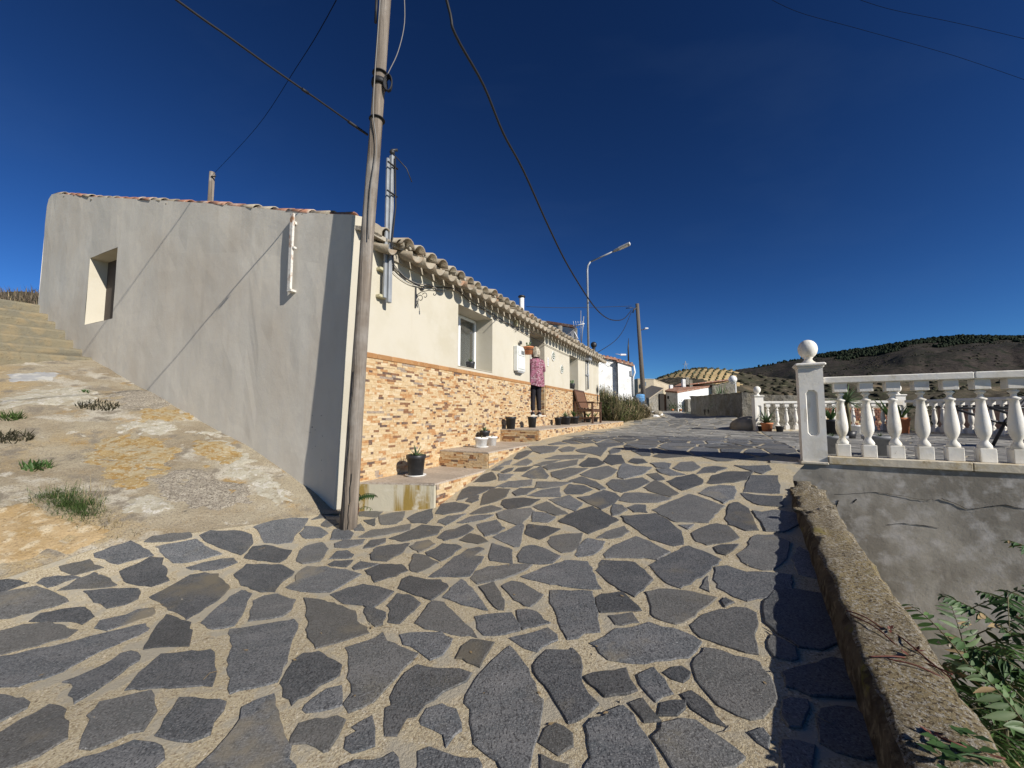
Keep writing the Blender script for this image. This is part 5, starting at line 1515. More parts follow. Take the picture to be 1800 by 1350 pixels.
pel = nd((0, 0, .93), (.135, .10)); sp = nd((0, .01, 1.08), (.12, .09), pel); ch = nd((0, .0, 1.26), (.14, .095), sp); nk0 = nd((0, -.005, 1.38), (.075, .06), ch)
nk = nd((0, .0, 1.44), .048, nk0); hd1 = nd((0, .015, 1.52), (.068, .08), nk); hd2 = nd((0, .015, 1.60), (.072, .085), hd1)
for s_ in (-1, 1):
    hip = nd((s_*.085, 0, .86), .09, pel); kn = nd((s_*.085, .03 if s_ < 0 else .0, .47), .062, hip); an_ = nd((s_*.085, -.02, .09), .04, kn); nd((s_*.10, .12, .04), .035, an_)
    sh_ = nd((s_*.165, -.005, 1.345), .055, ch)
    el_ = nd((s_*(.235), .06 if s_ > 0 else .10, 1.12), .042, sh_)
    wr = nd((s_*(.16) - (.10 if s_ < 0 else 0), .28, 1.24 if s_ < 0 else 1.16), .026, el_)
    wv = Vector(Vt[wr]); pm_ = nd(tuple(wv+Vector((-s_*.015, .05, .015))), (.03, .016), wr)
    pv = Vector(Vt[pm_])
    for f in range(4):
        b_ = nd(tuple(pv+Vector((-s_*(.022-f*.015), .035, .012))), .0095, pm_)
        e_ = nd(tuple(Vector(Vt[b_])+Vector((-s_*.004, .028-.003*abs(f-1), .002))), .0085, b_); nd(tuple(Vector(Vt[e_])+Vector((-s_*.006, .018, -.014))), .007, e_)
    b_ = nd(tuple(wv+Vector((s_*.022, .035, .02))), .0105, wr); nd(tuple(Vector(Vt[b_])+Vector((s_*.008, .028, .012))), .0085, b_)
skin_mesh('body', Vt, Ed, Rd, M['skin'], person, 1)
# face
q = MB(); q.sphere((0, .098, 1.565), .016, 8, 6, 0, (.8, 1, 1.4)); q.sphere((-.078, .02, 1.565), .02, 8, 6, 0, (.4, .8, 1.4)); q.sphere((.078, .02, 1.565), .02, 8, 6, 0, (.4, .8, 1.4)); q.build('nose_and_ears', M['skin'], person)
q = MB(); q.sphere((-.03, .088, 1.585), .011, 8, 6); q.sphere((.03, .088, 1.585), .011, 8, 6); q.build('eyes', M['crack'], person)
q = MB(); q.sphere((0, .09, 1.525), .02, 8, 6, 0, (1.2, .5, .35)); q.build('mouth', M['terracotta'], person)
# hair: a chin-length bob made of locks over a cap
q = MB()
rows = []
for i in range(13):
    t = i/12; z = 1.705-.27*t
    r = .105*math.sin(min(1, t*2.2+.12)*math.pi/2)*(1+.10*(t > .5)*(t-.5))
    row = []
    for k in range(33):
        an = 2*math.pi*k/32
        fr = math.sin(an)              # +y is the face side
        rr = r*(1+.05*math.sin(k*3.1+i*.25)+.03*math.sin(k*7.7))
        if fr > .55 and t > .42: rr *= .62
        row.append((rr*math.cos(an)*1.0, .01+rr*fr*1.12-.01, z+.012*math.sin(k*2.3)*(t > .8)))
    rows.append(row)
q.grid(rows)
for k in range(60):
    an = rng.uniform(math.pi*.9, math.pi*2.1); r = .102*rng.uniform(.97, 1.06); z0 = rng.uniform(1.55, 1.68); z1 = rng.uniform(1.41, 1.46)
    rt = r*math.sqrt(max(.05, 1-((z0-1.58)/.14)**2))
    p = [(rt*math.cos(an), rt*math.sin(an)*1.1, z0), (r*1.05*math.cos(an+.05), r*1.05*math.sin(an)*1.12, (z0+z1)/2), (r*rng.uniform(.9, 1.1)*math.cos(an+.1), r*1.05*math.sin(an)*1.1, z1)]
    q.tube(p, [.007, .009, .003], 5, 0, True)
q.build('hair', M['hair'], person)
# shirt
def ringrow(z, rx, ry, cx=0, cy=0, n=40, amp=0.0, ph=0, zf=None):
    return [(cx+rx*(1+amp*math.sin(5*a+ph)+amp*.6*math.sin(9*a+2*ph))*math.cos(a), cy+ry*(1+amp*math.sin(5*a+ph)+amp*.6*math.sin(9*a+2*ph))*math.sin(a), z+(zf(a) if zf else 0)) for a in [2*math.pi*k/n for k in range(n+1)]]
hem = lambda a: -.10*max(0, -math.sin(a))*(.55+.45*math.cos(a))
q = MB(); rows = []
for (z, rx, ry, cy, am) in ((1.425, .06, .055, 0, 0), (1.405, .10, .065, 0, .01), (1.375, .165, .085, 0, .015), (1.33, .195, .105, 0, .02), (1.25, .20, .12, 0, .03), (1.15, .195, .125, .0, .035), (1.05, .20, .13, 0, .04), (.95, .215, .145, 0, .045), (.85, .225, .155, -.005, .05), (.76, .23, .16, -.01, .055)):
    t = (1.425-z)/.67; rows.append(ringrow(z, rx, ry, 0, cy, 40, am, 1.3+t*1.2, (lambda a, t=t: hem(a)*t*t)))
q.grid(rows); q.build('shirt', M['shirt'], person)
for s_ in (-1, 1):
    sh_ = Vector((s_*.165, -.005, 1.345)); el_ = Vector((s_*.240, .06 if s_ > 0 else .10, 1.12)); wr = Vector((s_*.16-(.10 if s_ < 0 else 0), .28, 1.24 if s_ < 0 else 1.16))
    q = MB(); q.tube([sh_+Vector((-s_*.03, 0, .01)), sh_.lerp(el_, .3), sh_.lerp(el_, .7), el_, el_.lerp(wr, .25), el_.lerp(wr, .55)], [.062, .075, .068, .064, .06, .058], 14); q.build('sleeve', M['shirt'], person)
# trousers and shoes
Vt = []; Ed = []; Rd = []
pel = nd((0, 0, .96), (.15, .115)); 
for s_ in (-1, 1):
    h_ = nd((s_*.075, 0, .84), .115, pel); k1 = nd((s_*.074, .02 if s_ < 0 else 0, .62), .095, h_); k2 = nd((s_*.072, .03 if s_ < 0 else 0, .46), .08, k1); k3 = nd((s_*.088, 0, .25), .066, k2); nd((s_*.088, -.015, .10), .068, k3)
skin_mesh('trousers', Vt, Ed, Rd, M['trousers'], person, 1)
for s_ in (-1, 1):
    q = MB(); rows = []
    for (y, w, zt, c_) in ((-.095, .018, .045, 0), (-.08, .036, .085, 0), (-.03, .042, .095, 0), (.04, .042, .08, 0), (.10, .045, .055, .004), (.15, .036, .042, .006), (.172, .012, .026, .008)):
        rows.append([(s_*(.09+c_)+w*math.cos(a), y, .022+(zt-.022)*max(0, math.sin(a))) for a in [math.pi*k/12 for k in range(13)]])
    q.grid(rows); o = q.build('shoe', M['shoe_dark'], person)
    q = MB(); q.bbox(s_*.092-.044, s_*.092+.044, -.095, .165, 0, .024, .01); q.build('sole', M['shoe_white'], o)
person.location = (pw[0], pw[1], -.045); person.rotation_euler = (0, 0, math.radians(14)); person.scale = (.90, .94, .985)

# ------------------------------------------------------------------ near balustrade and retaining wall
def bframe(o, e, n):
    return lambda p: (o[0]+p[0]*e[0]+p[1]*n[0], o[1]+p[0]*e[1]+p[1]*n[1], p[2])
def post_parts(T, zb, ht, w, root, rball=.105):
    """square post with a long octagonal sunk panel, moulded cap and a ball"""
    q = MB(T); h = w/2; zt = zb+ht
    # body sides
    q.add([(-h, h, zb), (h, h, zb), (h, h, zt), (-h, h, zt)], [(3, 2, 1, 0)])
    q.add([(-h, -h, zb), (-h, h, zb), (-h, h, zt), (-h, -h, zt)], [(0, 1, 2, 3)]); q.add([(h, -h, zb), (h, h, zb), (h, h, zt), (h, -h, zt)], [(3, 2, 1, 0)])
    a = w*.24; c = a*.5; z0 = zb+ht*.27; z1 = zb+ht*.76; d = .028
    oc = [(-a, z0+c*1.2), (-c, z0), (c, z0), (a, z0+c*1.2), (a, z1-c*1.2), (c, z1), (-c, z1), (-a, z1-c*1.2)]
    def P(p, y): return (p[0], y, p[1])
    out = [(-h, zb), (h, zb), (h, zt), (-h, zt)]
    vs = [P(p, -h) for p in out]+[P(p, -h) for p in oc]
    q.add(vs, [(0, 1, 6, 5), (0, 5, 4), (1, 7, 6), (1, 2, 8, 7), (2, 9, 8), (2, 3, 10, 9), (3, 11, 10), (3, 0, 4, 11)])
    vs = [P(p, -h) for p in oc]+[P((p[0]*.78, (p[1]-(z0+z1)/2)*.97+(z0+z1)/2), -h+d) for p in oc]
    q.add(vs, [(i, (i+1) % 8, 8+(i+1) % 8, 8+i) for i in range(8)]+[tuple(range(8, 16))])
    po = q.build('post', M['white_concrete'], root); recalc(po)
    q = MB(T); q.bbox(-h-.012, h+.012, -h-.012, h+.012, zt, zt+.018, .006); q.bbox(-h-.03, h+.03, -h-.03, h+.03, zt+.018, zt+.055, .012); q.build('cap', M['white_concrete'], po)
    q = MB(T); q.lathe([(.075, 0), (.072, .012), (.05, .03), (.038, .05), (.042, .068), (.05, .075)], 20, (0, 0, zt+.055)); q.sphere((0, 0, zt+.055+.06+rball), rball*.86, 28, 18, 0, (1, 1, 1.16)); q.build('ball_finial', M['white_concrete'], po)
    return po
def baluster_mesh(h):
    q = MB(); b = .057
    q.bbox(-b, b, -b, b, 0, h*.165, .004); q.bbox(-b, b, -b, b, h*.875, h, .004)
    pr = [(.055, .165), (.060, .18), (.056, .20), (.046, .222), (.034, .245), (.032, .262), (.036, .275), (.050, .31), (.060, .345), (.0645, .39), (.062, .45), (.055, .53), (.046, .61), (.038, .69), (.034, .742), (.050, .752), (.052, .765), (.036, .775), (.024, .79), (.022, .815), (.034, .832), (.044, .842), (.044, .852), (.028, .862), (.030, .875)]
    q.lathe([(r*.88, z*h) for r, z in pr], 24, smooth=True)
    o = q.build('baluster', M['white_concrete']); me = o.data; bpy.data.objects.remove(o); return me
bal_near = baluster_mesh(.80)
def place(me, name, parent, loc, rz_, m=None):
    o = bpy.data.objects.new(name, me); COL.objects.link(o); o.parent = parent
    off = Vector((0, 0, 0)); q = parent
    while q is not None: off += q.location; q = q.parent
    o.location = Vector(loc)-off; o.rotation_euler = (0, 0, rz_); return o
T1 = bframe(B0, E1, N1); rot1 = math.atan2(E1[1], E1[0])
b1_ = thing('balustrade', (B0[0], B0[1], ZT), 'near white concrete balustrade with turned balusters and a ball-topped end post', 'balustrade')
post_parts(T1, ZT, 1.045, .225, b1_, .11)
LEN = 5.2
xs = [.113, 1.28, 2.6, 3.9, LEN]
for i in range(4):
    q = MB(T1); q.bbox(xs[i]+.0015, xs[i+1]-.0015, -.085, .085, .335, .405, .008); q.build('handrail', M['white_concrete'], b1_)
for i in range(5):
    a = [-.125, 1.20, 2.45, 3.7, 4.9, LEN][i]; c = [-.125, 1.20, 2.45, 3.7, 4.9, LEN][i+1]
    if i == 0: a = .114
    q = MB(T1); q.bbox(a+.0015, c-.0015, -.135, .12, ZT-.02, ZT+.062, .006); q.build('coping', M['coping'], b1_)
q = MB(T1); q.bbox(-.135, .1135, -.14, .125, ZT-.03, ZT-.001, .006); q.build('post_footing', M['coping'], b1_)
k = 0; x_ = .265
while x_ < LEN:
    x, y, z = T1((x_, 0, ZT+.063)); o = place(bal_near, 'baluster', b1_, (x, y, z), rot1); o.scale = (1, 1, (.335-(ZT+.063))/.80); o.rotation_euler[2] += rng.uniform(-.06, .06); x_ += .213+rng.uniform(-.004, .004)
rw = thing('retaining_wall', (*T1((2.5, 0, 0))[:2], -3.9), 'tall cracked grey rendered retaining wall under the near balustrade', 'wall')
q = MB(T1); rows = []
for i in range(27):
    z = -3.9+(ZT-.022+3.9)*i/26
    rows.append([(x, -.115-.008*fbm(x, z, 1.2), z) for x in np.linspace(-.42, LEN, 50)])
q.grid(rows); q.add([(-.42, -.115, -3.9), (-.42, .15, -3.9), (-.42, .15, ZT-.13), (-.42, -.115, ZT-.13)], [(0, 1, 2, 3)]); q.add([(-.42, -.115, ZT-.022), (LEN, -.115, ZT-.022), (LEN, .15, ZT-.022), (-.42, .15, ZT-.022)], [(0, 1, 2, 3)]); q.build('rendered_face', M['retaining_render'], rw)
def on_wall(px, py, off=-.119):
    r = ray(px, py); o_ = B0+N1*off; Mx = np.array([[E1[0], -r[0]], [E1[1], -r[1]]]); s_ = np.linalg.solve(Mx, -o_); return r*s_[1]
for pl, w in (([(1467, 869), (1500, 868), (1540, 866), (1580, 871), (1620, 878), (1640, 878)], .0018), ([(1655, 876), (1680, 885), (1700, 894), (1720, 893), (1745, 890), (1768, 887), (1800, 894), (1850, 892)], .0028), ([(1474, 880), (1470, 890), (1464, 900)], .006), ([(1560, 922), (1600, 921), (1650, 928)], .002), ([(1500, 883), (1506, 878)], .006)):
    q = MB(); pp = [on_wall(*a) for a in pl]; sm = smooth(pp, 4); rs = [w*(.5+.8*rng.rand()) for _ in sm]; q.tube([Vector(p)+Vector((rng.uniform(-.002, .002), 0, rng.uniform(-.004, .004))) for p in sm], rs, 5); q.build('crack', M['crack'], rw)

# ------------------------------------------------------------------ low rough parapet at the right edge of the street
pr_ = thing('parapet_wall', (1.6, 1.6, -1.1), 'low rough lichen-crusted concrete parapet edging the right side of the paving', 'wall')
ya, yb = -4.5, 4.18; n = 260; rows = []
for i in range(n+1):
    y = ya+(yb-ya)*i/n; xl = .395+.6*y if y < 2.75 else 2.045+(y-2.75)*.59
    zt = -.955+.092*(y-1.14)
    wdt = .285; near_end = max(0, (y-2.6)/1.6)
    rag = .022+.05*near_end**2; tx = 1/math.hypot(1, .6)
    nx, ny = tx, -.6*tx
    row = []
    base_z = H(xl-.05, y)-.25
    prof_ = [(-.035, base_z, 0), (-.03, zt-.17, .25), (-.022, zt-.09, .5), (-.012, zt-.035, .8), (.004, zt-.012, 1), (.02, zt, 1), (.06, zt+.002, .6), (.10, zt, .5), (.14, zt+.003, .5), (.18, zt, .5), (.215, zt-.004, .8), (.235, zt-.02, 1), (.245, zt-.05, .8), (.25, zt-.2, .5), (.255, zt-.8, .3), (.26, -3.9, 0)]
    for j, (w, z, a) in enumerate(prof_):
        w2 = w*(wdt/.285)
        n1 = fbm(y*1.0+j*.02, z*2+w*8, 6.0, 4)*rag*a; n2 = fbm(y+7+j*.3, w*10, 14.0, 3)*rag*a*.5
        dz_ = -.07*near_end**3*a*(1+fbm(y, 2, 5)) if j > 3 and j < 13 else 0
        row.append((xl+w2*nx*1.0+n1*nx, y+w2*ny+n1*ny, z+n2+dz_))
    rows.append(row)
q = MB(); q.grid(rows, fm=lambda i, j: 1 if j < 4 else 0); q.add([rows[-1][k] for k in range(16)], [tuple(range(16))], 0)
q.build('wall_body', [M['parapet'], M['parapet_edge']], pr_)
# loose ragged lumps where the parapet breaks up near the post
q = MB()
for k in range(46):
    t = rng.rand(); y = 3.1+1.1*t; xl = 2.045+(y-2.75)*.59; w = rng.uniform(-.03, .23)
    zt = -.955+.092*(y-1.14)-.07*((y-2.6)/1.6)**3
    q.sphere((xl+w*.86, y-w*.5, zt-.01+rng.uniform(-.03, .01)), rng.uniform(.012, .032), 8, 6, 0, (rng.uniform(.8, 1.5), rng.uniform(.8, 1.5), .6))
q.v = [(v[0]+.008*fbm(v[0]*9, v[1]*9+v[2], 5), v[1]+.008*fbm(v[1]*9, v[0]*9, 5), v[2]+.008*fbm(v[2]*9+v[0], v[1]*9, 5)) for v in q.v]
q.build('broken_edge', M['parapet'], pr_, kind='stuff')
def on_top(px, py, dz=.01):
    r = ray(px, py); k = (-1.06)/(r[2]-.092*r[1]); return r*k+np.array([0, 0, dz])
tw = [[(1488, 1078), (1520, 1093), (1557, 1110), (1580, 1122), (1600, 1143), (1640, 1170), (1672, 1196)], [(1495, 1085), (1540, 1112), (1580, 1140), (1600, 1152)], [(1528, 1160), (1570, 1164), (1600, 1160), (1640, 1175), (1675, 1197)], [(1560, 1164), (1610, 1180), (1660, 1195)], [(1650, 1303), (1680, 1320), (1720, 1325), (1768, 1340)]]
q = MB()
for t_ in tw: q.tube(smooth([on_top(*a, dz=.012+.01*math.sin(i*2)) for i, a in enumerate(t_)], 4), .0028, 5)
for c_ in ((1565, 1113), (1600, 1160), (1612, 1150), (1640, 1300)):
    c = Vector(on_top(*c_, dz=.015))
    for k in range(5): q.blade(c, c+Vector((rng.uniform(-.03, .03), rng.uniform(-.03, .03), rng.uniform(0, .015))), .012)
tag(q.build('dry_twig', M['stem_red']), 'thin dry reddish twigs trailing across the parapet top', 'twig')

# ------------------------------------------------------------------ tree of heaven shoots below the parapet
leaf_me = {}
for nm, m_ in (('leaf_green', 'leaf_green'), ('leaf_pale', 'leaf_pale'), ('leaf_dark', 'leaf_dark'), ('dry_leaf', 'dry_leaf')):
    q = MB(); L_ = 1.0; W_ = .27; seg = 6; vs = []
    for i in range(seg+1):
        t = i/seg; w = W_*.5*(math.sin(min(1, t*1.6+.12)*math.pi/2) if t < .4 else (1-((t-.4)/.6)**1.5))+.004
        z = -.16*t*t
        vs += [(-w, t*L_, z+.28*w), (0, t*L_, z-.02), (w, t*L_, z+.28*w)]
    fs = []
    for i in range(seg): fs += [(3*i, 3*i+1, 3*i+4, 3*i+3), (3*i+1, 3*i+2, 3*i+5, 3*i+4)]
    q.add(vs, fs, 0, True); o = q.build('leaflet', M[m_]); leaf_me[nm] = o.data; bpy.data.objects.remove(o)
tree = thing('tree_of_heaven', (2.6, 1.7, -3.75), 'leafy tree of heaven shoots with long feathered leaves rising below the parapet', 'sapling')
nleaf = [0]
loose = {k: MB() for k in leaf_me}
def frond(tip, base, m_, n=11, ll=.12, single=True, droop=.06, sidew=None):
    tip = Vector(tip); base = Vector(base); L = (tip-base).length
    fr_ = [base.lerp(tip, t)+Vector((0, 0, droop*math.sin(t*math.pi*.9)*L*2.0)) for t in [i/8 for i in range(9)]]
    pth = smooth(fr_, 3)
    q = MB(); q.tube(pth, [.004*(1-.7*i/len(pth)) for i in range(len(pth))], 5); st = q.build('frond', M['stem'], tree)
    tot = len(pth)-1
    for k in range(n):
        t = .10+.88*k/(n-1); i = min(tot-1, int(t*tot)); p = pth[i].lerp(pth[i+1], t*tot-i); d = (pth[i+1]-pth[i]).normalized()
        sd0 = d.cross(Vector((0, 0, 1))).normalized() if sidew is None else (sidew-d*sidew.dot(d)).normalized()
        upv = sd0.cross(d)
        if upv.z < 0: upv = -upv
        sc_ = ll*(1-.5*abs(t-.35)/.65)*rng.uniform(.72, 1.15)
        for s_ in (-1, 1):
            if rng.rand() < .05: continue
            lm_ = 'dry_leaf' if rng.rand() < .035 else m_
            dd = (sd0*s_*.9+d*rng.uniform(.25, .62)+Vector((0, 0, rng.uniform(-.55, .0)))).normalized()
            x_ = dd.cross(upv).normalized(); z_ = x_.cross(dd)
            if z_.z < 0: x_ = -x_; z_ = -z_
            R = Matrix((x_, dd, z_)).transposed().to_4x4() @ Matrix.Rotation(rng.uniform(-.5, .5), 4, 'Y')
            Mx = Matrix.Translation(p) @ R @ Matrix.Scale(sc_, 4)
            if single and nleaf[0] < 285:
                o = bpy.data.objects.new('leaflet', leaf_me[lm_]); COL.objects.link(o); o.parent = st
                Mx.translation = Mx.translation-tree.location; o.matrix_local = Mx; nleaf[0] += 1
            else:
                me = leaf_me[lm_]; loose[lm_].add([tuple(Mx@v.co) for v in me.vertices], [tuple(p_.vertices) for p_ in me.polygons], 0, True)
A = lambda px, py, y: at_y(px, py, y)
frond(A(1597, 1066, 2.25), A(1705, 1172, 1.95), 'leaf_green', 11, .115)
frond(A(1705, 1172, 1.95), A(1830, 1310, 1.75), 'leaf_pale', 10, .125)
frond(A(1672, 1068, 2.5), A(1708, 1190, 2.4), 'leaf_pale', 12, .12)
frond(A(1655, 1050, 2.7), A(1790, 1125, 2.5), 'leaf_dark', 15, .13)
frond(A(1723, 1042, 2.75), A(1825, 1095, 2.6), 'leaf_dark', 13, .13)
frond(A(1767, 1042, 2.6), A(1850, 1080, 2.5), 'leaf_dark', 11, .12)
frond(A(1773, 952, 2.7), A(1850, 990, 2.6), 'leaf_dark', 9, .13)
frond(A(1775, 1110, 2.3), A(1772, 1050, 2.55), 'leaf_dark', 9, .11)
frond(A(1700, 1140, 2.45), A(1830, 1200, 2.3), 'leaf_dark', 14, .14)
frond(A(1668, 1130, 2.5), A(1800, 1230, 2.3), 'leaf_green', 13, .14)
frond(A(1715, 1215, 2.2), A(1850, 1270, 2.1), 'leaf_green', 12, .13)
for k in range(120):
    px = rng.uniform(1690, 1920); py = rng.uniform(1120+ (1800-px)*.9, 1450); y = rng.uniform(2.2, 3.1)
    a = Vector(A(px, py, y)); an = rng.uniform(0, 6.28); L = rng.uniform(.45, .8)
    frond(a, a+Vector((math.cos(an)*L, abs(math.sin(an))*L*.5, -rng.uniform(.1, .4))), rng.choice(['leaf_dark', 'leaf_green', 'leaf_dark']), 11, .13, single=False)
for k in range(26):
    px = rng.uniform(1735, 1860); py = rng.uniform(1255, 1400)+(px-1735)*.55; y = rng.uniform(1.72, 2.1)
    a = Vector(A(px, py, y)); frond(a, a+Vector((rng.uniform(.2, .5), rng.uniform(-.3, .2), -rng.uniform(.2, .5))), 'leaf_green', 9, .10, single=False)
for nm, q in loose.items(): 
    if q.v: q.build('leaflets', M[nm], tree, kind='stuff')
q = MB()
for k in range(9):
    x0 = 2.3+rng.uniform(-.2, 1.0); y0 = 1.9+rng.uniform(-.3, .8); q.tube([(x0, y0, -3.75), (x0+rng.uniform(-.1, .1), y0, -2.6), (x0+rng.uniform(-.2, .3), y0+rng.uniform(-.1, .2), -1.5)], [.02, .015, .008], 7)
q.build('stems', M['stem'], tree)
# creeping leaves over the parapet at the bottom edge
cr = MB()
for k in range(26):
    p = Vector(on_top(rng.uniform(1648, 1725), rng.uniform(1318, 1365), rng.uniform(.0, .05))); an = rng.uniform(0, 6.28)
    cr.blade(p, p+Vector((math.cos(an)*.045, math.sin(an)*.045, rng.uniform(-.01, .02))), .028, 0, .004)
cr.tube([on_top(1760, 1345, .01), on_top(1700, 1335, .015), on_top(1650, 1340, .01)], .003, 5)
tag(cr.build('creeper', M['leaf_dark']), 'small leafy creeper spilling over the parapet top at the bottom edge', 'creeper')
# ------------------------------------------------------------------ far balustrades of the terrace
bal_far = baluster_mesh(.80)
def far_balustrade(a, b, label, posts=(True, False), sp=.235, mats='white_concrete'):
    a = np.array(a, float); b = np.array(b, float); L = np.linalg.norm(b-a); e = (b-a)/L; n_ = np.array([-e[1], e[0]])
    if n_[1] < 0: n_ = -n_
    T = bframe(a, e, n_); t = thing('balustrade', (a[0], a[1], ZT), label, 'balustrade')
    if posts[0]: post_parts(T, ZT, 1.02, .24, t, .115)
    if posts[1]: post_parts(bframe(b, e, n_), ZT, 1.02, .24, t, .115)
    q = MB(T); q.bbox(.122 if posts[0] else 0, L-(.122 if posts[1] else 0), -.085, .085, .30, .37, .008); q.build('handrail', M['white_concrete'], t)
    q = MB(T); q.bbox(.122 if posts[0] else 0, L-(.122 if posts[1] else 0), -.1, .1, ZT-.02, ZT+.05, .006); q.build('coping', M['coping'], t)
    x_ = .27
    while x_ < L-.2:
        x, y, z = T((x_, 0, ZT+.051)); o = place(bal_far, 'baluster', t, (x, y, z), math.atan2(e[1], e[0])); o.scale = (1, 1, (.30-(ZT+.051))/.80); x_ += sp
    return t
far_balustrade((7.5, 12.0), (11.1, 11.3), 'far white balustrade across the back of the terrace between two ball-topped posts', (True, True), .25)
far_balustrade((11.12, 11.05), (11.0, 4.2), 'white balustrade along the right side of the terrace before the mauve wall', (False, False), .21)
mw = MB(); mw.box(11.9, 12.1, 3.0, 11.0, ZT-2.5, .16); o = mw.build('rendered_wall', M['mauve_render']); tag(o, 'dull reddish rendered wall behind the right-hand balustrade', 'wall')
q = MB(); q.box(11.84, 12.16, 3.0, 11.05, .16, .22); q.build('wall_cap', M['tar'], o)
# low openwork brick wall behind the far balustrade
bw = thing('brick_wall', (10, 13.2, ZT), 'low reddish brick wall seen between the balusters at the back of the terrace', 'wall')
q = MB()
for r_ in range(9):
    for k in range(18):
        if (k+r_) % 5 == 3 and 1 < r_ < 8: continue
        x = 9.9+k*.155+(.07 if r_ % 2 else 0); z = ZT-.02+r_*.082
        q.bbox(x, x+.14, 13.2+rng.uniform(-.006, .006), 13.31, z, z+.07, .004)
q.build('bricks', M['brick_red'], bw, kind='stuff')
q = MB(); q.box(9.85, 12.75, 13.225, 13.29, ZT-.6, .19); q.build('mortar_bed', M['grout'], bw)

# plants and things on the terrace
def terr(px, py):
    r = ray(px, py); k = ZT/r[2]; return r[0]*k, r[1]*k
x, y = terr(1492, 771)
pl = thing('palm_plant', (x, y, ZT), 'spiky dracaena with a thin dark trunk behind the first balusters', 'plant')
q = MB(); q.lathe([(.11, 0), (.14, .16), (.13, .16), (.12, .14), (.004, .14)], 16, (x, y, ZT)); q.build('pot', M['black_plastic'], pl)
q = MB(); q.tube([(x, y, ZT+.1), (x+.03, y, ZT+.5), (x, y, ZT+.80)], [.045, .035, .03], 8); q.build('trunk', M['stem'], pl)
q = MB(); rosette(q, (x, y, ZT+.78), 46, .50, .040, (.1, 2.0), 0, .22); q.build('leaves', M['aloe'], pl)
x, y = terr(1503, 762); pot(x, y, ZT, .15, .22, 'small white pot behind the second near baluster on the terrace', pm='white_plastic', plant='stump', group=None)
x, y = terr(1586, 762); pot(x, y, ZT, .17, .42, 'tall terracotta pot beside the corner post at the back of the terrace', pm='terracotta', plant='leafy', pl=2.2)
x, y = terr(1571, 760); pot(x, y, ZT, .14, .34, 'dark pot with a tall bushy green plant left of the terracotta pot', plant='leafy', pl=3.4)
for px, py, r_, h_, lb in ((1464, 798, .16, .24, 'dark round planter with small spiky plants just behind the end post'), (1549, 801, .17, .25, 'dark round planter with small spiky plants behind the second and third balusters')):
    x, y = terr(px, py); pot(x, y, ZT, r_, h_, lb, pm='grey_plastic', plant='aloe', pl=.45)
x, y = terr(1462, 764); pot(x, y, ZT, .17, .38, 'black pot with dark leaves against the far balustrade', plant='leafy', pl=2.0)
# dark garden chair
x, y = terr(1785, 792); x += .62; y += .15
gc = thing('garden_chair', (x, y, ZT), 'black metal reclining garden chair at the right edge of the terrace', 'garden chair')
q = MB()
for s_ in (0, .5):
    q.tube([(x-.75, y+s_, ZT+.62), (x+.25, y+s_, ZT+.30), (x+.30, y+s_, ZT+.02)], .022, 6); q.tube([(x-.15, y+s_, ZT+.02), (x+.1, y+s_, ZT+.42), (x+.55, y+s_, ZT+.85)], .022, 6); q.tube([(x-.75, y+s_, ZT+.62), (x+.35, y+s_, ZT+.60)], .018, 6)
q.build('frame', M['wrought_iron'], gc)
q = MB(); q.add([(x-.1, y, ZT+.40), (x+.45, y, ZT+.36), (x+.45, y+.5, ZT+.36), (x-.1, y+.5, ZT+.40)], [(0, 1, 2, 3)]); q.build('seat', M['black_rubber'], gc)
q = MB(); q.bbox(x-.22, x+.02, y-.02, y+.3, ZT+.22, ZT+.26, .01); tag(q.build('white_tray', M['white_plastic']), 'small white tray on the dark chair at the right edge', 'tray')
# aloe in terracotta pot by the far post, with a black pot
x, y = terr(1339, 758); pot(x, y-.25, ZT, .15, .26, 'terracotta pot with long aloe leaves at the foot of the far balustrade post', pm='terracotta', plant='aloe', pl=2.6)
x, y = terr(1346, 758); pot(x+.05, y-.55, ZT, .10, .17, 'small black pot in front of the terracotta aloe pot', plant='stump', pl=.5)
x, y = terr(1328, 757); pot(x-.05, y-.35, ZT, .10, .16, 'small dark pot left of the terracotta aloe pot by the far post', plant='leafy', pl=.8)

# ------------------------------------------------------------------ stone wall, boulder, rubble
def masonry(name, pts, tops, th, label, base=-.8, m='rubble_masonry'):
    t = thing(name, (pts[0][0], pts[0][1], base), label, 'wall'); q = MB()
    for i in range(len(pts)-1):
        a = Vector((*pts[i], 0)); b = Vector((*pts[i+1], 0)); d = (b-a).normalized(); n_ = Vector((-d.y, d.x, 0))
        N_ = max(8, int((b-a).length/.16)); rows = []
        for k in range(N_+1):
            p = a.lerp(b, k/N_); zt = tops[i]+(tops[i+1]-tops[i])*k/N_
            row = []
            for (w, z) in [(0, base+(zt-base)*j/12) for j in range(13)]+[(.1, zt+.02), (th, zt), (th, base)]:
                jn = .05*fbm(p.x+w, p.y+z*2, 2.8, 4); zz = z+(.04*fbm(p.x, p.y, 1.5, 3) if z > zt-.1 else 0)
                row.append((p.x+n_.x*(w+jn), p.y+n_.y*(w+jn), zz))
            rows.append(row)
        q.grid(rows, smooth=False)
    q.build('masonry', M[m], t); return t
masonry('stone_wall', [(8.95, 15.3), (10.9, 24.0)], [.78, 1.02], -.4, 'shaded rubble stone wall bordering the far right side of the street')
masonry('stone_wall', [(8.93, 15.25), (10.6, 14.75), (13.5, 14.3)], [.78, .66, .45], .4, 'sunlit rubble stone wall end facing the terrace')
bx, by, bz = at_y(1312, 745, 12.6)
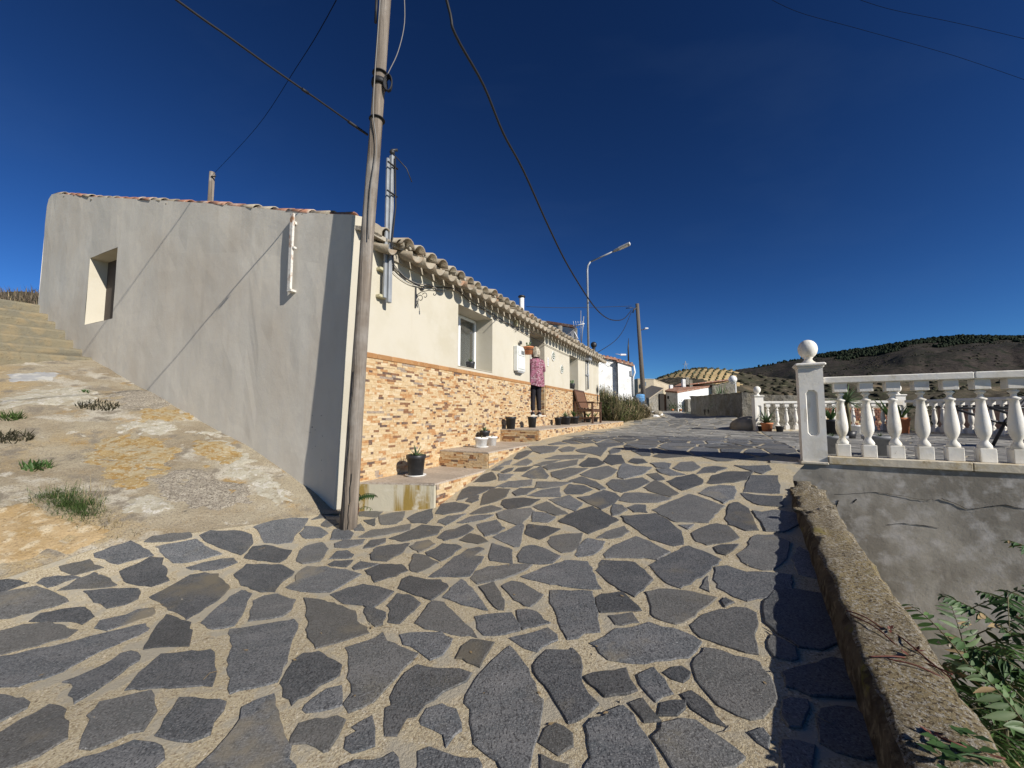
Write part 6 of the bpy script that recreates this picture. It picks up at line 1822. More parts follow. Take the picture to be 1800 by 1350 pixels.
q = MB(); q.sphere((bx, by, -.42), .42, 18, 12, 0, (1.1, 1.2, .75)); q.v = [(v[0]+.06*fbm(v[0], v[1]+v[2], 2), v[1]+.06*fbm(v[1], v[2], 2), v[2]+.05*fbm(v[2], v[0], 2)) for v in q.v]
o = q.build('boulder', M['boulder']); tag(o, 'rounded cement-covered boulder at the foot of the stone wall by the far post', 'boulder')
rb = thing('rubble_pile', (7.0, 20.2, -.3), 'heap of broken stones and plaster at the far left edge of the street', 'rubble')
for k in range(26):
    t = rng.rand(); px = 1130+t*32; py = 733-rng.uniform(0, 1)*(18*(1-t)+3); y = rng.uniform(19.2, 20.6)
    c = at_y(px, py, y); r_ = rng.uniform(.10, .26)
    q = MB(); q.sphere((0, 0, 0), r_, 8, 5, 0, (rng.uniform(.9, 1.6), rng.uniform(.8, 1.3), rng.uniform(.5, .8)))
    q.v = [(c[0]+v[0]*(1+.25*fbm(v[0]*3+k, v[1]*3, 4)), c[1]+v[1]*(1+.25*fbm(v[1]*3, v[2]*3+k, 4)), c[2]+v[2]) for v in q.v]; q.sm = [False]*len(q.f)
    q.build('rubble_stone', M['boulder' if k % 3 else 'limewash'], rb)
q = MB(); rows = []
for i in range(15):
    row = []
    for j in range(13):
        x = 6.3+1.9*j/12; y = 18.7+2.6*i/14; row.append((x, y, H(x, y)+.32*math.exp(-((x-7.0)/.5)**2-((y-20)/.7)**2)+.04*fbm(x, y, 3)-.02))
    rows.append(row)
q.grid(rows, smooth=False); q.build('earth_heap', M['boulder'], rb)

# ------------------------------------------------------------------ houses beyond
def block(mbk, foot, tops, base, mi=0):
    mbk.prism(foot, [base]*len(foot), tops, mi)
def house_block(label, foot, tops, base, wm, rm, over=.12, name='house', rt=.10):
    c = cent(foot); t = thing(name, (c[0], c[1], base), label, 'house')
    q = MB(); q.prism(foot, [base]*len(foot), tops); recalc(q.build('wall', M[wm], t))
    ft = [(p[0]+(p[0]-c[0])*over/2, p[1]+(p[1]-c[1])*over/2) for p in foot]
    q = MB(); q.prism(ft, [z+.002 for z in tops], [z+rt for z in tops]); rf = recalc(q.build('roof', M[rm], t))
    return t, rf
# white limewashed house next to ours
za, zb_ = at_y(1052, 627, 20.9)[2], at_y(1088, 633, 20.6)[2]
xa, xb, xc = at_y(1046, 640, 20.9)[0], at_y(1088, 640, 20.4)[0], at_y(1117.5, 640, 20.35)[0]
wh, rf = house_block('white limewashed house with a red tile edge, just beyond the cream house', [(xa-1.2, 20.0), (xb+.05, 20.95), (xb+1.6, 26), (xa-1, 27)], [za+.05, zb_, zb_+.7, za+.9], -1.0, 'limewash', 'roof_tile_red')
zc1, zc2 = at_y(1088, 634, 20.3)[2], at_y(1117, 641, 20.3)[2]
q = MB(); q.prism([(xb, 20.62), (xc, 20.95), (xc+1.2, 25), (xb+1.2, 25.6)], [-1.0]*4, [zc1, zc2, zc2+.5, zc1+.6]); recalc(q.build('wall', M['limewash'], wh))
q = MB(); q.prism([(xb-.08, 20.52), (xc+.1, 20.87), (xc+1.3, 25), (xb+1.2, 25.6)], [zc1-.02, zc2-.02, zc2+.48, zc1+.58], [zc1+.07, zc2+.07, zc2+.57, zc1+.67]); recalc(q.build('roof', M['roof_tile_red'], wh))
k = 0
for a, b in (((xa-1.2, 19.92, za+.14), (xb, 20.85, zb_+.1)), ((xb, 20.55, zc1+.08), (xc+.05, 20.88, zc2+.08))):
    n_ = int((b[0]-a[0])/.2)
    for i in range(n_):
        t = (i+.5)/n_; p = [a[j]+(b[j]-a[j])*t for j in range(3)]
        q = MB(); q.tube([(p[0], p[1]-.04, p[2]+rng.uniform(-.01, .02)), (p[0], p[1]+.4, p[2]+.06)], .075, 7, 0, True); q.build('roof_tile', M['roof_tile_red'], rf)
q = MB(); q.tube([(xc+.06, 20.9, zc2+.02), (xc+.10, 20.85, zc2-.35), (xc+.02, 20.9, zc2-.6), (xc+.02, 20.9, zc2-1.6)], .05, 8); q.build('downpipe', M['white_plastic'], wh)
q = MB(); q.bbox(xc-.16, xc-.04, 20.84, 20.93, zc2-.55, zc2-.25, .01); q.build('service_box', M['grey_plastic'], wh)
q = MB(); q.bbox(xb-.95, xb-.55, 20.3, 20.60, -.4, .95, .01); o = q.build('buttress', M['limewash'], wh)
q = MB()
for k in range(2): q.tube([(xa-.1+k*.5, 20.2+k*.25, za-.1-k*.1), (xa+.3+k*.5, 20.35+k*.25, za-.35-k*.1), (xa+.7+k*.5, 20.5+k*.25, za-.15-k*.1)], .010, 5)
q.build('wall_cable', M['grey_cable'], wh)
# mast behind it
m0 = at_y(1105, 640, 24); m1 = at_y(1105, 600, 24)
t = thing('antenna_mast', (m0[0], 24, 2), 'thin dark mast with a small lamp rising behind the white house', 'mast')
q = MB(); q.tube([(m0[0], 24, m0[2]-.6), (m0[0], 24, at_y(1105, 612, 24)[2]), (m1[0], 24, m1[2]+.2)], [.06, .05, .012], 8); q.build('mast_pole', M['wrought_iron'], t)
q = MB(); q.bbox(m0[0]-.5, m0[0]-.15, 23.95, 24.05, at_y(1, 625, 24)[2], at_y(1, 623, 24)[2]+.03, .01); q.tube([(m0[0]-.8, 24, at_y(1, 622, 24)[2]), (m0[0]-.3, 24, at_y(1, 624, 24)[2])], .015, 5); q.build('lamp_head', M['white_plastic'], t)
# house up the slope behind the roof with aerial
h2, rf2 = house_block('white upper house with a reddish roof showing above the tiled eaves', [tuple(at_y(958, 0, 24)[:2]), tuple(at_y(1003, 0, 23)[:2]), (at_y(1010, 0, 23)[0]+.2, 29), (at_y(958, 0, 24)[0], 30)], [at_y(1, 569, 24)[2], at_y(1, 574.5, 23)[2]-.1, 6.2, 6.5], 1.0, 'limewash', 'roof_tile_red', .1, rt=.16)
q = MB(); a_ = at_y(982, 583, 23.3); q.tube([(a_[0], 22.9, a_[2]-.2), (a_[0], 22.9, a_[2]+.25)], .17, 10); q.tube([(at_y(1005, 0, 22.8)[0], 22.8, 3.5), (at_y(1005, 0, 22.8)[0], 22.8, at_y(1, 577, 22.8)[2])], .09, 6, 0); q.build('chimney', M['rubble_masonry'], h2)
ar = thing('tv_antenna', (*at_y(1024, 600, 21)[:2], 3), 'television aerial with pale cross bar above the roof edge', 'antenna')
q = MB(); a0 = at_y(1022, 604, 21); a1 = at_y(1026, 556, 21); q.tube([a0, a1], .025, 6); q.tube([at_y(1021, 600, 21.2), at_y(1021, 546, 21.2)], .018, 6); q.build('aerial_mast', M['galvanised'], ar)
q = MB(); q.tube([at_y(1007, 574, 21), at_y(1027, 569, 20.6)], .03, 6)
for k in range(5):
    c = Vector(at_y(1009+k*4, 573.5-k, 21-.08*k)); q.tube([c+Vector((-.04, 0, .28*(1-.12*k))), c+Vector((.04, 0, -.28*(1-.12*k)))], .010, 5)
q.tube([at_y(1009, 582, 21), at_y(1016, 596, 21)], .03, 5); q.build('cross_bar', M['white_plastic'], ar)
# beige house
zA = at_y(1113, 666, 42)[2]; zB = at_y(1131, 667, 42)[2]; zC = at_y(1176, 680.5, 43)[2]
xA, xB, xC = (at_y(p, 0, 42)[0] for p in (1106, 1131, 1172))
be, _r = house_block('plain beige rendered house with a falling roofline beyond the far pole', [(xA, 42.2), (xB, 42), (xC, 43.2), (xC-1, 49), (xA, 49)], [zA, zB, zC, zC, zA], -.5, 'beige_render', 'beige_render', .02, rt=.06)
q = MB(); w_ = at_y(1133, 675, 41.9); q.box(w_[0]-.16, w_[0]+.16, 41.85, 42.3, w_[2]-.2, w_[2]+.2); q.build('window', M['meter_window'], be)
# dark barn and low white house
xs_ = [at_y(p, 0, 35)[0] for p in (1120, 1137, 1149)]
ba, _r = house_block('grey shed with a dark doorway and brown tiled roof below the beige house', [(xs_[0], 34.6), (xs_[2], 35.4), (xs_[2]+.6, 40), (xs_[0]+.6, 40)], [at_y(1, 702, 34.6)[2], at_y(1, 684, 35.4)[2], at_y(1, 679, 40)[2], 1.9], -.5, 'rubble_masonry', 'roof_tile', .05)
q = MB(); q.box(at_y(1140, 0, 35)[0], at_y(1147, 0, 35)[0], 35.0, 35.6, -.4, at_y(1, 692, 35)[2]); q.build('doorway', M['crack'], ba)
K = at_y(1192, 722, 36)[0]
KL = (at_y(1150, 0, 37.6)[0], 37.6); KR = (at_y(1227, 0, 38.6)[0], 38.6)
lw, rfl = house_block('low white house with tiled roof, dark door and pots at the street end', [(K, 36), KR, (KR[0]-2.2, 41), KL], [at_y(1, 691, 36)[2], at_y(1, 679.5, 38.6)[2], at_y(1, 676, 41)[2], at_y(1, 689, 37.6)[2]], -.3, 'limewash', 'roof_tile_red', .10, rt=.14)
def on_face(px, py0, py1, A_, B_, off=-.03):
    r = ray(px, 700); a = np.array(A_); b = np.array(B_); d = b-a
    Mx = np.array([[d[0], -r[0]], [d[1], -r[1]]]); s_ = np.linalg.solve(Mx, -a); y = r[1]*s_[1]
    return r[0]*s_[1], y, at_y(px, py1, y)[2], at_y(px, py0, y)[2]
x, y, z0, z1 = on_face(1170, 693, 722, (K, 36), KL); q = MB(); q.box(x-.16, x+.16, y-.10, y+.05, z0, z1); q.build('door', M['door_wood'], lw)
for px in (1162, 1175): x, y, z0, z1 = on_face(px, 696, 701, (K, 36), KL); q = MB(); q.box(x-.1, x+.1, y-.10, y+.05, z0, z1); q.build('lantern', M['wrought_iron'], lw)
for px, s_, lb in ((1162, .35, 'small dark plant left of the door of the low white house'), (1182, .7, 'dark bushy plant right of the door of the low white house'), (1196, .75, 'green bush in a red pot at the corner of the low white house')):
    p = at_y(px, 721, 35.3); q = MB()
    for k in range(160):
        v = Vector(rng.normal(size=3)*.25*s_); c = Vector((p[0], 35.3, p[2]+.25*s_+.1))+v; q.blade(c, c+Vector(rng.normal(size=3)*.1), .07)
    t = thing('potted_bush', (p[0], 35.3, p[2]-.1), lb, 'plant'); q.build('leaves', M['leaf_dark'], t)
    q = MB(); q.lathe([(.15*s_, 0), (.2*s_, .22), (.01, .22)], 10, (p[0], 35.3, p[2]-.12)); q.build('pot', M['terracotta'], t)
q = MB(); x, y, z0, z1 = on_face(1208, 702, 720, (K, 36), KR); q.prism([(x-.3, y-.8), (x+.9, y-.3), (x+.8, y+.3), (x-.4, y-.1)], [z0-.2]*4, [z1, z1, z1, z1]); o = q.build('low_block_wall', M['rubble_masonry']); tag(recalc(o), 'short grey block wall against the lit end of the low white house', 'wall')
for px, py, h_ in ((1179, 684, .8), (1194, 686, .3), (1201, 672, .6), (1207, 668, .5), (1213, 672, .5)):
    p = at_y(px, py, 38.5); q = MB(); q.bbox(p[0]-.16, p[0]+.16, 38.3, 38.6, p[2]-.5, p[2]+h_*.5, .03); q.build('chimney', M['limewash' if px in (1179, 1194, 1201) else 'rubble_masonry'], lw)
R0_ = (at_y(1226, 0, 38)[0], 38); R1_ = (at_y(1262, 0, 38)[0], 37.6)
ru = masonry('ruined_wall', [R1_, R0_], [at_y(1, 668, 37.6)[2], at_y(1, 677, 38)[2]], -.6, 'grey ruined stone building end behind the low white house')
q = MB(); q.prism([(R0_[0]-2, 38.3), (R1_[0]+.1, 37.9), (R1_[0]+.3, 41), (R0_[0]-2, 41)], [at_y(1, 676, 38)[2], at_y(1, 667, 38)[2]]*1+[3.2, 2.8], [at_y(1, 674, 38)[2], at_y(1, 665, 38)[2], 3.4, 3.0]); recalc(q.build('roof', M['roof_tile_red'], ru))
# blue water tank by the far pole, globe lamp, pylon
p = at_y(1126, 712, 24.6); zt_ = at_y(1, 693, 24.6)[2]
q = MB(); q.lathe([(.24, 0), (.26, .06), (.25, zt_-p[2]-.12), (.27, zt_-p[2]-.05), (.2, zt_-p[2])], 18, (p[0], 24.6, p[2])); o = q.build('water_drum', M['blue_plastic']); tag(o, 'blue plastic drum at the foot of the far wooden pole', 'drum')
q = MB(); q.lathe([(.275, 0), (.285, .02), (.275, .04)], 18, (p[0], 24.6, p[2]+.4), caps=False); q.build('hoop', M['blue_plastic'], o)
p = at_y(1288, 667, 17); gl = thing('globe_lamp', (p[0]+.1, 17, .1), 'white globe lamp on a thin white post behind the stone wall', 'lamp')
q = MB(); q.tube([(p[0]+.11, 17, .1), (p[0]+.11, 17, p[2]-.05), (p[0]+.02, 17, p[2]-.14)], .025, 8); q.build('post', M['white_frame'], gl)
q = MB(); q.sphere((p[0], 17, p[2]), .17, 20, 14); q.build('globe', M['lamp_glass'], gl)
q = MB(); q.bbox(p[0]-.05, p[0]+.11, 16.95, 17.05, p[2]-.2, p[2]-.165, .008); q.build('collar', M['grey_plastic'], gl)
# spiky agave and dark pots at the foot of the shaded wall
p = at_y(1267, 730, 19.6); t = thing('agave_plant', (p[0]-.5, 19.5, p[2]), 'large pale spiky yucca standing against the shaded stone wall', 'plant')
c = at_y(1268, 704, 19.2); q = MB(); rosette(q, tuple(c), 50, .95, .07, (.1, 2.1), 0, .25); q.build('leaves', M['leaf_pale'], t)
q = MB(); q.tube([(c[0], c[1], c[2]-.8), tuple(c)], [.1, .06], 8); q.build('trunk', M['stem'], t)
q = MB(); q.lathe([(.22, 0), (.28, .38), (.01, .38)], 14, (c[0], c[1], H(c[0], c[1])-.02)); q.build('pot', M['black_plastic'], t)
for i, px in enumerate((1243, 1250, 1257)):
    a = at_y(px, 728, 19.5+.6*(2-i)); x, y = a[0], a[1]; pot(x, y, H(x, y), .17, .3, ['farthest', 'middle', 'nearest'][i]+' of three dark pots in the shade at the foot of the stone wall', plant='leafy', pl=1.6, group='dark pots along the shaded wall')
p = at_y(1205, 640, 190)
q = MB()
for s_ in (-1, 1): q.tube([(p[0]+s_*1.2, 190, p[2]-5), (p[0], 190, p[2]+1.5)], .12, 4)
q.tube([(p[0]-1.4, 190, p[2]), (p[0]+1.4, 190, p[2])], .1, 4); tag(q.build('pylon', M['galvanised']), 'tiny lattice mast on the skyline left of the orchard hill', 'pylon')

# ------------------------------------------------------------------ shrubs, weeds and grass
def shrub(c, rx, ry, h, n, mats, label, wid=.012, name='shrub', blades=.5, group=None):
    t = thing(name, c, label, 'shrub', group)
    for mi, m_ in enumerate(mats):
        q = MB()
        for k in range(n//len(mats)):
            a = rng.uniform(0, 6.28); r = math.sqrt(rng.rand()); bx_ = c[0]+rx*r*.55*math.cos(a); by_ = c[1]+ry*r*.55*math.sin(a)
            hh = h*(1-.55*r*r)*rng.uniform(.35, 1.05); z0 = c[2]+rng.uniform(0, .35)*hh
            lx, ly = rx*.55*r*math.cos(a)*rng.uniform(.3, 1.3), ry*.55*r*math.sin(a)*rng.uniform(.3, 1.3)
            p0 = Vector((bx_+lx*.3, by_+ly*.3, z0)); p1 = Vector((bx_+lx+rng.normal()*.05, by_+ly+rng.normal()*.05, c[2]+hh))
            q.blade(p0, p1, wid*rng.uniform(.6, 1.6), 0, 0)
            if rng.rand() < blades:
                for _ in range(2):
                    tt = rng.uniform(.35, 1); s_ = p0.lerp(p1, tt); q.blade(s_, s_+Vector(rng.normal(size=3)*.06)+Vector((0, 0, .05)), wid*1.8)
        q.build('foliage', M[m_], t)
    return t
def gr(px, py, y=None):
    if y is None: return on_ground(px, py)
    p = at_y(px, py, y); return (p[0], p[1], H(p[0], p[1]))
for (px, y, rx, ry, h, n, mm, lb) in ((1062, 17.2, .75, .8, 1.75, 3000, ('grass_dry', 'broom'), 'tall dry straw-coloured broom bush against the white house wall'),
        (1078, 16.6, .75, .7, 1.35, 3800, ('broom', 'scrub_dark', 'grass_dry'), 'dense green-brown broom bush just past the platform end'),
        (1100, 17.4, .85, .7, 1.25, 3800, ('broom', 'scrub_dark', 'grass_dry'), 'rounded olive broom bush in the middle of the roadside clump'),
        (1118, 18.3, .7, .6, 1.15, 3000, ('scrub_dark', 'grass_dry'), 'brownish broom bush at the right end of the roadside clump')):
    x = ray(px, 700)[0]/ray(px, 700)[1]*y
    shrub((x, y, H(x, y)-.08), rx, ry, h, n, mm, lb, .016, 'broom_bush', .6, None)
def tuft(px, py, r, h, n, m_, label, wid=.006, lean=.6):
    g = on_ground(px, py); q = MB()
    for k in range(n):
        a = rng.uniform(0, 6.28); rr = r*math.sqrt(rng.rand()); x = g[0]+rr*math.cos(a)*1.3; y = g[1]+rr*math.sin(a)*.8; z = H(x, y)+.01
        l_ = h*rng.uniform(.4, 1.1); q.blade((x, y, z), (x+rng.normal()*lean*l_, y+rng.normal()*lean*l_*.7, z+l_*.8), wid*rng.uniform(.6, 1.6), 0, .0)
    o = q.build('weed', M[m_]); tag(o, label, 'weed'); return o
q = MB()
for (px, py, r, n_, h) in ((92, 882, .13, 330, .13), (112, 895, .15, 420, .16), (135, 905, .14, 420, .17), (152, 915, .12, 330, .13), (70, 885, .09, 130, .10), (120, 880, .12, 220, .15), (160, 893, .10, 120, .16)):
    g = on_ground(px, py)
    for k in range(n_):
        a = rng.uniform(0, 6.28); rr = abs(rng.normal())*r*.6; x = g[0]+rr*math.cos(a)*1.2; y = g[1]+rr*math.sin(a)*.8; z = H(x, y)+.02; l_ = h*rng.uniform(.35, 1.15)
        d = Vector((rng.normal()*.75, rng.normal()*.5, .8)).normalized()*l_; p0 = Vector((x, y, z)); p1 = p0+d*.55; p2 = p0+d+Vector((0, 0, -.18*l_))
        q.blade(p0, p1, .0045, 0); q.blade(p1, p2, .0035, 0)
        if k % 3 == 0: q.blade(p1, p1+Vector(rng.normal(size=3)*.02), .004, 0)
big = q.build('weed', M['grass_green']); tag(big, 'largest green weed clump on the bank just above the paving edge', 'weed')
q = MB()
for k in range(110):
    g = on_ground(rng.uniform(60, 185), rng.uniform(868, 915)); d = Vector((rng.normal()*.5, rng.normal()*.4, .9)).normalized()*rng.uniform(.12, .30)
    p0 = Vector(g); q.blade(p0, p0+d, .003, 0)
q.build('dry_stalks', M['grass_dry'], big)
tuft(176, 925, .12, .10, 120, 'grass_dry', 'small dry tuft at the paving edge right of the largest weed clump', .006)
tuft(62, 828, .10, .12, 120, 'leaf_green', 'small bright green weed in the middle of the bank', .02)
tuft(22, 775, .16, .12, 240, 'scrub_dark', 'dark dry weed at the left picture edge on the bank', .012)
tuft(20, 742, .08, .18, 90, 'grass_green', 'small upright weed at the left edge below the steps', .014)
tuft(172, 718, .20, .10, 260, 'scrub_dark', 'flat dark weed in the hollow near the gable wall', .012)
tuft(150, 694, .05, .10, 50, 'leaf_green', 'tiny green weed just below the steps', .012)
tuft(210, 935, .16, .05, 120, 'stem', 'dead brown weed stalks lying along the paving edge', .004, 1.6)
def bank_z(x, y):
    xr = gable_x(y); w = min(1, (xr-x)/0.5) if y < HC[1] else 1
    return H(x, y)+.004+w*(0.03+0.035*fbm(x, y, 1.3, 4)+.014*fbm(x, y, 6, 3)+.007*fbm(x, y, 17, 2))
bank = bpy.data.objects['bank']
def ground_patch(name, pxs, m_, dz=.006, cell=.03, rag=.17):
    poly = [on_ground(*p) for p in pxs]; poly = [(p[0], p[1]) for p in poly]
    x0, x1 = min(p[0] for p in poly)-.2, max(p[0] for p in poly)+.2; y0, y1 = min(p[1] for p in poly)-.2, max(p[1] for p in poly)+.2
    cell = max(cell, math.sqrt((x1-x0)*(y1-y0)/3200)); nx = int((x1-x0)/cell)+1; ny = int((y1-y0)/cell)+1
    q = MB(); P_ = [[(x0+i*cell, y0+j*cell) for i in range(nx)] for j in range(ny)]
    def ins(x, y): return inside((x+rag*fbm(x, y, 4.2, 5), y+rag*fbm(y+9, x, 4.2, 5)), poly)
    I_ = [[ins(*P_[j][i]) for i in range(nx)] for j in range(ny)]; idx = {}
    vs = []; fs = []
    def vi(i, j):
        if (i, j) not in idx:
            x, y = P_[j][i]; edge = not all(0 <= i+a < nx and 0 <= j+b < ny and I_[j+b][i+a] for a in (-1, 0, 1) for b in (-1, 0, 1))
            idx[(i, j)] = len(vs); vs.append((x, y, bank_z(x, y)+(dz if not edge else -.004)))
        return idx[(i, j)]
    for j in range(ny-1):
        for i in range(nx-1):
            if I_[j][i] and I_[j][i+1] and I_[j+1][i] and I_[j+1][i+1]: fs.append((vi(i, j), vi(i+1, j), vi(i+1, j+1), vi(i, j+1)))
    if not fs: return
    q.add(vs, fs, 0, True); q.build(name, M[m_], bank)
ground_patch('sandy_earth', [(-30, 905), (40, 890), (90, 905), (130, 925), (185, 933), (230, 948), (150, 962), (60, 985), (0, 1008), (-60, 1020)], 'sandy_earth', .012)
ground_patch('plaster_crust', [(212, 905), (225, 885), (262, 874), (302, 884), (316, 900), (285, 914), (240, 912)], 'plaster_crust', .010, rag=.05)
ground_patch('plaster_crust', [(-20, 702), (60, 690), (140, 688), (195, 700), (150, 715), (60, 722), (-20, 730)], 'plaster_crust')
ground_patch('plaster_crust', [(195, 757), (250, 742), (330, 750), (300, 770), (240, 768)], 'plaster_crust')
ground_patch('plaster_crust', [(330, 765), (375, 762), (440, 812), (505, 862), (565, 903), (480, 897), (430, 858), (375, 815)], 'plaster_crust', .005)
ground_patch('ochre_crust', [(325, 778), (395, 782), (418, 812), (385, 828), (340, 808)], 'ochre_crust', .009)
ground_patch('ochre_crust', [(165, 772), (250, 768), (315, 788), (300, 830), (240, 872), (178, 850), (160, 810)], 'ochre_crust', .007)
ground_patch('ochre_crust', [(235, 725), (300, 715), (330, 740), (290, 752), (240, 748)], 'ochre_crust')
ground_patch('gravel_crust', [(265, 835), (360, 822), (450, 865), (425, 892), (335, 907), (275, 880)], 'gravel_crust', .008)
ground_patch('gravel_crust', [(190, 690), (260, 690), (310, 722), (270, 735), (200, 722)], 'gravel_crust', .008)
ground_patch('blue_cement', [(8, 664), (105, 660), (100, 672), (10, 680)], 'blue_cement', .01, rag=.04)
# little plant at the foot of the pole
g = on_ground(626, 918); sp = thing('seedling', (g[0], g[1], g[2]), 'small tree of heaven seedling growing beside the foot of the wooden pole', 'seedling')
pts = [(g[0], g[1]-.02, g[2]), (g[0]+.03, g[1]-.02, g[2]+.14), (g[0]+.02, g[1]-.03, g[2]+.26)]
q = MB(); q.tube(smooth(pts, 4), .005, 5); q.build('stem', M['stem_red'], sp)
def small_frond(b, t_, n, w, m_='leaf_dark'):
    q = MB(); b = Vector(b); t_ = Vector(t_); q.tube([b, b.lerp(t_, .5)+Vector((0, 0, .025)), t_], .002, 4)
    for k in range(n):
        p = b.lerp(t_, (k+1)/n)+Vector((0, 0, .025*math.sin(math.pi*(k+1)/n)))
        for s_ in (-1, 1): q.blade(p, p+Vector((s_*.012+.01, s_*.05, -.05))*(w/.03), w*.65)
    q.build('frond', M[m_], sp)
b_ = pts[-1]
small_frond(b_, at_y(658, 868, 4.1), 9, .035); small_frond(pts[1], at_y(652, 893, 4.0), 4, .02); small_frond(b_, at_y(617, 878, 4.05), 6, .03, 'dry_leaf'); small_frond(b_, at_y(630, 868, 4.15), 5, .025)
q = MB()
for k in range(70):
    x, y = rng.uniform(-3.5, 2.0), rng.uniform(1.1, 5.5)
    if x > RBx(y)-.05 or x < LBx(y)+.1: continue
    z = H(x, y)+.011; a = rng.uniform(0, 6.28); l_ = rng.uniform(.006, .016)
    q.blade((x, y, z), (x+l_*2*math.cos(a), y+l_*2*math.sin(a), z+rng.uniform(0, .006)), l_*.9)
for k in range(14):
    x, y = rng.uniform(-2.5, 1.4), rng.uniform(1.2, 4); z = H(x, y)+.012; a = rng.uniform(0, 6.28); l_ = rng.uniform(.04, .12)
    if x > RBx(y)-.1: continue
    q.tube([(x, y, z), (x+l_*.5*math.cos(a), y+l_*.5*math.sin(a), z+.004), (x+l_*math.cos(a+.5), y+l_*math.sin(a+.5), z)], .0012, 4)
tag(q.build('leaf_litter', M['dry_leaf']), 'scattered dry leaf scraps and thin twigs lying on the paving', 'leaf litter', kind='stuff')
q = MB()
for k in range(16):
    g = rng.uniform(.15, .75); z = prof(g)+rng.uniform(.1, 1.0); r_ = rng.uniform(.003, .009); u = gable_u(g, z)-.0015
    pts_ = [(u, g+r_*math.cos(a)*rng.uniform(.6, 1.2), z+r_*1.6*math.sin(a)*rng.uniform(.6, 1.2)) for a in [i*math.pi/4 for i in range(8)]]
    q.add([hw(p) for p in pts_], [tuple(range(8))])
q.build('pock_marks', M['tar'], house, kind='stuff')
# loose grit on the bank and street edge
q = MB()
for k in range(900):
    if k < 650: x, y = rng.uniform(-7, -1.9), rng.uniform(2.5, 6.5)
    else: x, y = rng.uniform(-4, 2), rng.uniform(1.2, 6)
    if y > HC[1] and x > gable_x(y)-.1: continue
    if k >= 650 and x < LBx(y): continue
    z = H(x, y)+(.03 if x < LBx(y)-.4 else .004); s_ = rng.uniform(.003, .011)
    a = rng.uniform(0, 6.28); vs = [(x+s_*math.cos(a+i*2.1), y+s_*math.sin(a+i*2.1), z-.004) for i in range(3)]+[(x, y, z+s_*.8)]
    q.add(vs, [(0, 1, 3), (1, 2, 3), (2, 0, 3)])
tag(q.build('grit', M['boulder']), 'loose grit and small stones scattered on the bank and paving joints', 'gravel', kind='stuff')

# ------------------------------------------------------------------ land beyond
q = MB(); q.grid([[(x, y, -3.75+.12*fbm(x, y, .5)) for x in list(np.linspace(-60, -12, 5))+list(np.linspace(-10, 30, 34))+list(np.linspace(40, 400, 8))] for y in list(np.linspace(-60, -8, 5))+list(np.linspace(-5, 45, 34))+[60, 80]])
q.build('lower_ground', M['valley_soil'], kind='structure')
# grassy rise behind the steps
q = MB(); rows = []
for i in range(30):
    y = 7.2+.9*i; rows.append([(x, y, -1.0+3.2*min(1, max(0, (9.0-x*1.0-12)/6+ (y-7)/8)) + 2.75*(1/(1+math.exp(-((-x-9.5)*.55+(y-9)*.35))))+.25*fbm(x, y, .5, 3)-.4) for x in np.linspace(-40, -8.4, 60)])
q = MB(); rows = []
for i in range(34):
    y = 9.6+.7*i; row = []
    for x in np.linspace(-42, -9.8, 60):
        d = y-9.6; z = 2.3+min(2.1, .42*d)+.15*fbm(x, y, .45, 3)+.06*(-x-10)*.3; row.append((x, y, z))
    rows.append(row)
rows.insert(0, [(p[0], 9.5, -2) for p in rows[0]])
q.grid(rows); q.build('hillside', M['hill_near'], kind='structure')
for m_, n_, h_ in (('grass_dry', 2000, .30), ('brush', 9000, .30)):
    q = MB()
    for k in range(n_):
        x = rng.uniform(-22, -9.9); y = 9.7+14*rng.rand()**1.5; z = 2.3+min(2.1, .42*(y-9.6))+.06*(-x-10)*.3; l_ = h_*rng.uniform(.4, 1.2)
        q.blade((x, y, z-.05), (x+rng.normal()*.16, y+rng.normal()*.16, z+l_), .018*rng.uniform(.5, 1.5))
    tag(q.build('dry_grass', M[m_]), 'dry straw-coloured grass on the rise behind the steps' if m_ == 'grass_dry' else 'dark low scrub on the rise behind the steps', 'grass', kind='stuff')
# hills: heights from skyline angles, at real distances
def tab(t, px): return float(np.interp(px, [a for a, b in t], [b for a, b in t]))
E_NEAR = [(300, 700), (950, 700), (1100, 690), (1140, 672), (1170, 662), (1200, 653), (1235, 647.5), (1262, 648), (1290, 652), (1330, 661), (1400, 668), (1500, 664), (1600, 667), (1800, 664), (2300, 650), (4000, 640)]
E_FAR = [(300, 700), (900, 712), (1000, 712), (1200, 692), (1250, 666), (1300, 649), (1340, 645), (1400, 632), (1450, 624), (1520, 614), (1560, 607), (1600, 601), (1650, 594), (1700, 590), (1750, 591), (1800, 592), (1900, 588), (2100, 590), (2500, 600), (4000, 620)]
E_MID = [(300, 712), (1200, 712), (1300, 700), (1400, 668), (1500, 652), (1600, 630), (1700, 615), (1800, 606), (1900, 600), (2300, 610), (4000, 640)]
def ratio(py): return (727-py)/FPX
def zn(px, y):
    zr = ratio(tab(E_NEAR, px))*165
    if y <= 165:
        t = (y-46)/119; t = max(0, t); s_ = t*t*(3-2*t)*.45+.55*t; return -3.9+(zr+3.9)*s_+.5*fbm(px*.02, y*.05, 1.0, 4)*min(1, t*4)
    t = min(1, (y-165)/50); return zr-9*t*t
def zf(px, y):
    z1 = ratio(tab(E_FAR, px))*520; zm = ratio(tab(E_MID, px))*330
    z0 = -10
    if y < 330: t = (y-190)/140; z = z0+(zm-z0)*(t*t*(3-2*t))
    elif y < 520: t = (y-330)/190; z = zm+(z1-zm)*(t**1.25)
    else: t = (y-520)/160; z = z1-25*t*t
    return z+4.0*fbm(px*.011, y*.013, 1.0, 5)*min(1, max(0, (y-190)/80))*(1 if y < 500 else .3)
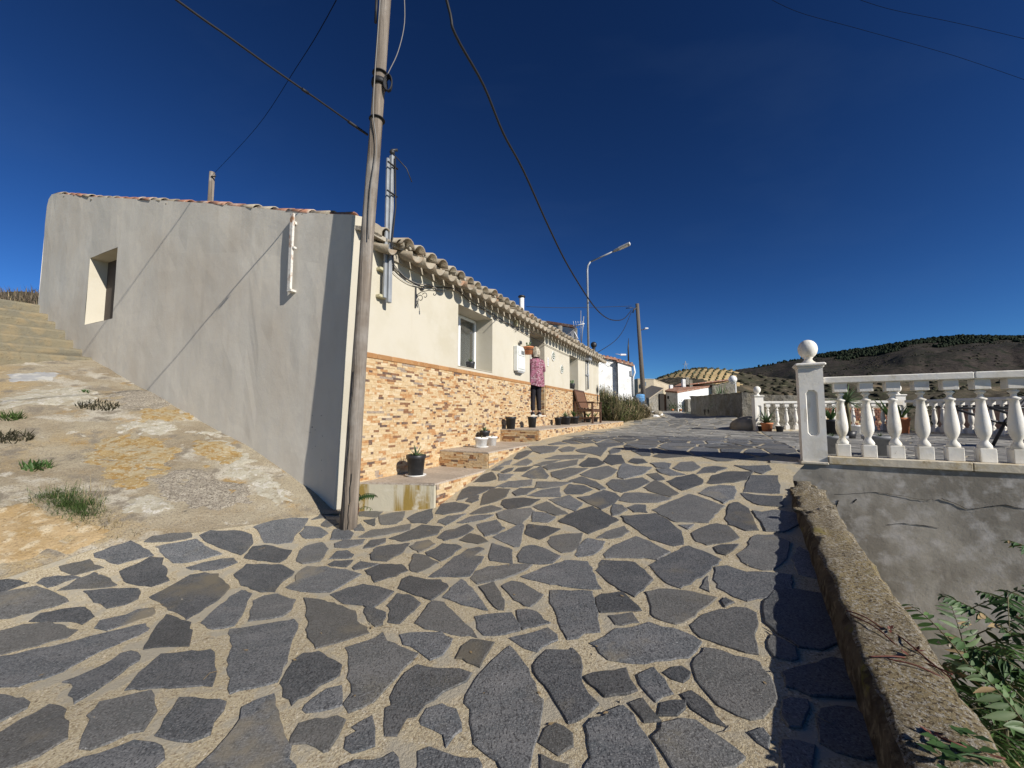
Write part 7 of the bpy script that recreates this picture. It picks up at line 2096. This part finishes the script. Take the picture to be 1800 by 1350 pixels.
PXS = list(np.linspace(300, 1060, 16))+list(np.linspace(1075, 1860, 150))+list(np.linspace(1900, 4000, 40))
q = MB(); rows = []
YN = list(np.geomspace(44, 215, 64))
for y in YN: rows.append([((px-900)/FPX*y, y, zn(px, y)) for px in PXS])
def fm(i, j):
    px, y = PXS[j], YN[i]
    e = 100-(1290-px)*.30
    return 1 if 1138 < px < 1290+9*math.sin(y*.35)+6*math.sin(y*.13) and y > max(88, 150-(px-1140)*.38) and y < 172 else 0
q.grid(rows, fm=fm); q.build('near_hill', [M['hill_near'], M['stubble']], kind='structure')
q = MB(); rows = []; YF = list(np.linspace(185, 680, 80))
for y in YF: rows.append([((px-900)/FPX*y, y, zf(px, y)) for px in PXS])
q.grid(rows); q.build('far_hill', M['hill_scrub'], kind='structure')
def blob(q, c, r, rz=.8, seg=6, rings=4):
    b = len(q.v); j = rng.uniform(.75, 1.25, size=(rings+1, seg))
    p = []
    for i in range(rings+1):
        th = math.pi*i/rings
        for k in range(seg):
            an = 2*math.pi*k/seg; p.append((c[0]+r*math.sin(th)*math.cos(an)*j[i, k], c[1]+r*math.sin(th)*math.sin(an)*j[i, k], c[2]-r*rz*math.cos(th)*j[i, k]))
    q.add(p, [(i*seg+k, i*seg+(k+1) % seg, (i+1)*seg+(k+1) % seg, (i+1)*seg+k) for i in range(rings) for k in range(seg)], 0, True)
q = MB()
for row in range(13):
    for k in range(16):
        px = 1150+row*11.5+k*1.6+rng.uniform(-.8, .8); y = 96+k*4.6+rng.uniform(-.5, .5)
        if px > 1292 or y < max(90, 152-(px-1140)*.38) or y > 168: continue
        x = (px-900)/FPX*y; z = zn(px, y); blob(q, (x, y, z+.35), rng.uniform(.28, .5)); q.tube([(x, y, z-.2), (x, y, z+.4)], .06, 4)
tag(q.build('orchard_trees', M['olive_tree']), 'rows of small orchard trees across the straw-coloured hill', 'trees', kind='stuff')
q = MB()
for k in range(150):
    px = rng.uniform(1120, 1250); y = 165+rng.uniform(-3, 4); x = (px-900)/FPX*y; blob(q, (x, y, zn(px, y)+.1), rng.uniform(.4, .9))
for k in range(1900):
    px = rng.uniform(1235, 1900); y = 50*(3.6)**rng.rand()
    if px < 1300 and y > 85: continue
    if fbm(px*.02, y*.03, 1.3, 3) < -.05: continue
    x = (px-900)/FPX*y; blob(q, (x, y, zn(px, y)+.05), rng.uniform(.2, .75)*(.6+y/140), .65, 5, 3)
tag(q.build('scrub', M['scrub_dark']), 'low dark scrub dotting the nearer hillside', 'scrub', kind='stuff')
q = MB()
for k in range(3400):
    px = rng.uniform(1240, 2100); y = rng.uniform(200, 525); x = (px-900)/FPX*y
    d = fbm(px*.012, y*.012, 1.5, 3)
    if d < .02: continue
    blob(q, (x, y, zf(px, y)+.1), rng.uniform(.4, 1.2), .5, 5, 3)
tag(q.build('scrub', M['scrub_dark']), 'scattered scrub on the dark far hill', 'scrub', kind='stuff')
q = MB()
for k in range(9500):
    px = rng.uniform(1420, 2200); y = rng.uniform(395, 530)
    lim = 425+max(0, (1600-px))*.5+22*math.sin(px*.02)+14*math.sin(px*.071)
    if y < lim: continue
    if y < 505 and fbm(px*.01, y*.02, 1.2, 3) < -.10+.30*(505-y)/110*0: continue
    x = (px-900)/FPX*y; r_ = rng.uniform(.8, 2.3); z = zf(px, y); blob(q, (x, y, z+r_*.6), r_*.8, 1.2, 6, 4)
for k in range(90):
    px = rng.choice([1338, 1345, 1366, 1392, 1398, 1430, 1445, 1470, 1482, 1500, 1512, 1530])+rng.uniform(-16, 16); y = rng.uniform(495, 522); x = (px-900)/FPX*y; r_ = rng.uniform(.6, 1.7); blob(q, (x, y, zf(px, y)+r_*.5), r_, 1.0, 6, 4)
tag(q.build('pine_wood', M['pine']), 'dark pine wood along the crest of the far hill', 'wood', kind='stuff')
